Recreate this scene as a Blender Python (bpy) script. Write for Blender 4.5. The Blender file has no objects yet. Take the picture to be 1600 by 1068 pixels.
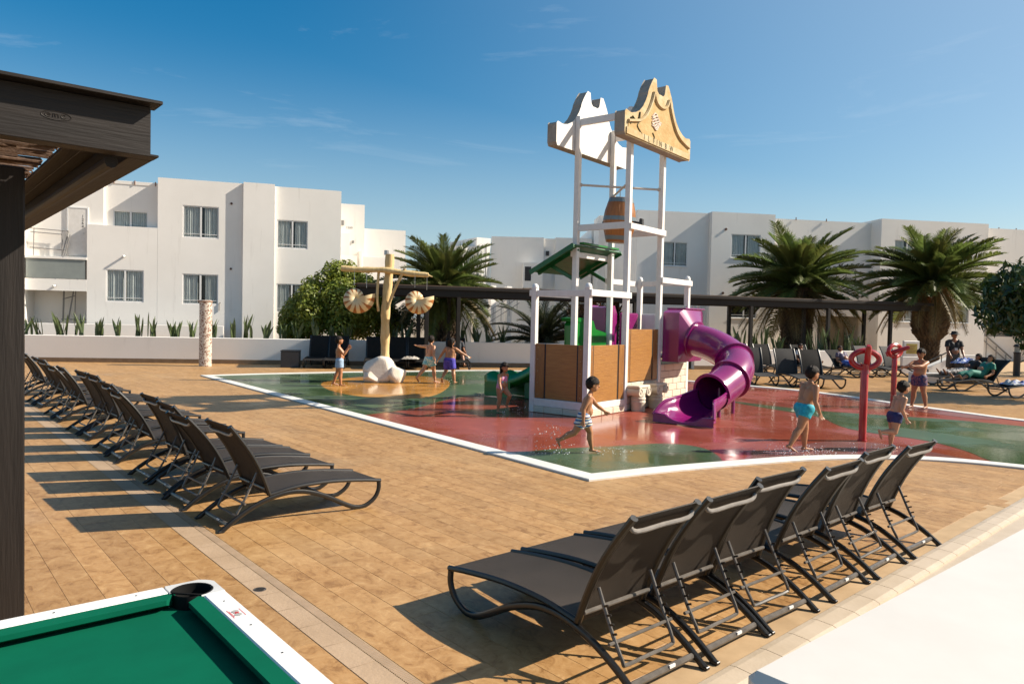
import bpy, bmesh, math, random
import numpy as np
from mathutils import Vector, Matrix, Euler
random.seed(7)
rng = np.random.default_rng(7)
R = math.radians
scene = bpy.context.scene
col = scene.collection

# ------------------------------------------------------------------ camera
cd = bpy.data.cameras.new('camera'); cam = bpy.data.objects.new('camera', cd); col.objects.link(cam)
cd.sensor_width = 36; cd.sensor_fit = 'HORIZONTAL'; cd.lens = 1150 / 1600 * 36
cd.clip_start = 0.05; cd.clip_end = 3000
ROLL = R(1.263); PITCH = math.atan((534 - 497.3) / 1150)
_fw = Vector((0, math.cos(PITCH), -math.sin(PITCH))); _u0 = Vector((0, math.sin(PITCH), math.cos(PITCH))); _r0 = Vector((1, 0, 0))
_rt = _r0 * math.cos(ROLL) + _u0 * math.sin(ROLL); _up = _u0 * math.cos(ROLL) - _r0 * math.sin(ROLL)
_m = Matrix((_rt, _up, -_fw)).transposed().to_4x4(); _m.translation = (0, 0, 1.95)
cam.matrix_world = _m
cd.dof.use_dof = True; cd.dof.focus_distance = 9.0; cd.dof.aperture_fstop = 9.0
scene.camera = cam

# ------------------------------------------------------------------ sky and sun
SUN_AZ, SUN_EL = 5.0, 36.5
world = bpy.data.worlds.new('World'); scene.world = world; world.use_nodes = True
nt = world.node_tree; nt.nodes.clear()
out = nt.nodes.new('ShaderNodeOutputWorld'); bg = nt.nodes.new('ShaderNodeBackground'); bg.inputs['Strength'].default_value = 0.070
sky = nt.nodes.new('ShaderNodeTexSky'); sky.sky_type = 'NISHITA'; sky.sun_disc = False
sky.sun_elevation = R(SUN_EL); sky.sun_rotation = R(90 - SUN_AZ); sky.altitude = 30; sky.air_density = 1.0; sky.dust_density = 1.1; sky.ozone_density = 1.0
geo = nt.nodes.new('ShaderNodeTexCoord')
mp = nt.nodes.new('ShaderNodeMapping'); mp.inputs['Scale'].default_value = (1.2, 1.6, 7.5); mp.inputs['Rotation'].default_value = (0, R(9), 0); mp.inputs['Location'].default_value = (3.1, 0.7, 0.4)
nz = nt.nodes.new('ShaderNodeTexNoise'); nz.inputs['Scale'].default_value = 2.1; nz.inputs['Detail'].default_value = 7; nz.inputs['Roughness'].default_value = 0.62; nz.inputs['Distortion'].default_value = 0.7
rp = nt.nodes.new('ShaderNodeValToRGB'); rp.color_ramp.elements[0].position = 0.58; rp.color_ramp.elements[0].color = (0, 0, 0, 1); rp.color_ramp.elements[1].position = 0.78; rp.color_ramp.elements[1].color = (0.16, 0.16, 0.16, 1)
mx = nt.nodes.new('ShaderNodeMix'); mx.data_type = 'RGBA'; mx.inputs['B'].default_value = (9.0, 9.2, 9.4, 1)
hs = nt.nodes.new('ShaderNodeHueSaturation'); hs.inputs['Saturation'].default_value = 1.6; hs.inputs['Hue'].default_value = 0.492
nt.links.new(geo.outputs['Generated'], mp.inputs['Vector']); nt.links.new(mp.outputs['Vector'], nz.inputs['Vector']); nt.links.new(nz.outputs['Fac'], rp.inputs['Fac'])
nt.links.new(sky.outputs['Color'], hs.inputs['Color']); nt.links.new(hs.outputs['Color'], mx.inputs['A']); nt.links.new(rp.outputs['Color'], mx.inputs['Factor'])
# thin high haze: pale towards the sun's side and towards the horizon all round
dt = nt.nodes.new('ShaderNodeVectorMath'); dt.operation = 'DOT_PRODUCT'; nt.links.new(geo.outputs['Generated'], dt.inputs[0]); dt.inputs[1].default_value = (math.cos(R(SUN_AZ)) * math.cos(R(SUN_EL)), math.sin(R(SUN_AZ)) * math.cos(R(SUN_EL)), math.sin(R(SUN_EL)))
hr = nt.nodes.new('ShaderNodeMapRange'); hr.interpolation_type = 'SMOOTHSTEP'; hr.inputs['From Min'].default_value = 0.0; hr.inputs['From Max'].default_value = 1.15; hr.inputs['To Max'].default_value = 0.62; nt.links.new(dt.outputs['Value'], hr.inputs['Value'])
sx = nt.nodes.new('ShaderNodeSeparateXYZ'); nt.links.new(geo.outputs['Generated'], sx.inputs[0])
hz = nt.nodes.new('ShaderNodeMapRange'); hz.interpolation_type = 'SMOOTHSTEP'; hz.inputs['From Min'].default_value = 0.34; hz.inputs['From Max'].default_value = -0.02; hz.inputs['To Max'].default_value = 0.55; nt.links.new(sx.outputs['Z'], hz.inputs['Value'])
ha = nt.nodes.new('ShaderNodeMath'); ha.operation = 'MAXIMUM'; nt.links.new(hr.outputs[0], ha.inputs[0]); nt.links.new(hz.outputs[0], ha.inputs[1])
mh = nt.nodes.new('ShaderNodeMix'); mh.data_type = 'RGBA'; mh.inputs['B'].default_value = (4.6, 5.6, 6.3, 1); nt.links.new(ha.outputs[0], mh.inputs['Factor']); nt.links.new(mx.outputs['Result'], mh.inputs['A'])
nt.links.new(mh.outputs['Result'], bg.inputs['Color']); nt.links.new(bg.outputs['Background'], out.inputs['Surface'])
sl = bpy.data.lights.new('sun', 'SUN'); sl.energy = 5.0; sl.angle = R(0.55); sl.color = (1.0, 0.90, 0.76)
sun = bpy.data.objects.new('sun', sl); col.objects.link(sun)
_sd = Vector((math.cos(R(SUN_AZ)) * math.cos(R(SUN_EL)), math.sin(R(SUN_AZ)) * math.cos(R(SUN_EL)), math.sin(R(SUN_EL))))
sun.rotation_euler = _sd.to_track_quat('Z', 'Y').to_euler(); sun.location = (30, 0, 40)
scene.view_settings.view_transform = 'Standard'; scene.view_settings.look = 'None'; scene.view_settings.exposure = 0.84; scene.view_settings.gamma = 1.0
scene.view_settings.use_curve_mapping = False

# ------------------------------------------------------------------ helpers
def tag(o, label=None, cat=None, group=None, kind=None):
    if label: o['label'] = label
    if cat: o['category'] = cat
    if group: o['group'] = group
    if kind: o['kind'] = kind
    return o
def empty(name, loc=(0, 0, 0), rz=0.0, label=None, cat=None, group=None):
    o = bpy.data.objects.new(name, None); col.objects.link(o); o.location = loc; o.rotation_euler = (0, 0, rz); o.empty_display_size = 0.2
    return tag(o, label, cat, group)
def copy_tree(o, parent=None):
    c = o.copy(); col.objects.link(c); c.parent = parent
    for ch in o.children: copy_tree(ch, c)
    return c
def inst(name, mesh, parent=None, loc=(0, 0, 0), rot=(0, 0, 0), scale=(1, 1, 1)):
    o = bpy.data.objects.new(name, mesh); col.objects.link(o); o.parent = parent; o.location = loc; o.rotation_euler = rot; o.scale = scale
    return o

class MB:
    def __init__(s): s.v = []; s.f = []; s.m = []; s.mi = 0
    def add(s, vs, fs):
        n = len(s.v); s.v.extend([tuple(map(float, p)) for p in vs]); s.f.extend([tuple(i + n for i in f) for f in fs]); s.m.extend([s.mi] * len(fs))
    def box(s, x0, x1, y0, y1, z0, z1, b=0.0, M=None):
        if b <= 0:
            vs = [(x, y, z) for z in (z0, z1) for y in (y0, y1) for x in (x0, x1)]
            fs = [(0, 2, 3, 1), (4, 5, 7, 6), (0, 1, 5, 4), (2, 6, 7, 3), (0, 4, 6, 2), (1, 3, 7, 5)]
        else:
            vs = []; idx = {}
            for sx in (0, 1):
                for sy in (0, 1):
                    for sz in (0, 1):
                        X, Y, Z = (x0, x1)[sx], (y0, y1)[sy], (z0, z1)[sz]; dx, dy, dz = (b, -b)[sx], (b, -b)[sy], (b, -b)[sz]
                        for a, p in enumerate(((X, Y + dy, Z + dz), (X + dx, Y, Z + dz), (X + dx, Y + dy, Z))): idx[sx, sy, sz, a] = len(vs); vs.append(p)
            I = lambda a, sx, sy, sz: idx[sx, sy, sz, a]
            fs = []
            for sx in (0, 1):
                q = [I(0, sx, 0, 0), I(0, sx, 1, 0), I(0, sx, 1, 1), I(0, sx, 0, 1)]; fs.append(q if sx else q[::-1])
                q = [I(1, 0, sx, 0), I(1, 1, sx, 0), I(1, 1, sx, 1), I(1, 0, sx, 1)]; fs.append(q[::-1] if sx else q)
                q = [I(2, 0, 0, sx), I(2, 1, 0, sx), I(2, 1, 1, sx), I(2, 0, 1, sx)]; fs.append(q if sx else q[::-1])
            for a in (0, 1):
                for c_ in (0, 1):
                    fs.append([I(0, a, c_, 0), I(0, a, c_, 1), I(1, a, c_, 1), I(1, a, c_, 0)])
                    fs.append([I(0, a, 0, c_), I(0, a, 1, c_), I(2, a, 1, c_), I(2, a, 0, c_)])
                    fs.append([I(1, 0, a, c_), I(1, 1, a, c_), I(2, 1, a, c_), I(2, 0, a, c_)])
            for sx in (0, 1):
                for sy in (0, 1):
                    for sz in (0, 1): fs.append([I(0, sx, sy, sz), I(1, sx, sy, sz), I(2, sx, sy, sz)])
        if M is not None: vs = [M @ Vector(p) for p in vs]
        s.add(vs, fs)
    def beam(s, a, b, w, h, bev=0.0, up=(0, 0, 1)):
        a, b = Vector(a), Vector(b); d = (b - a); L = d.length; d.normalize(); u = Vector(up)
        if abs(d.dot(u)) > 0.99: u = Vector((1, 0, 0))
        y = u.cross(d).normalized(); z = d.cross(y)
        M = Matrix((d, y, z)).transposed().to_4x4(); M.translation = a
        s.box(0, L, -w / 2, w / 2, -h / 2, h / 2, bev, M)
    def tube(s, pts, r, n=8, caps=True, flat=1.0, closed=False):
        pts = [Vector(p) for p in pts]; k = len(pts); rr = r if hasattr(r, '__len__') else [r] * k
        ref = None; vs = []
        for i, p in enumerate(pts):
            d = (pts[(i + 1) % k] - pts[i - 1]) if closed else (pts[min(i + 1, k - 1)] - pts[max(i - 1, 0)]); d.normalize()
            if ref is None:
                ref = Vector((0, 0, 1)) if abs(d.z) < 0.9 else Vector((1, 0, 0))
                ref = (ref - d * ref.dot(d)).normalized()
            else:
                ref = ref - d * ref.dot(d)
                ref = ref.normalized() if ref.length > 1e-6 else d.orthogonal().normalized()
            b = d.cross(ref)
            for j in range(n):
                a = 2 * math.pi * j / n; vs.append(p + ref * (math.cos(a) * rr[i]) + b * (math.sin(a) * rr[i] * flat))
        fs = []
        for i in range(k if closed else k - 1):
            i2 = (i + 1) % k
            for j in range(n): fs.append((i * n + j, i * n + (j + 1) % n, i2 * n + (j + 1) % n, i2 * n + j))
        if caps and not closed: fs.append(tuple(range(n))[::-1]); fs.append(tuple((k - 1) * n + j for j in range(n)))
        s.add(vs, fs)
    def capsule(s, a, b, ra, rb, n=12, h=4, sq=None):
        a, b = Vector(a), Vector(b); d = b - a; L = d.length
        d = d.normalized() if L > 1e-6 else Vector((0, 0, 1))
        pts = []; rs = []
        for i in range(h + 1):
            t = math.pi / 2 * (1 - i / h); pts.append(a - d * ra * math.sin(t)); rs.append(max(ra * math.cos(t), 1e-4))
        for i in range(h + 1):
            t = math.pi / 2 * i / h; pts.append(b + d * rb * math.sin(t)); rs.append(max(rb * math.cos(t), 1e-4))
        u = d.orthogonal().normalized(); w = d.cross(u); vs = []
        for p, r in zip(pts, rs):
            for j in range(n):
                t = 2 * math.pi * j / n; vs.append(p + u * (math.cos(t) * r) + w * (math.sin(t) * r))
        k = len(pts); fs = [(i * n + j, i * n + (j + 1) % n, (i + 1) * n + (j + 1) % n, (i + 1) * n + j) for i in range(k - 1) for j in range(n)]
        fs.append(tuple(range(n))[::-1]); fs.append(tuple((k - 1) * n + j for j in range(n)))
        s.add(vs, fs)
    def ellipsoid(s, c, r, M=None, n=16, h=10):
        vs = [];
        for i in range(h + 1):
            t = math.pi * i / h
            for j in range(n):
                a = 2 * math.pi * j / n; p = Vector((r[0] * max(math.sin(t), 1e-4) * math.cos(a), r[1] * max(math.sin(t), 1e-4) * math.sin(a), r[2] * math.cos(t)))
                if M is not None: p = M @ p
                vs.append(p + Vector(c))
        fs = [(i * n + j, (i + 1) * n + j, (i + 1) * n + (j + 1) % n, i * n + (j + 1) % n) for i in range(h) for j in range(n)]
        s.add(vs, fs)
    def lathe(s, prof, n=24, c=(0, 0, 0), M=None):
        vs = []
        for r, z in prof:
            for j in range(n):
                a = 2 * math.pi * j / n; p = Vector((r * math.cos(a), r * math.sin(a), z))
                if M is not None: p = M @ p
                vs.append(p + Vector(c))
        k = len(prof); fs = [(i * n + j, i * n + (j + 1) % n, (i + 1) * n + (j + 1) % n, (i + 1) * n + j) for i in range(k - 1) for j in range(n)]
        fs.append(tuple(range(n))[::-1]); fs.append(tuple((k - 1) * n + j for j in range(n)))
        s.add(vs, fs)
    def prism(s, poly, d0, d1, M=None, bev=0.0):
        """poly in local XZ, extruded along local Y from d0 to d1"""
        n = len(poly)
        def put(p, y): return (p[0], y, p[1])
        rings = [(poly, d0), (poly, d1)]
        if bev > 0:
            cx = sum(p[0] for p in poly) / n; cz = sum(p[1] for p in poly) / n
            ins = []
            for i in range(n):
                a, b, c_ = Vector(poly[i - 1]), Vector(poly[i]), Vector(poly[(i + 1) % n]); e1 = (b - a).normalized(); e2 = (c_ - b).normalized()
                nn = Vector((-(e1.y + e2.y), e1.x + e2.x)); nn = nn.normalized() if nn.length > 1e-5 else Vector((0, 0)); ins.append(tuple(b + nn * bev))
            rings = [(ins, d0), (poly, d0 + bev), (poly, d1 - bev), (ins, d1)]
        vs = [put(p, y) for ring, y in rings for p in ring]
        if M is not None: vs = [M @ Vector(p) for p in vs]
        fs = [tuple(range(n))]; k = len(rings)
        for i in range(k - 1):
            for j in range(n): fs.append((i * n + j, (i + 1) * n + j, (i + 1) * n + (j + 1) % n, i * n + (j + 1) % n))
        fs.append(tuple((k - 1) * n + j for j in range(n))[::-1])
        s.add(vs, fs)
    def quad(s, a, b, c, d): s.add([a, b, c, d], [(0, 1, 2, 3)])
    def mesh(s, name, mats, smooth=False, fix=True, angle=None):
        me = bpy.data.meshes.new(name); me.from_pydata(s.v, [], s.f)
        for m in (mats if isinstance(mats, (list, tuple)) else [mats]): me.materials.append(m)
        if any(s.m): me.polygons.foreach_set('material_index', s.m)
        if fix:
            bm = bmesh.new(); bm.from_mesh(me); bmesh.ops.recalc_face_normals(bm, faces=bm.faces); bm.to_mesh(me); bm.free()
        if smooth: me.polygons.foreach_set('use_smooth', [True] * len(me.polygons))
        if smooth and angle:
            try: me.set_sharp_from_angle(angle=R(angle))
            except Exception: pass
        me.update(); return me
    def build(s, name, mats, parent=None, smooth=False, loc=(0, 0, 0), rot=(0, 0, 0), angle=35, fix=True):
        return inst(name, s.mesh(name, mats, smooth, fix, angle), parent, loc, rot)

# ------------------------------------------------------------------ materials
MATS = {}
def lin(c): return tuple(((x / 255) / 12.92 if x / 255 <= 0.04045 else ((x / 255 + 0.055) / 1.055) ** 2.4) for x in c)
def mat(name, c, rough=0.6, c2=None, scale=4.0, detail=5, bump=0.0, bscale=60.0, metal=0.0, coat=0.0, spec=0.5, stretch=(1, 1, 1), lo=0.35, hi=0.65, rvar=0.0, obj=True, sss=0.0, trans=0.0):
    m = bpy.data.materials.new(name); m.use_nodes = True; t = m.node_tree; N = t.nodes; L = t.links; b = N['Principled BSDF']
    b.inputs['Roughness'].default_value = rough; b.inputs['Metallic'].default_value = metal; b.inputs['Specular IOR Level'].default_value = spec
    b.inputs['Coat Weight'].default_value = coat; b.inputs['Coat Roughness'].default_value = 0.08
    b.inputs['Base Color'].default_value = (*c, 1)
    if sss: b.inputs['Subsurface Weight'].default_value = sss; b.inputs['Subsurface Radius'].default_value = (0.02, 0.008, 0.004); b.inputs['Subsurface Scale'].default_value = 0.5
    tc = N.new('ShaderNodeTexCoord'); mpn = N.new('ShaderNodeMapping'); mpn.inputs['Scale'].default_value = stretch
    L.new(tc.outputs['Object' if obj else 'Generated'], mpn.inputs['Vector'])
    if not obj:
        g = N.new('ShaderNodeNewGeometry'); L.new(g.outputs['Position'], mpn.inputs['Vector'])
    if c2 is not None:
        n = N.new('ShaderNodeTexNoise'); n.inputs['Scale'].default_value = scale; n.inputs['Detail'].default_value = detail; n.inputs['Roughness'].default_value = 0.6
        L.new(mpn.outputs['Vector'], n.inputs['Vector'])
        r = N.new('ShaderNodeMapRange'); r.inputs['From Min'].default_value = lo; r.inputs['From Max'].default_value = hi; L.new(n.outputs['Fac'], r.inputs['Value'])
        x = N.new('ShaderNodeMix'); x.data_type = 'RGBA'; x.inputs['A'].default_value = (*c, 1); x.inputs['B'].default_value = (*c2, 1); L.new(r.outputs['Result'], x.inputs['Factor'])
        L.new(x.outputs['Result'], b.inputs['Base Color'])
        if rvar:
            rr = N.new('ShaderNodeMapRange'); rr.inputs['To Min'].default_value = max(rough - rvar, 0.02); rr.inputs['To Max'].default_value = rough + rvar; L.new(n.outputs['Fac'], rr.inputs['Value']); L.new(rr.outputs['Result'], b.inputs['Roughness'])
    if bump:
        n2 = N.new('ShaderNodeTexNoise'); n2.inputs['Scale'].default_value = bscale; n2.inputs['Detail'].default_value = 4; L.new(mpn.outputs['Vector'], n2.inputs['Vector'])
        bp = N.new('ShaderNodeBump'); bp.inputs['Strength'].default_value = bump; bp.inputs['Distance'].default_value = 0.02; L.new(n2.outputs['Fac'], bp.inputs['Height']); L.new(bp.outputs['Normal'], b.inputs['Normal'])
    if trans:
        tr = N.new('ShaderNodeBsdfTranslucent'); ms = N.new('ShaderNodeMixShader'); ms.inputs[0].default_value = trans
        if c2 is not None: L.new(x.outputs['Result'], tr.inputs['Color'])
        else: tr.inputs['Color'].default_value = (*c, 1)
        L.new(b.outputs[0], ms.inputs[1]); L.new(tr.outputs[0], ms.inputs[2]); L.new(ms.outputs[0], N['Material Output'].inputs['Surface'])
    MATS[name] = m; return m

white_wall = mat('white_render', (0.79, 0.755, 0.70), 0.85, (0.84, 0.805, 0.75), 0.5, 7, 0.12, 55, obj=False)
def add_streaks(m, amt=0.55, thresh=0.62):
    """faint grey weather streaks and grime with their own shape"""
    t = m.node_tree; N = t.nodes; L = t.links; b = N['Principled BSDF']; src = b.inputs['Base Color'].links[0].from_socket
    g = N.new('ShaderNodeNewGeometry'); mpn = N.new('ShaderNodeMapping'); mpn.inputs['Scale'].default_value = (2.2, 2.2, 0.22); L.new(g.outputs['Position'], mpn.inputs['Vector'])
    n = N.new('ShaderNodeTexNoise'); n.inputs['Scale'].default_value = 1.6; n.inputs['Detail'].default_value = 8; n.inputs['Roughness'].default_value = 0.7; L.new(mpn.outputs['Vector'], n.inputs['Vector'])
    r = N.new('ShaderNodeMapRange'); r.inputs['From Min'].default_value = thresh; r.inputs['From Max'].default_value = thresh + 0.2; r.inputs['To Max'].default_value = amt; L.new(n.outputs['Fac'], r.inputs['Value'])
    x = N.new('ShaderNodeMix'); x.data_type = 'RGBA'; x.inputs['B'].default_value = (0.46, 0.42, 0.37, 1); L.new(r.outputs['Result'], x.inputs['Factor']); L.new(src, x.inputs['A']); L.new(x.outputs['Result'], b.inputs['Base Color'])
add_streaks(white_wall, 0.45, 0.59)
white_paint = mat('white_paint', (0.74, 0.71, 0.67), 0.42, (0.68, 0.65, 0.60), 7, 4, 0.05, 40)
white_plastic = mat('white_plastic', (0.78, 0.77, 0.74), 0.35, (0.72, 0.70, 0.66), 5, 4)
alu_white = mat('window_aluminium', (0.72, 0.71, 0.69), 0.35)
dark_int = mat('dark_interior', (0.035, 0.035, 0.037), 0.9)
curtain_m = mat('curtain_cloth', (0.62, 0.64, 0.62), 0.9, (0.54, 0.56, 0.55), 6, 3, trans=0.25)
black_paint = mat('black_metal_paint', (0.018, 0.017, 0.017), 0.5, (0.03, 0.028, 0.026), 9, 4, 0.06, 50)
steel = mat('brushed_steel', (0.42, 0.41, 0.40), 0.35, metal=1.0)
grey_rail = mat('grey_rail_paint', (0.22, 0.21, 0.20), 0.45)
soil = mat('soil', (0.10, 0.07, 0.045), 0.95, (0.06, 0.042, 0.03), 9, 6, 0.5, 30)
stone_ground = mat('sandy_ground', (0.30, 0.235, 0.165), 0.9, (0.24, 0.185, 0.13), 1.2, 8, 0.3, 18, obj=False)

def glass_mat():
    m = bpy.data.materials.new('window_glass'); m.use_nodes = True; t = m.node_tree; N = t.nodes; L = t.links; N.remove(N['Principled BSDF'])
    tr = N.new('ShaderNodeBsdfTransparent'); tr.inputs['Color'].default_value = (0.93, 0.96, 0.96, 1); gl = N.new('ShaderNodeBsdfGlossy'); gl.inputs['Roughness'].default_value = 0.02
    lw = N.new('ShaderNodeLayerWeight'); lw.inputs['Blend'].default_value = 0.5; pw = N.new('ShaderNodeMath'); pw.operation = 'POWER'; pw.inputs[1].default_value = 3.5; L.new(lw.outputs['Facing'], pw.inputs[0])
    fr = N.new('ShaderNodeMath'); fr.operation = 'MULTIPLY_ADD'; fr.inputs[1].default_value = 0.55; fr.inputs[2].default_value = 0.05; L.new(pw.outputs[0], fr.inputs[0]); ms = N.new('ShaderNodeMixShader')
    L.new(fr.outputs[0], ms.inputs[0]); L.new(tr.outputs[0], ms.inputs[1]); L.new(gl.outputs[0], ms.inputs[2]); L.new(ms.outputs[0], N['Material Output'].inputs['Surface']); return m
glass = glass_mat()
frost = mat('frosted_balcony_glass', (0.36, 0.39, 0.37), 0.25, (0.32, 0.35, 0.33), 2, 3, trans=0.3)

# deck axes: U points along the far side of the right lounger row, V along the drain
UA = R(40.2); UX = Vector((math.cos(UA), math.sin(UA), 0)); VX = Vector((-math.sin(UA), math.cos(UA), 0))
def D(u, v, z=0.0): p = UX * u + VX * v; return Vector((p.x, p.y, z))
# ------------------------------------------------------------------ ground, deck, splash pad
PW = 0.205; PL = 1.22
def deck_material():
    m = bpy.data.materials.new('plank_tile'); m.use_nodes = True; t = m.node_tree; N = t.nodes; L = t.links; b = N['Principled BSDF']
    g = N.new('ShaderNodeNewGeometry'); ro = N.new('ShaderNodeVectorRotate'); ro.rotation_type = 'Z_AXIS'; ro.inputs['Angle'].default_value = -UA; L.new(g.outputs['Position'], ro.inputs['Vector'])
    oi = N.new('ShaderNodeAttribute'); oi.attribute_name = 'tone'
    ob = N.new('ShaderNodeAttribute'); ob.attribute_type = 'OBJECT'; ob.attribute_name = 'tone'
    ad = N.new('ShaderNodeMath'); ad.operation = 'ADD'; L.new(oi.outputs['Fac'], ad.inputs[0]); L.new(ob.outputs['Fac'], ad.inputs[1])
    wn = N.new('ShaderNodeTexWhiteNoise'); wn.noise_dimensions = '1D'; L.new(ad.outputs[0], wn.inputs['W'])
    # veins, shifted per plank
    sh = N.new('ShaderNodeVectorMath'); sh.operation = 'MULTIPLY_ADD'; L.new(wn.outputs['Color'], sh.inputs[0]); sh.inputs[1].default_value = (13, 17, 0); L.new(ro.outputs['Vector'], sh.inputs[2])
    mp1 = N.new('ShaderNodeMapping'); mp1.inputs['Scale'].default_value = (4.5, 3.4, 1); L.new(sh.outputs[0], mp1.inputs['Vector'])
    n1 = N.new('ShaderNodeTexNoise'); n1.inputs['Scale'].default_value = 1.9; n1.inputs['Detail'].default_value = 12; n1.inputs['Roughness'].default_value = 0.74; n1.inputs['Distortion'].default_value = 0.9; L.new(mp1.outputs[0], n1.inputs['Vector'])
    mp2 = N.new('ShaderNodeMapping'); mp2.inputs['Scale'].default_value = (7, 16, 1); L.new(sh.outputs[0], mp2.inputs['Vector'])
    n2 = N.new('ShaderNodeTexNoise'); n2.inputs['Scale'].default_value = 2.2; n2.inputs['Detail'].default_value = 10; n2.inputs['Roughness'].default_value = 0.7; n2.inputs['Distortion'].default_value = 0.6; L.new(mp2.outputs[0], n2.inputs['Vector'])
    cr = N.new('ShaderNodeValToRGB'); e = cr.color_ramp.elements; e[0].position = 0.36; e[0].color = (0.235, 0.118, 0.040, 1); e[1].position = 0.67; e[1].color = (0.48, 0.295, 0.130, 1)
    e2 = e.new(0.47); e2.color = (0.355, 0.195, 0.074, 1); e3 = e.new(0.58); e3.color = (0.405, 0.235, 0.098, 1); L.new(n1.outputs['Fac'], cr.inputs['Fac'])
    hv = N.new('ShaderNodeHueSaturation'); L.new(cr.outputs['Color'], hv.inputs['Color'])
    mr = N.new('ShaderNodeMapRange'); mr.inputs['To Min'].default_value = 0.88; mr.inputs['To Max'].default_value = 1.06; L.new(wn.outputs['Value'], mr.inputs['Value']); L.new(mr.outputs[0], hv.inputs['Value'])
    # blotches of dirt, lime and water stains at larger scale
    n3 = N.new('ShaderNodeTexNoise'); n3.inputs['Scale'].default_value = 0.55; n3.inputs['Detail'].default_value = 9; n3.inputs['Roughness'].default_value = 0.7; L.new(ro.outputs['Vector'], n3.inputs['Vector'])
    r3 = N.new('ShaderNodeMapRange'); r3.inputs['From Min'].default_value = 0.52; r3.inputs['From Max'].default_value = 0.75; r3.inputs['To Max'].default_value = 0.45; L.new(n3.outputs['Fac'], r3.inputs['Value'])
    x3 = N.new('ShaderNodeMix'); x3.data_type = 'RGBA'; x3.inputs['B'].default_value = (0.56, 0.37, 0.18, 1); L.new(r3.outputs[0], x3.inputs['Factor']); L.new(hv.outputs['Color'], x3.inputs['A'])
    r4 = N.new('ShaderNodeMapRange'); r4.inputs['From Min'].default_value = 0.53; r4.inputs['From Max'].default_value = 0.68; r4.inputs['To Max'].default_value = 0.26; L.new(n2.outputs['Fac'], r4.inputs['Value'])
    x4 = N.new('ShaderNodeMix'); x4.data_type = 'RGBA'; x4.inputs['B'].default_value = (0.20, 0.115, 0.05, 1); L.new(r4.outputs[0], x4.inputs['Factor']); L.new(x3.outputs['Result'], x4.inputs['A']); L.new(x4.outputs['Result'], b.inputs['Base Color'])
    # damp patches
    n5 = N.new('ShaderNodeTexNoise'); n5.inputs['Scale'].default_value = 0.35; n5.inputs['Detail'].default_value = 5; L.new(ro.outputs['Vector'], n5.inputs['Vector'])
    r5 = N.new('ShaderNodeMapRange'); r5.inputs['From Min'].default_value = 0.55; r5.inputs['From Max'].default_value = 0.68; r5.inputs['To Min'].default_value = 0.48; r5.inputs['To Max'].default_value = 0.26; L.new(n5.outputs['Fac'], r5.inputs['Value']); L.new(r5.outputs[0], b.inputs['Roughness'])
    bp = N.new('ShaderNodeBump'); bp.inputs['Strength'].default_value = 0.25; bp.inputs['Distance'].default_value = 0.006; L.new(n2.outputs['Fac'], bp.inputs['Height']); L.new(bp.outputs['Normal'], b.inputs['Normal'])
    b.inputs['Specular IOR Level'].default_value = 0.35
    return m
plank_m = deck_material()
grout_m = mat('grout', (0.44, 0.30, 0.165), 0.9, (0.33, 0.22, 0.115), 3, 5, obj=False)
ground = MB(); ground.quad((-400, -300, -0.03), (400, -300, -0.03), (400, 700, -0.03), (-400, 700, -0.03))
tag(ground.build('ground', stone_ground), kind='structure')

POOL = [(-9.44, 22.29), (0.97, 8.85), (2.03, 9.48), (3.39, 10.12), (4.35, 10.55), (5.5, 10.78), (6.45, 10.68), (7.2, 10.23), (8.3, 9.4), (10.0, 8.6), (12.4, 9.0), (13.4, 11.2), (12.4, 13.7), (11.02, 15.74), (10.5, 17.0), (9.96, 18.3), (9.5, 19.9), (8.9, 21.3), (8.2, 22.3), (7.32, 23.1), (5.4, 24.9), (3.0, 26.6), (1.0, 27.3), (-0.93, 27.3), (-3.8, 25.9), (-6.8, 24.3)]
def smooth_poly(P, keep, it=2):
    for _ in range(it):
        Q = []; K = set()
        for i, p in enumerate(P):
            a = P[i]; b = P[(i + 1) % len(P)]; k1 = i in keep; k2 = (i + 1) % len(P) in keep
            if k1: K.add(len(Q)); Q.append(a)
            else: Q.append((a[0] * .75 + b[0] * .25, a[1] * .75 + b[1] * .25))
            if not k2: Q.append((a[0] * .25 + b[0] * .75, a[1] * .25 + b[1] * .75))
        P, keep = Q, K
    return P
POOLS = smooth_poly(POOL, {0, 1}, 2)
def inside(p, P):
    r = False; x, y = p
    for i in range(len(P)):
        x1, y1 = P[i]; x2, y2 = P[i - 1]
        if (y1 > y) != (y2 > y) and x < (x2 - x1) * (y - y1) / (y2 - y1) + x1: r = not r
    return r
def offset_poly(P, d):
    n = len(P); O = []
    for i in range(n):
        a, b, c_ = Vector(P[i - 1]), Vector(P[i]), Vector(P[(i + 1) % n]); e1 = (b - a).normalized(); e2 = (c_ - b).normalized()
        n1 = Vector((-e1.y, e1.x)); n2 = Vector((-e2.y, e2.x)); nn = (n1 + n2); nn.normalize(); k = max(nn.dot(n1), 0.4); O.append(tuple(b + nn * (d / k)))
    return O
def flat(name, P, z, m, thick=0.004, kind='structure', parent=None):
    s = MB(); n = len(P); s.add([(x, y, z) for x, y in P] + [(x, y, z - thick) for x, y in P], [tuple(range(n))] + [(i, (i + 1) % n, n + (i + 1) % n, n + i) for i in range(n)])
    o = s.build(name, m, parent)
    if kind: o['kind'] = kind
    return o

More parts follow.
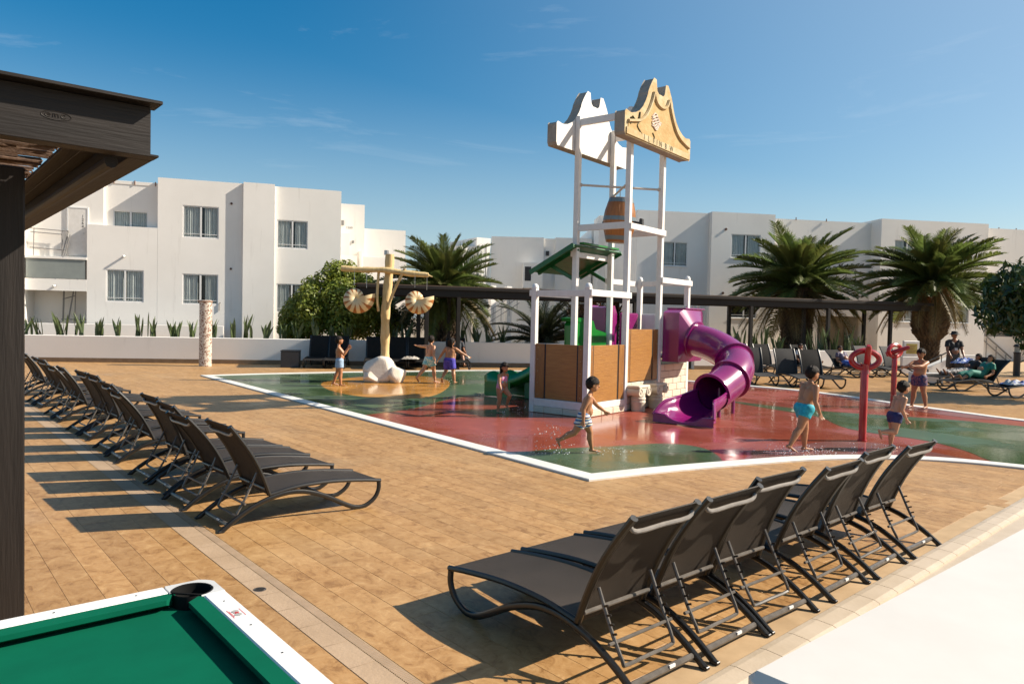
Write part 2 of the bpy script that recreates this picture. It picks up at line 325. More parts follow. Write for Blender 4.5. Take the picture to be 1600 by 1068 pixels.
# deck base and planks
deckP = [(-30, -4), (40, -4), (40, 60), (-40, 60)]
flat('deck', deckP, -0.0022, grout_m, 0.01)
deck = bpy.data.objects['deck']
cols = [1.925 - PW * (k + 1) for k in range(60)] + [2.165 + PW * k for k in range(190)]
cand = []; rnd = random.Random(3)
inner = offset_poly(POOL, 0.12)
tid = 0
for u0 in cols:
    off = rnd.random() * PL
    v = 2.56 if u0 > 2.1 else -3.0
    vv = v - off
    while vv < 34:
        va, vb = max(vv, v), vv + PL; vv += PL; tid += 1
        if vb - va < 0.05: continue
        c_ = D(u0 + PW / 2, (va + vb) / 2)
        if c_.y < 0.5 or c_.y > 31 or abs(c_.x) > 1.0 * c_.y + 3: continue
        if u0 > 2.1: va = max(va, 2.50 + 0.046 * (u0 - 3.33))
        a, b2 = D(u0, va), D(u0 + PW, vb)
        if all(inside(tuple(p)[:2], inner) for p in (D(u0, va), D(u0 + PW, va), D(u0, vb), D(u0 + PW, vb))): continue
        X = c_.x / c_.y * 1150 + 800; Y = 497 + 0.022 * (X - 800) + 1.95 * 1150 / c_.y
        seen = -60 < X < 1660 and Y < 1100 and not (u0 < 1.0 and (va + vb) / 2 < 3.2)
        cand.append((c_.length if seen else 1e6, u0, va, vb, tid))
cand.sort()
GAP = 0.0011
def plank_geo(s, hw, hl, c_=(0, 0), z1=0.0):
    b = 0.0008
    def P(u, v, z): p = UX * (c_[0] + u) + VX * (c_[1] + v); return (p.x, p.y, z)
    hw -= GAP; hl -= GAP
    vs = [P(x * (hw - b), y * (hl - b), z1) for x, y in ((-1, -1), (1, -1), (1, 1), (-1, 1))] + [P(x * hw, y * hl, z1 - b) for x, y in ((-1, -1), (1, -1), (1, 1), (-1, 1))] + [P(x * hw, y * hl, z1 - 0.0026) for x, y in ((-1, -1), (1, -1), (1, 1), (-1, 1))]
    fs = [(0, 1, 2, 3)] + [(4 + i, 4 + (i + 1) % 4, (i + 1) % 4, i) for i in range(4)] + [(8 + i, 8 + (i + 1) % 4, 4 + (i + 1) % 4, 4 + i) for i in range(4)]
    s.add(vs, fs)
mcache = {}
for dd, u0, va, vb, ti in cand[:300]:
    L_ = round(vb - va, 2)
    if L_ not in mcache:
        s = MB(); plank_geo(s, PW / 2, L_ / 2); mcache[L_] = s.mesh('plank_tile', plank_m, fix=False)
    p = D(u0 + PW / 2, (va + vb) / 2, rnd.uniform(-0.0004, 0.0004))
    o = inst('plank_tile', mcache[L_], deck, p); o['tone'] = float(ti * 0.731)
s = MB(); tones = []
for dd, u0, va, vb, ti in cand[300:]:
    plank_geo(s, PW / 2, (vb - va) / 2, (u0 + PW / 2, (va + vb) / 2)); tones += [ti * 0.731] * 9
pf = s.build('plank_tile_field', plank_m, deck, fix=False); pf['kind'] = 'stuff'
at = pf.data.attributes.new('tone', 'FLOAT', 'FACE'); at.data.foreach_set('value', tones)

# drain channel: pale gutter tiles with a ribbed grate strip
gut_m = mat('gutter_tile', (0.40, 0.285, 0.185), 0.6, (0.345, 0.24, 0.15), 3, 6, 0.15, 40, obj=False)
rib_m = mat('gutter_grate', (0.36, 0.26, 0.175), 0.5, (0.29, 0.21, 0.14), 6, 4)
gutter = empty('drain_channel', (0, 0, 0)); tag(gutter, 'pale tiled drain channel running past the left row of loungers to the pool table', 'drain')
def gutter_tile(v0, v1):
    s = MB(); g = 0.0015
    prof = [(1.928, 0.002), (1.955, 0.001), (2.04, -0.0012), (2.09, -0.0008)]
    vs = [D(u, v, z) for v in (v0 + g, v1 - g) for u, z in prof]; n = len(prof)
    s.add(vs, [(i, i + 1, n + i + 1, n + i) for i in range(n - 1)]); return s
v = 2.62; k = 0
while v < 21:
    if k < 30: gutter_tile(v, v + 0.33).build('gutter_tile', gut_m, gutter, fix=False)
    v += 0.33; k += 1
s = MB(); vv = 2.62 + 30 * 0.33
while vv < 22:
    q = gutter_tile(vv, vv + 0.33); s.add(q.v, q.f); vv += 0.33
o = s.build('gutter_tile_run', gut_m, gutter, fix=False); o['kind'] = 'stuff'
s = MB()
for i in range(1000):
    v0 = 2.62 + i * 0.018
    if v0 > 20: break
    a = [D(2.095, v0, 0.0015), D(2.158, v0, 0.001), D(2.158, v0 + 0.011, 0.001), D(2.095, v0 + 0.011, 0.0015)]; s.add(a, [(0, 1, 2, 3)])
    b_ = [D(2.095, v0, -0.0018), D(2.158, v0, -0.0018)]; s.add([a[0], a[1], b_[1], b_[0]], [(0, 1, 2, 3)])
    b_ = [D(2.095, v0 + 0.011, -0.0018), D(2.158, v0 + 0.011, -0.0018)]; s.add([a[3], a[2], b_[1], b_[0]], [(0, 1, 2, 3)])
o = s.build('grate_ribs', rib_m, gutter, fix=False); o['kind'] = 'stuff'
# round floor drain in the gutter
s = MB(); c0 = D(1.985, 5.05, 0.0)
s.lathe([(0.046, -0.004), (0.046, 0.0015), (0.042, 0.002), (0.03, 0.002), (0.001, 0.002)], 20, c0)
dr = s.build('floor_drain', mat('drain_metal', (0.10, 0.085, 0.07), 0.45, (0.05, 0.04, 0.035), 60, 3)); tag(dr, 'small round dark floor drain set in the pale drain channel', 'drain cover')
s = MB()
for i in range(-2, 3): s.beam(c0 + Vector((-0.03, i * 0.013, 0.003)), c0 + Vector((0.03, i * 0.013, 0.003)), 0.004, 0.002)
s.build('grate_bar', black_paint, dr)

# kerb tiles along the right, each a bull-nosed piece
kerb_m = mat('kerb_tile', (0.50, 0.41, 0.31), 0.5, (0.43, 0.345, 0.25), 2.5, 6, 0.1, 40, obj=False)
kerb = empty('kerb', (0, 0, 0)); kerb['kind'] = 'structure'
u = 2.6
def kerb_piece(u0, u1):
    s = MB(); g = 0.003
    prof = [(0.19, -0.01), (0.19, 0.012), (0.17, 0.028), (0.13, 0.034), (0.03, 0.03), (-0.005, 0.018), (-0.02, -0.02), (-0.02, -0.10)]
    vs = [];
    for uu in (u0 + g, u1 - g):
        vb = 2.31 + 0.046 * (uu - 3.33) - 0.19 + 0.19
        for dv, z in prof: vs.append(D(uu, vb - 0.19 + dv, z))
    n = len(prof); s.add(vs, [(i, i + 1, n + i + 1, n + i) for i in range(n - 1)] + [tuple(range(n)), tuple(n + i for i in range(n))[::-1]]); return s
k = 0
while u < 16:
    kerb_piece(u, u + 0.335).build('kerb_tile', kerb_m, kerb); u += 0.335; k += 1
strip = [tuple(D(2.3, 1.0)[:2]), tuple(D(20, 1.0)[:2]), tuple(D(20, 2.9)[:2]), tuple(D(2.3, 2.1)[:2])]
flat('lower_paving', strip, 0.003, kerb_m, 0.004)

# splash pad
def pad_mat(name, c, c2):
    m = mat(name, c, 0.3, c2, 0.8, 7, 0, obj=False); t = m.node_tree; N = t.nodes; L = t.links; b = N['Principled BSDF']; b.inputs['Specular IOR Level'].default_value = 0.5
    g = N.new('ShaderNodeNewGeometry')
    n = N.new('ShaderNodeTexNoise'); n.inputs['Scale'].default_value = 0.42; n.inputs['Detail'].default_value = 5; n.inputs['Roughness'].default_value = 0.55; L.new(g.outputs['Position'], n.inputs['Vector'])
    r = N.new('ShaderNodeMapRange'); r.inputs['From Min'].default_value = 0.42; r.inputs['From Max'].default_value = 0.56; r.inputs['To Min'].default_value = 0.34; r.inputs['To Max'].default_value = 0.05; L.new(n.outputs['Fac'], r.inputs['Value']); L.new(r.outputs[0], b.inputs['Roughness'])
    # dried pale scuffs
    n4 = N.new('ShaderNodeTexNoise'); n4.inputs['Scale'].default_value = 1.7; n4.inputs['Detail'].default_value = 8; n4.inputs['Distortion'].default_value = 1.2; L.new(g.outputs['Position'], n4.inputs['Vector'])
    r4 = N.new('ShaderNodeMapRange'); r4.inputs['From Min'].default_value = 0.58; r4.inputs['From Max'].default_value = 0.72; r4.inputs['To Max'].default_value = 0.25; L.new(n4.outputs['Fac'], r4.inputs['Value'])
    src = b.inputs['Base Color'].links[0].from_socket; x = N.new('ShaderNodeMix'); x.data_type = 'RGBA'; x.inputs['B'].default_value = tuple(min(q * 1.7 + 0.03, 1) for q in c) + (1,); L.new(r4.outputs[0], x.inputs['Factor']); L.new(src, x.inputs['A']); L.new(x.outputs['Result'], b.inputs['Base Color'])
    # rubber granules where dry, ripples where wet
    nb = N.new('ShaderNodeTexNoise'); nb.inputs['Scale'].default_value = 9; nb.inputs['Detail'].default_value = 3; L.new(g.outputs['Position'], nb.inputs['Vector'])
    mpb = N.new('ShaderNodeMapping'); mpb.inputs['Scale'].default_value = (1.2, 4.0, 1); L.new(g.outputs['Position'], mpb.inputs['Vector']); L.new(mpb.outputs[0], nb.inputs['Vector'])
    bp = N.new('ShaderNodeBump'); bp.inputs['Strength'].default_value = 0.16; bp.inputs['Distance'].default_value = 0.006; L.new(nb.outputs['Fac'], bp.inputs['Height']); L.new(bp.outputs['Normal'], b.inputs['Normal'])
    return m
pad_red = pad_mat('pad_rubber_red', (0.29, 0.066, 0.040), (0.23, 0.05, 0.031))
pad_green = pad_mat('pad_rubber_green', (0.068, 0.112, 0.052), (0.048, 0.085, 0.040))
pad_orange = pad_mat('pad_rubber_orange', (0.48, 0.23, 0.05), (0.42, 0.19, 0.04))
pad_mauve = pad_mat('pad_mauve_and_sheen', (0.235, 0.105, 0.10), (0.20, 0.08, 0.075))  # mauve edge strip, and the wet sheen painted on the near side
flat('splash_pad', offset_poly(POOLS, 0.1), 0.010, pad_red)
def lerp_edge(t): return (-9.44 + 10.41 * t, 22.29 - 13.44 * t)
greenL = [lerp_edge(0.003), lerp_edge(0.615), (-2.56, 14.64), (-1.9, 15.67), (-1.56, 17.3), (-0.72, 18.5), (0.03, 18.2), (0.6, 17.6), (1.6, 19.0), (3.2, 22.0), (3.4, 24.5), (2.2, 26.6), (0.8, 27.1), (-0.9, 27.1), (-3.8, 25.75), (-6.8, 24.15)]
greenL = smooth_poly(greenL, {0, 1, 15, 14, 13, 12}, 2)
greenN = smooth_poly([(-0.19, 10.35), (0.42, 10.85), (1.01, 11.12), (1.71, 11.36), (2.32, 11.68), (2.73, 11.69), (3.04, 11.32), (3.06, 10.69), (2.95, 10.0), (2.01, 9.55), (0.97, 8.98)], {0, 8, 9, 10}, 2)
greenR = smooth_poly([(5.4, 18.5), (5.57, 17.68), (6.25, 16.22), (6.6, 15.5), (6.34, 14.2), (6.47, 13.49), (6.91, 13.0), (7.22, 12.46), (7.26, 11.62), (7.08, 10.86), (7.1, 10.5), (8.5, 9.6), (10.2, 9.0), (12.0, 9.4), (12.9, 11.3), (11.7, 13.2), (10.37, 14.7), (9.34, 15.6), (7.94, 16.18), (6.97, 16.6), (6.11, 17.55)], {10}, 2)
orange = smooth_poly([(-5.35, 20.34), (-5.34, 21.61), (-4.82, 23.0), (-4.19, 23.7), (-2.97, 24.0), (-2.03, 22.95), (-1.72, 21.21), (-1.76, 18.8), (-2.02, 17.5), (-2.66, 17.15), (-3.61, 17.4), (-4.54, 18.5)], set(), 2)
wet_sheen = smooth_poly([(3.2, 10.15), (4.35, 10.68), (5.5, 10.9), (6.45, 10.8), (6.9, 10.55), (6.6, 11.5), (6.1, 12.3), (5.2, 12.3), (4.4, 11.5), (3.6, 10.95)], {0, 1, 2, 3, 4}, 2)  # pinkish shading and wet reflection on the red rubber, painted as a patch
mauveR = smooth_poly([(10.75, 15.9), (10.2, 17.1), (9.7, 18.2), (9.2, 19.8), (8.8, 19.2), (9.2, 17.6), (9.6, 16.4), (10.2, 15.6)], set(), 2)
flat('green_zone', greenL[::-1], 0.014, pad_green); flat('green_zone', greenN, 0.014, pad_green); flat('green_zone', greenR, 0.014, pad_green)
flat('orange_zone', orange, 0.018, pad_orange); flat('mauve_and_sheen_zone', wet_sheen, 0.014, pad_mauve); flat('mauve_and_sheen_zone', mauveR, 0.014, pad_mauve)
# white coping band
cop_m = mat('white_coping', (0.70, 0.68, 0.64), 0.5, (0.60, 0.58, 0.53), 2.2, 7, 0.12, 40, obj=False)
s = MB(); Pi = offset_poly(POOLS, 0.27); n = len(POOLS)
P1 = offset_poly(POOLS, 0.012); P2_ = offset_poly(POOLS, 0.258)
vs = [(x, y, -0.01) for x, y in POOLS] + [(x, y, 0.022) for x, y in POOLS] + [(x, y, 0.030) for x, y in P1] + [(x, y, 0.030) for x, y in P2_] + [(x, y, 0.024) for x, y in Pi] + [(x, y, 0.002) for x, y in Pi]
s.add(vs, [(k * n + i, k * n + (i + 1) % n, (k + 1) * n + (i + 1) % n, (k + 1) * n + i) for k in range(5) for i in range(n)])
tag(s.build('pool_coping', cop_m), kind='structure')
# ------------------------------------------------------------------ sun loungers
sling_m = mat('taupe_sling', (0.043, 0.034, 0.027), 0.6, (0.034, 0.027, 0.021), 3, 6, 0.25, 420, spec=0.2)
frame_m = mat('bronze_frame', (0.009, 0.008, 0.007), 0.3, (0.014, 0.012, 0.010), 6, 5, 0.03, 60)
tube_m = mat('grey_tube', (0.13, 0.115, 0.10), 0.3, (0.085, 0.075, 0.065), 14, 5)
sticker_m = mat('white_sticker', (0.75, 0.74, 0.72), 0.4)
dsling_m = mat('charcoal_sling', (0.022, 0.020, 0.019), 0.75, (0.016, 0.015, 0.014), 3, 6, 0.25, 420, spec=0.12)
gsling_m = mat('grey_sling', (0.042, 0.040, 0.038), 0.7, (0.034, 0.032, 0.031), 3, 6, 0.2, 420, spec=0.2)
dframe_m = mat('black_frame', (0.014, 0.014, 0.015), 0.35)
def bez(P, n=8):
    """Catmull-Rom through the points"""
    P = [Vector(p) for p in P]; Q = [P[0] * 2 - P[1]] + P + [P[-1] * 2 - P[-2]]; o = []
    for i in range(1, len(Q) - 2):
        for k in range(n):
            t = k / n; a, b, c_, d = Q[i - 1], Q[i], Q[i + 1], Q[i + 2]
            o.append(0.5 * ((2 * b) + (c_ - a) * t + (2 * a - 5 * b + 4 * c_ - d) * t * t + (3 * b - a - 3 * c_ + d) * t ** 3))
    return o + [P[-1]]
def sheet(prof, hw, th, sag=0.0, nw=6):
    s = MB(); n = len(prof); vs = []
    for side in (0, 1):
        for i, (x, z) in enumerate(prof):
            a = prof[max(i - 1, 0)]; b = prof[min(i + 1, n - 1)]; t = Vector((b[0] - a[0], b[1] - a[1])).normalized(); nx, nz = -t.y, t.x
            for j in range(nw + 1):
                y = -hw + 2 * hw * j / nw; q = sag * (1 - (y / hw) ** 2) * math.sin(math.pi * min(max(i / (n - 1), 0), 1)) ** 0.5
                o = (th / 2 if side == 0 else -th / 2) - q
                vs.append((x + nx * o, y, z + nz * o))
    w = nw + 1; F = []; off = n * w
    for i in range(n - 1):
        for j in range(nw): F.append((i * w + j, i * w + j + 1, (i + 1) * w + j + 1, (i + 1) * w + j)); F.append((off + i * w + j, off + (i + 1) * w + j, off + (i + 1) * w + j + 1, off + i * w + j + 1))
        F.append((i * w, (i + 1) * w, off + (i + 1) * w, off + i * w)); F.append((i * w + nw, off + i * w + nw, off + (i + 1) * w + nw, (i + 1) * w + nw))
    for j in range(nw): F.append((j, off + j, off + j + 1, j + 1)); k = (n - 1) * w; F.append((k + j, k + j + 1, off + k + j + 1, off + k + j))
    s.add(vs, F); return s
def make_lounger(sl, fr, tb, recl=0.0, sticker=True, tb2=None):
    """+X towards the foot end, origin on the ground under the rear cross bar; recl tips the back further"""
    W = 0.285; root = empty('sun_lounger')
    hx, hz = 0.27, 0.275
    seat = [(p.x, p.z) for p in bez([(hx, 0, hz), (0.55, 0, 0.315), (0.9, 0, 0.318), (1.25, 0, 0.285), (1.46, 0, 0.255)], 4)]
    sheet(seat, W - 0.018, 0.008, 0.018).build('seat_sling', sl, root, True)
    a = R(28 + recl); L_ = 0.76
    def bk(t, off=0.0):
        cv = 0.035 * math.sin(math.pi * t) - 0.02 * t * t
        x = hx - math.sin(a) * L_ * t + math.cos(a) * cv; z = hz + math.cos(a) * L_ * t + math.sin(a) * cv
        return (x - math.cos(a) * off, z - math.sin(a) * off)
    bp = [bk(i / 10) for i in range(11)]
    sheet(bp, W - 0.018, 0.008, 0.012).build('back_sling', sl, root, True)
    for sy in (-1, 1):
        y = sy * W
        s = MB(); s.tube([(x, y, z) for x, z in seat], 0.0195, 8, flat=0.9); s.build('seat_rail', fr, root, True)
        s = MB(); s.tube([(x, y, z) for x, z in bp], [0.021] * 10 + [0.0225], 8, flat=1.15); s.build('back_rail', fr, root, True)
        s = MB(); leg = bez([(-0.175, y * 1.02, 0.006), (-0.02, y * 1.02, 0.115), (0.18, y * 1.02, 0.215), (0.40, y * 1.02, 0.268), (0.60, y * 1.02, 0.262), (0.82, y * 1.02, 0.19), (1.02, y * 1.02, 0.085), (1.16, y * 1.02, 0.024), (1.28, y * 1.02, 0.022), (1.39, y * 1.02, 0.085), (1.435, y * 1.02, 0.17), (1.44, y * 1.0, 0.245)], 3)
        s.tube([(p.x, p.y, p.z) for p in leg], 0.0235, 9, flat=0.8); s.build('leg', fr, root, True)
    s = MB(); s.tube([(-0.10, -W * 0.95, 0.052), (-0.10, W * 0.95, 0.052)], 0.019, 8); bar = s.build('rear_cross_bar', tb, root, True)
    if sticker:
        s = MB(); s.box(-0.1215, -0.112, -0.09, -0.04, 0.056, 0.0725); s.build('sticker', sticker_m, bar)
    s = MB(); x, z = bk(0.885, 0.034); x2, z2 = bk(0.93, 0.0)
    s.tube(bez([(x2, -W, z2), (x, -W + 0.055, z), (x, 0, z), (x, W - 0.055, z), (x2, W, z2)], 3), 0.0135, 8); s.build('head_bar', tb2 or tb, root, True)
    s = MB(); x, z = bk(0.10, 0.02); s.tube([(x, -W, z), (x, W, z)], 0.0135, 8); s.build('back_cross_bar', tb, root, True)
    # adjustable prop: U-shaped tube hanging from the back with notched ends
    s = MB(); x, z = bk(0.30, 0.012); px, pz = -0.005, 0.105
    s.tube(bez([(x, -W * 0.80, z), (x * 0.45 + px * 0.55, -W * 0.80, z * 0.45 + pz * 0.55), (px + 0.004, -W * 0.78, pz + 0.03), (px, -W * 0.68, pz), (px, 0, pz), (px, W * 0.68, pz), (px + 0.004, W * 0.78, pz + 0.03), (x * 0.45 + px * 0.55, W * 0.80, z * 0.45 + pz * 0.55), (x, W * 0.80, z)], 3), 0.0115, 7); s.build('prop', tb, root, True)
    s = MB(); qx, qz = x * 0.3 + px * 0.7, z * 0.3 + pz * 0.7; s.tube([(qx, -W * 0.97, qz), (qx, W * 0.97, qz)], 0.0105, 7); s.build('prop_bar', tb, root, True)
    for sy in (-1, 1):
        s = MB()
        for i in range(4):
            t = 0.15 + i * 0.17; s.beam((qx * (1 - t) + x * t - 0.005, sy * W * 0.82, qz * (1 - t) + z * t), (qx * (1 - t) + x * t - 0.036, sy * W * 0.82, qz * (1 - t) + z * t + 0.012), 0.006, 0.012)
        o = s.build('notch_rack', fr, root); o['kind'] = 'stuff'
    for sy in (-1, 1):
        s = MB(); s.box(-0.2, -0.145, sy * W * 1.02 - 0.018, sy * W * 1.02 + 0.018, 0.0, 0.02, 0.004); s.build('foot_cap', dframe_m, root)
    return root
ordn = ['first', 'second', 'third', 'fourth', 'fifth', 'sixth', 'seventh', 'eighth', 'ninth', 'tenth', 'eleventh', 'twelfth', 'thirteenth', 'fourteenth', 'fifteenth', 'sixteenth', 'seventeenth', 'eighteenth', 'nineteenth', 'twentieth']
lt_m = mat('light_grey_tube', (0.26, 0.235, 0.21), 0.3, (0.20, 0.18, 0.16), 14, 5)
lproto = make_lounger(sling_m, frame_m, tube_m, 0, True, lt_m); lproto2 = make_lounger(sling_m, frame_m, tube_m, -4, True, lt_m); lproto3 = make_lounger(sling_m, frame_m, tube_m, 4, True, lt_m)
used = set()
def place(proto, loc, rz, label, group, cat='lounger'):
    o = copy_tree(proto) if proto.name in used else proto
    used.add(proto.name); o.location = loc; o.rotation_euler = (0, 0, rz); tag(o, label, cat, group); return o
# right row: six loungers seen from behind
rt = [0, -0.68, -1.32, -2.16, -2.9, -3.68]; j = [0, 0.6, -1.2, 1.0, 1.6, -0.8]
a1 = R(131.7); n1 = Vector((-math.sin(a1), math.cos(a1), 0))
for i, t in enumerate(rt):
    p = Vector((0.793, 4.03, 0)) + n1 * t
    if i == 0: lb = 'nearest taupe sling lounger of the right-hand row, its whole seat in view'
    elif i == 5: lb = 'far end taupe sling lounger of the right-hand row, nearest the red water jet'
    else: lb = 'taupe sling lounger seen from behind, %s from the near end of the right-hand row' % ordn[i]
    place(lproto2 if i in (2, 4) else lproto, p, a1 + R(j[i]), lb, 'loungers in the right-hand row')
lt = [0.02, 0.97, 1.73, 2.42, 3.75, 4.55, 5.76, 6.51, 8.0, 8.80, 10.27, 11.1, 12.65, 13.4]; j = [0, 0.6, -0.7, 0.4, -1, 0.5, 0, 1.2, -0.6, 0.3, 0.8, -0.8, 0, 0.5]
for i, t in enumerate(lt):
    p = Vector((-2.604, 6.75, 0)) + VX * t + UX * random.Random(i).uniform(-0.03, 0.03)
    if i == 0: lb = 'nearest taupe sling lounger of the left-hand row beside the drain, long seat in full view'
    elif i == len(lt) - 1: lb = 'farthest taupe sling lounger of the left-hand row, half hidden by the dark post'
    else: lb = 'taupe sling lounger with raised back, %s from the near end of the left-hand row' % ordn[i]
    place(lproto2 if i in (3, 6, 7) else (lproto3 if i in (1, 4, 9) else lproto), p, UA + R(1.8 + 1.6 * j[i]), lb, 'loungers in the left-hand row beside the drain')

# ------------------------------------------------------------------ near pergola corner (left)
def wood_mat(name, c, c2, rough, sc, axis):
    st = [14, 14, 14]; st[axis] = 0.9
    return mat(name, c, rough, c2, sc, 8, 0.18, 6, stretch=tuple(st), spec=0.3)
stain_x = wood_mat('dark_stained_timber_x', (0.017, 0.0125, 0.010), (0.011, 0.008, 0.0065), 0.55, 1.2, 0)
stain_y = wood_mat('dark_stained_timber_y', (0.017, 0.0125, 0.010), (0.011, 0.008, 0.0065), 0.55, 1.2, 1)
stain_z = wood_mat('dark_stained_timber_z', (0.018, 0.0135, 0.011), (0.011, 0.008, 0.0065), 0.55, 1.2, 2)
reed_m = mat('reed', (0.13, 0.075, 0.045), 0.8, (0.07, 0.04, 0.025), 30, 4, 0.2, 60)
pg = empty('pergola', (0, 0, 0), UA, 'dark stained timber pergola with reed roof in the near left corner', 'pergola')
U1, V0 = 1.02, 4.10   # outer corner in deck axes; roof covers u<U1, v>V0-ish
zt = 3.0
def pbox(name, x0, x1, y0, y1, z0, z1, m, b=0.004, parent=None):
    s = MB(); s.box(x0, x1, y0, y1, z0, z1, b); return s.build(name, m, parent or pg)
fr_ = pbox('fascia', -2.2, U1, V0, V0 + 0.06, 2.742, 2.985, stain_x)
pbox('fascia_cap', -2.2, U1 + 0.035, V0 - 0.085, V0 + 0.07, 2.986, 3.004, stain_x, 0.003)
pbox('fascia_lip', -2.2, U1 + 0.03, V0 - 0.035, V0 + 0.075, 2.728, 2.741, stain_x, 0.003)
pbox('side_fascia', U1 - 0.062, U1 - 0.002, V0 + 0.063, 9.4, 2.745, 2.985, stain_y)
pbox('side_lip', U1 - 0.085, U1 + 0.028, V0 + 0.08, 9.4, 2.728, 2.743, stain_y, 0.003)
pbox('beam', 0.28, 0.38, V0 + 0.064, 9.4, 2.752, 2.90, stain_y, 0.008)
pbox('beam', -1.7, -1.56, V0 + 0.064, 9.4, 2.752, 2.90, stain_y, 0.008)
for k in range(2): pbox('soffit_board', 0.775 + k * 0.09, 0.863 + k * 0.09, V0 + 0.068, 9.4, 2.885 + 0.002 * (k % 2), 2.91, stain_y, 0.003)
s = MB(); s.tube([(0.86, V0 + 0.1, 2.70), (0.86, 9.3, 2.70)], 0.032, 10); s.build('rail', stain_y, pg, True)
for k in range(5): pbox('rafter', -2.2, U1 - 0.07, V0 + 0.72 + k * 0.95, V0 + 0.79 + k * 0.95, 2.962, 2.984, stain_x, 0.003)
# reeds: loose canes with gaps
s = MB(); rr = random.Random(11)
for k in range(420):
    v0 = V0 + 0.07 + rr.random() * 5.0; x0 = rr.uniform(-2.3, -0.2); ln = rr.uniform(1.0, 2.6); sk = rr.uniform(-0.16, 0.16)
    pts = [(min(x0 + ln * t, 0.74 + 0.03 * t), v0 + sk * t + rr.uniform(-0.012, 0.012), 2.90 + rr.uniform(0, 0.045)) for t in (0, 0.33, 0.66, 1)]
    s.tube(pts, rr.uniform(0.006, 0.012), 5)
o = s.build('reed_mat', reed_m, pg, True); o['kind'] = 'stuff'
# post: the photo shows its right edge at the left frame border
def post(u, v, w=0.15):
    s = MB(); s.box(u - w / 2, u + w / 2, v - w / 2, v + w / 2, 0.0, 2.75, 0.008); return s.build('post', stain_z, pg)
pu = -2.79 * math.cos(UA) + 4.2 * math.sin(UA); pv = 2.79 * math.sin(UA) + 4.2 * math.cos(UA)
post(pu - 0.055, pv + 0.09, 0.13); post(0.59, 9.2)
# raised maker's stamp on the fascia: an oval ring with three letters
s = MB(); cx, cz = 0.605, 2.862
s.tube([(cx + 0.062 * math.cos(t), V0 - 0.0005, cz + 0.02 * math.sin(t)) for t in np.linspace(0, 2 * math.pi, 28, endpoint=False)], 0.0022, 5, closed=True)
def stroke(pts): s.tube([(cx + a, V0 - 0.0005, cz + b) for a, b in pts], 0.0024, 5)
th = np.linspace(0.1, 5.3, 10); stroke([(-0.034 + 0.011 * math.cos(t), 0.0085 * math.sin(t)) for t in th]); stroke([(-0.044, 0), (-0.024, 0)])
stroke([(-0.014, -0.008), (-0.014, 0.007), (-0.006, 0.008), (-0.003, -0.008)]); stroke([(-0.003, 0.004), (0.004, 0.008), (0.008, 0.005), (0.009, -0.008)])
stroke([(0.030 + 0.010 * math.cos(t), 0.0085 * math.sin(t)) for t in np.linspace(0.7, 5.6, 9)])
s.build('stamp', stain_x, fr_, True)

# ------------------------------------------------------------------ pool table (bottom left), outer corner at u=1.04, v=3.19
cloth_m = mat('green_baize', (0.002, 0.098, 0.054), 0.95, (0.002, 0.086, 0.048), 5, 6, 0.1, 600, spec=0.05)
rail_white = mat('white_laminate', (0.76, 0.75, 0.73), 0.3, (0.70, 0.69, 0.66), 8, 5)
tab = empty('pool_table', D(1.04, 3.19), UA, 'outdoor pool table with green cloth and white rails in the near left corner', 'pool table')
TL, TW, TZ = 1.55, 2.6, 0.82   # extends to -x and -y
def tb(name, x0, x1, y0, y1, z0, z1, m, b=0.004, par=None):
    s = MB(); s.box(x0, x1, y0, y1, z0, z1, b); return s.build(name, m, par or tab)
tb('bed', -TL + 0.07, -0.07, -TW + 0.07, -0.07, TZ - 0.08, TZ - 0.056, cloth_m, 0.0)
tb('apron', -TL + 0.03, -0.03, -TW + 0.03, -0.03, TZ - 0.30, TZ - 0.081, rail_white)
PR = 0.076   # pocket radius
def rail(name, x0, x1, y0, y1): return tb(name, x0, x1, y0, y1, TZ - 0.085, TZ, rail_white, 0.006)
r1 = rail('rail', -TL + 0.19, -0.188, -0.080, 0.0); r2 = rail('rail', -0.090, 0.0, -TW / 2 + 0.12, -0.188)
rail('rail', -TL + 0.14, -0.145, -TW, -TW + 0.058); rail('rail', -TL, -TL + 0.062, -TW / 2 + 0.12, -0.145); rail('rail', -0.066, 0.0, -TW + 0.145, -TW / 2 - 0.12); rail('rail', -TL, -TL + 0.062, -TW + 0.145, -TW / 2 - 0.12)
def cushion(pts, M):
    """pts: footprint (outer a,b then nose c,d)"""
    s = MB(); a, b, c_, d = pts; z1 = TZ - 0.004; zn = TZ - 0.006; zb = TZ - 0.026
    vs = [(*a, z1), (*b, z1), (*c_, zn), (*d, zn), (*a, TZ - 0.058), (*b, TZ - 0.058), (*c_, zb), (*d, zb)]
    s.add(vs, [(0, 1, 2, 3), (3, 2, 6, 7), (7, 6, 5, 4), (0, 3, 7, 4), (1, 5, 6, 2), (0, 4, 5, 1)]); return s.build('cushion', M, tab)
cushion([(-TL + 0.2, -0.0805), (-0.165, -0.0805), (-0.215, -0.145), (-TL + 0.25, -0.145)], cloth_m)
cushion([(-0.0905, -0.165), (-0.0905, -TW / 2 + 0.10), (-0.152, -TW / 2 + 0.13), (-0.152, -0.215)], cloth_m)
cushion([(-0.0665, -TW / 2 - 0.10), (-0.0665, -TW + 0.13), (-0.12, -TW + 0.17), (-0.12, -TW / 2 - 0.13)], cloth_m)
cushion([(-TL + 0.0625, -0.125), (-TL + 0.0625, -TW / 2 + 0.10), (-TL + 0.115, -TW / 2 + 0.13), (-TL + 0.115, -0.165)], cloth_m)
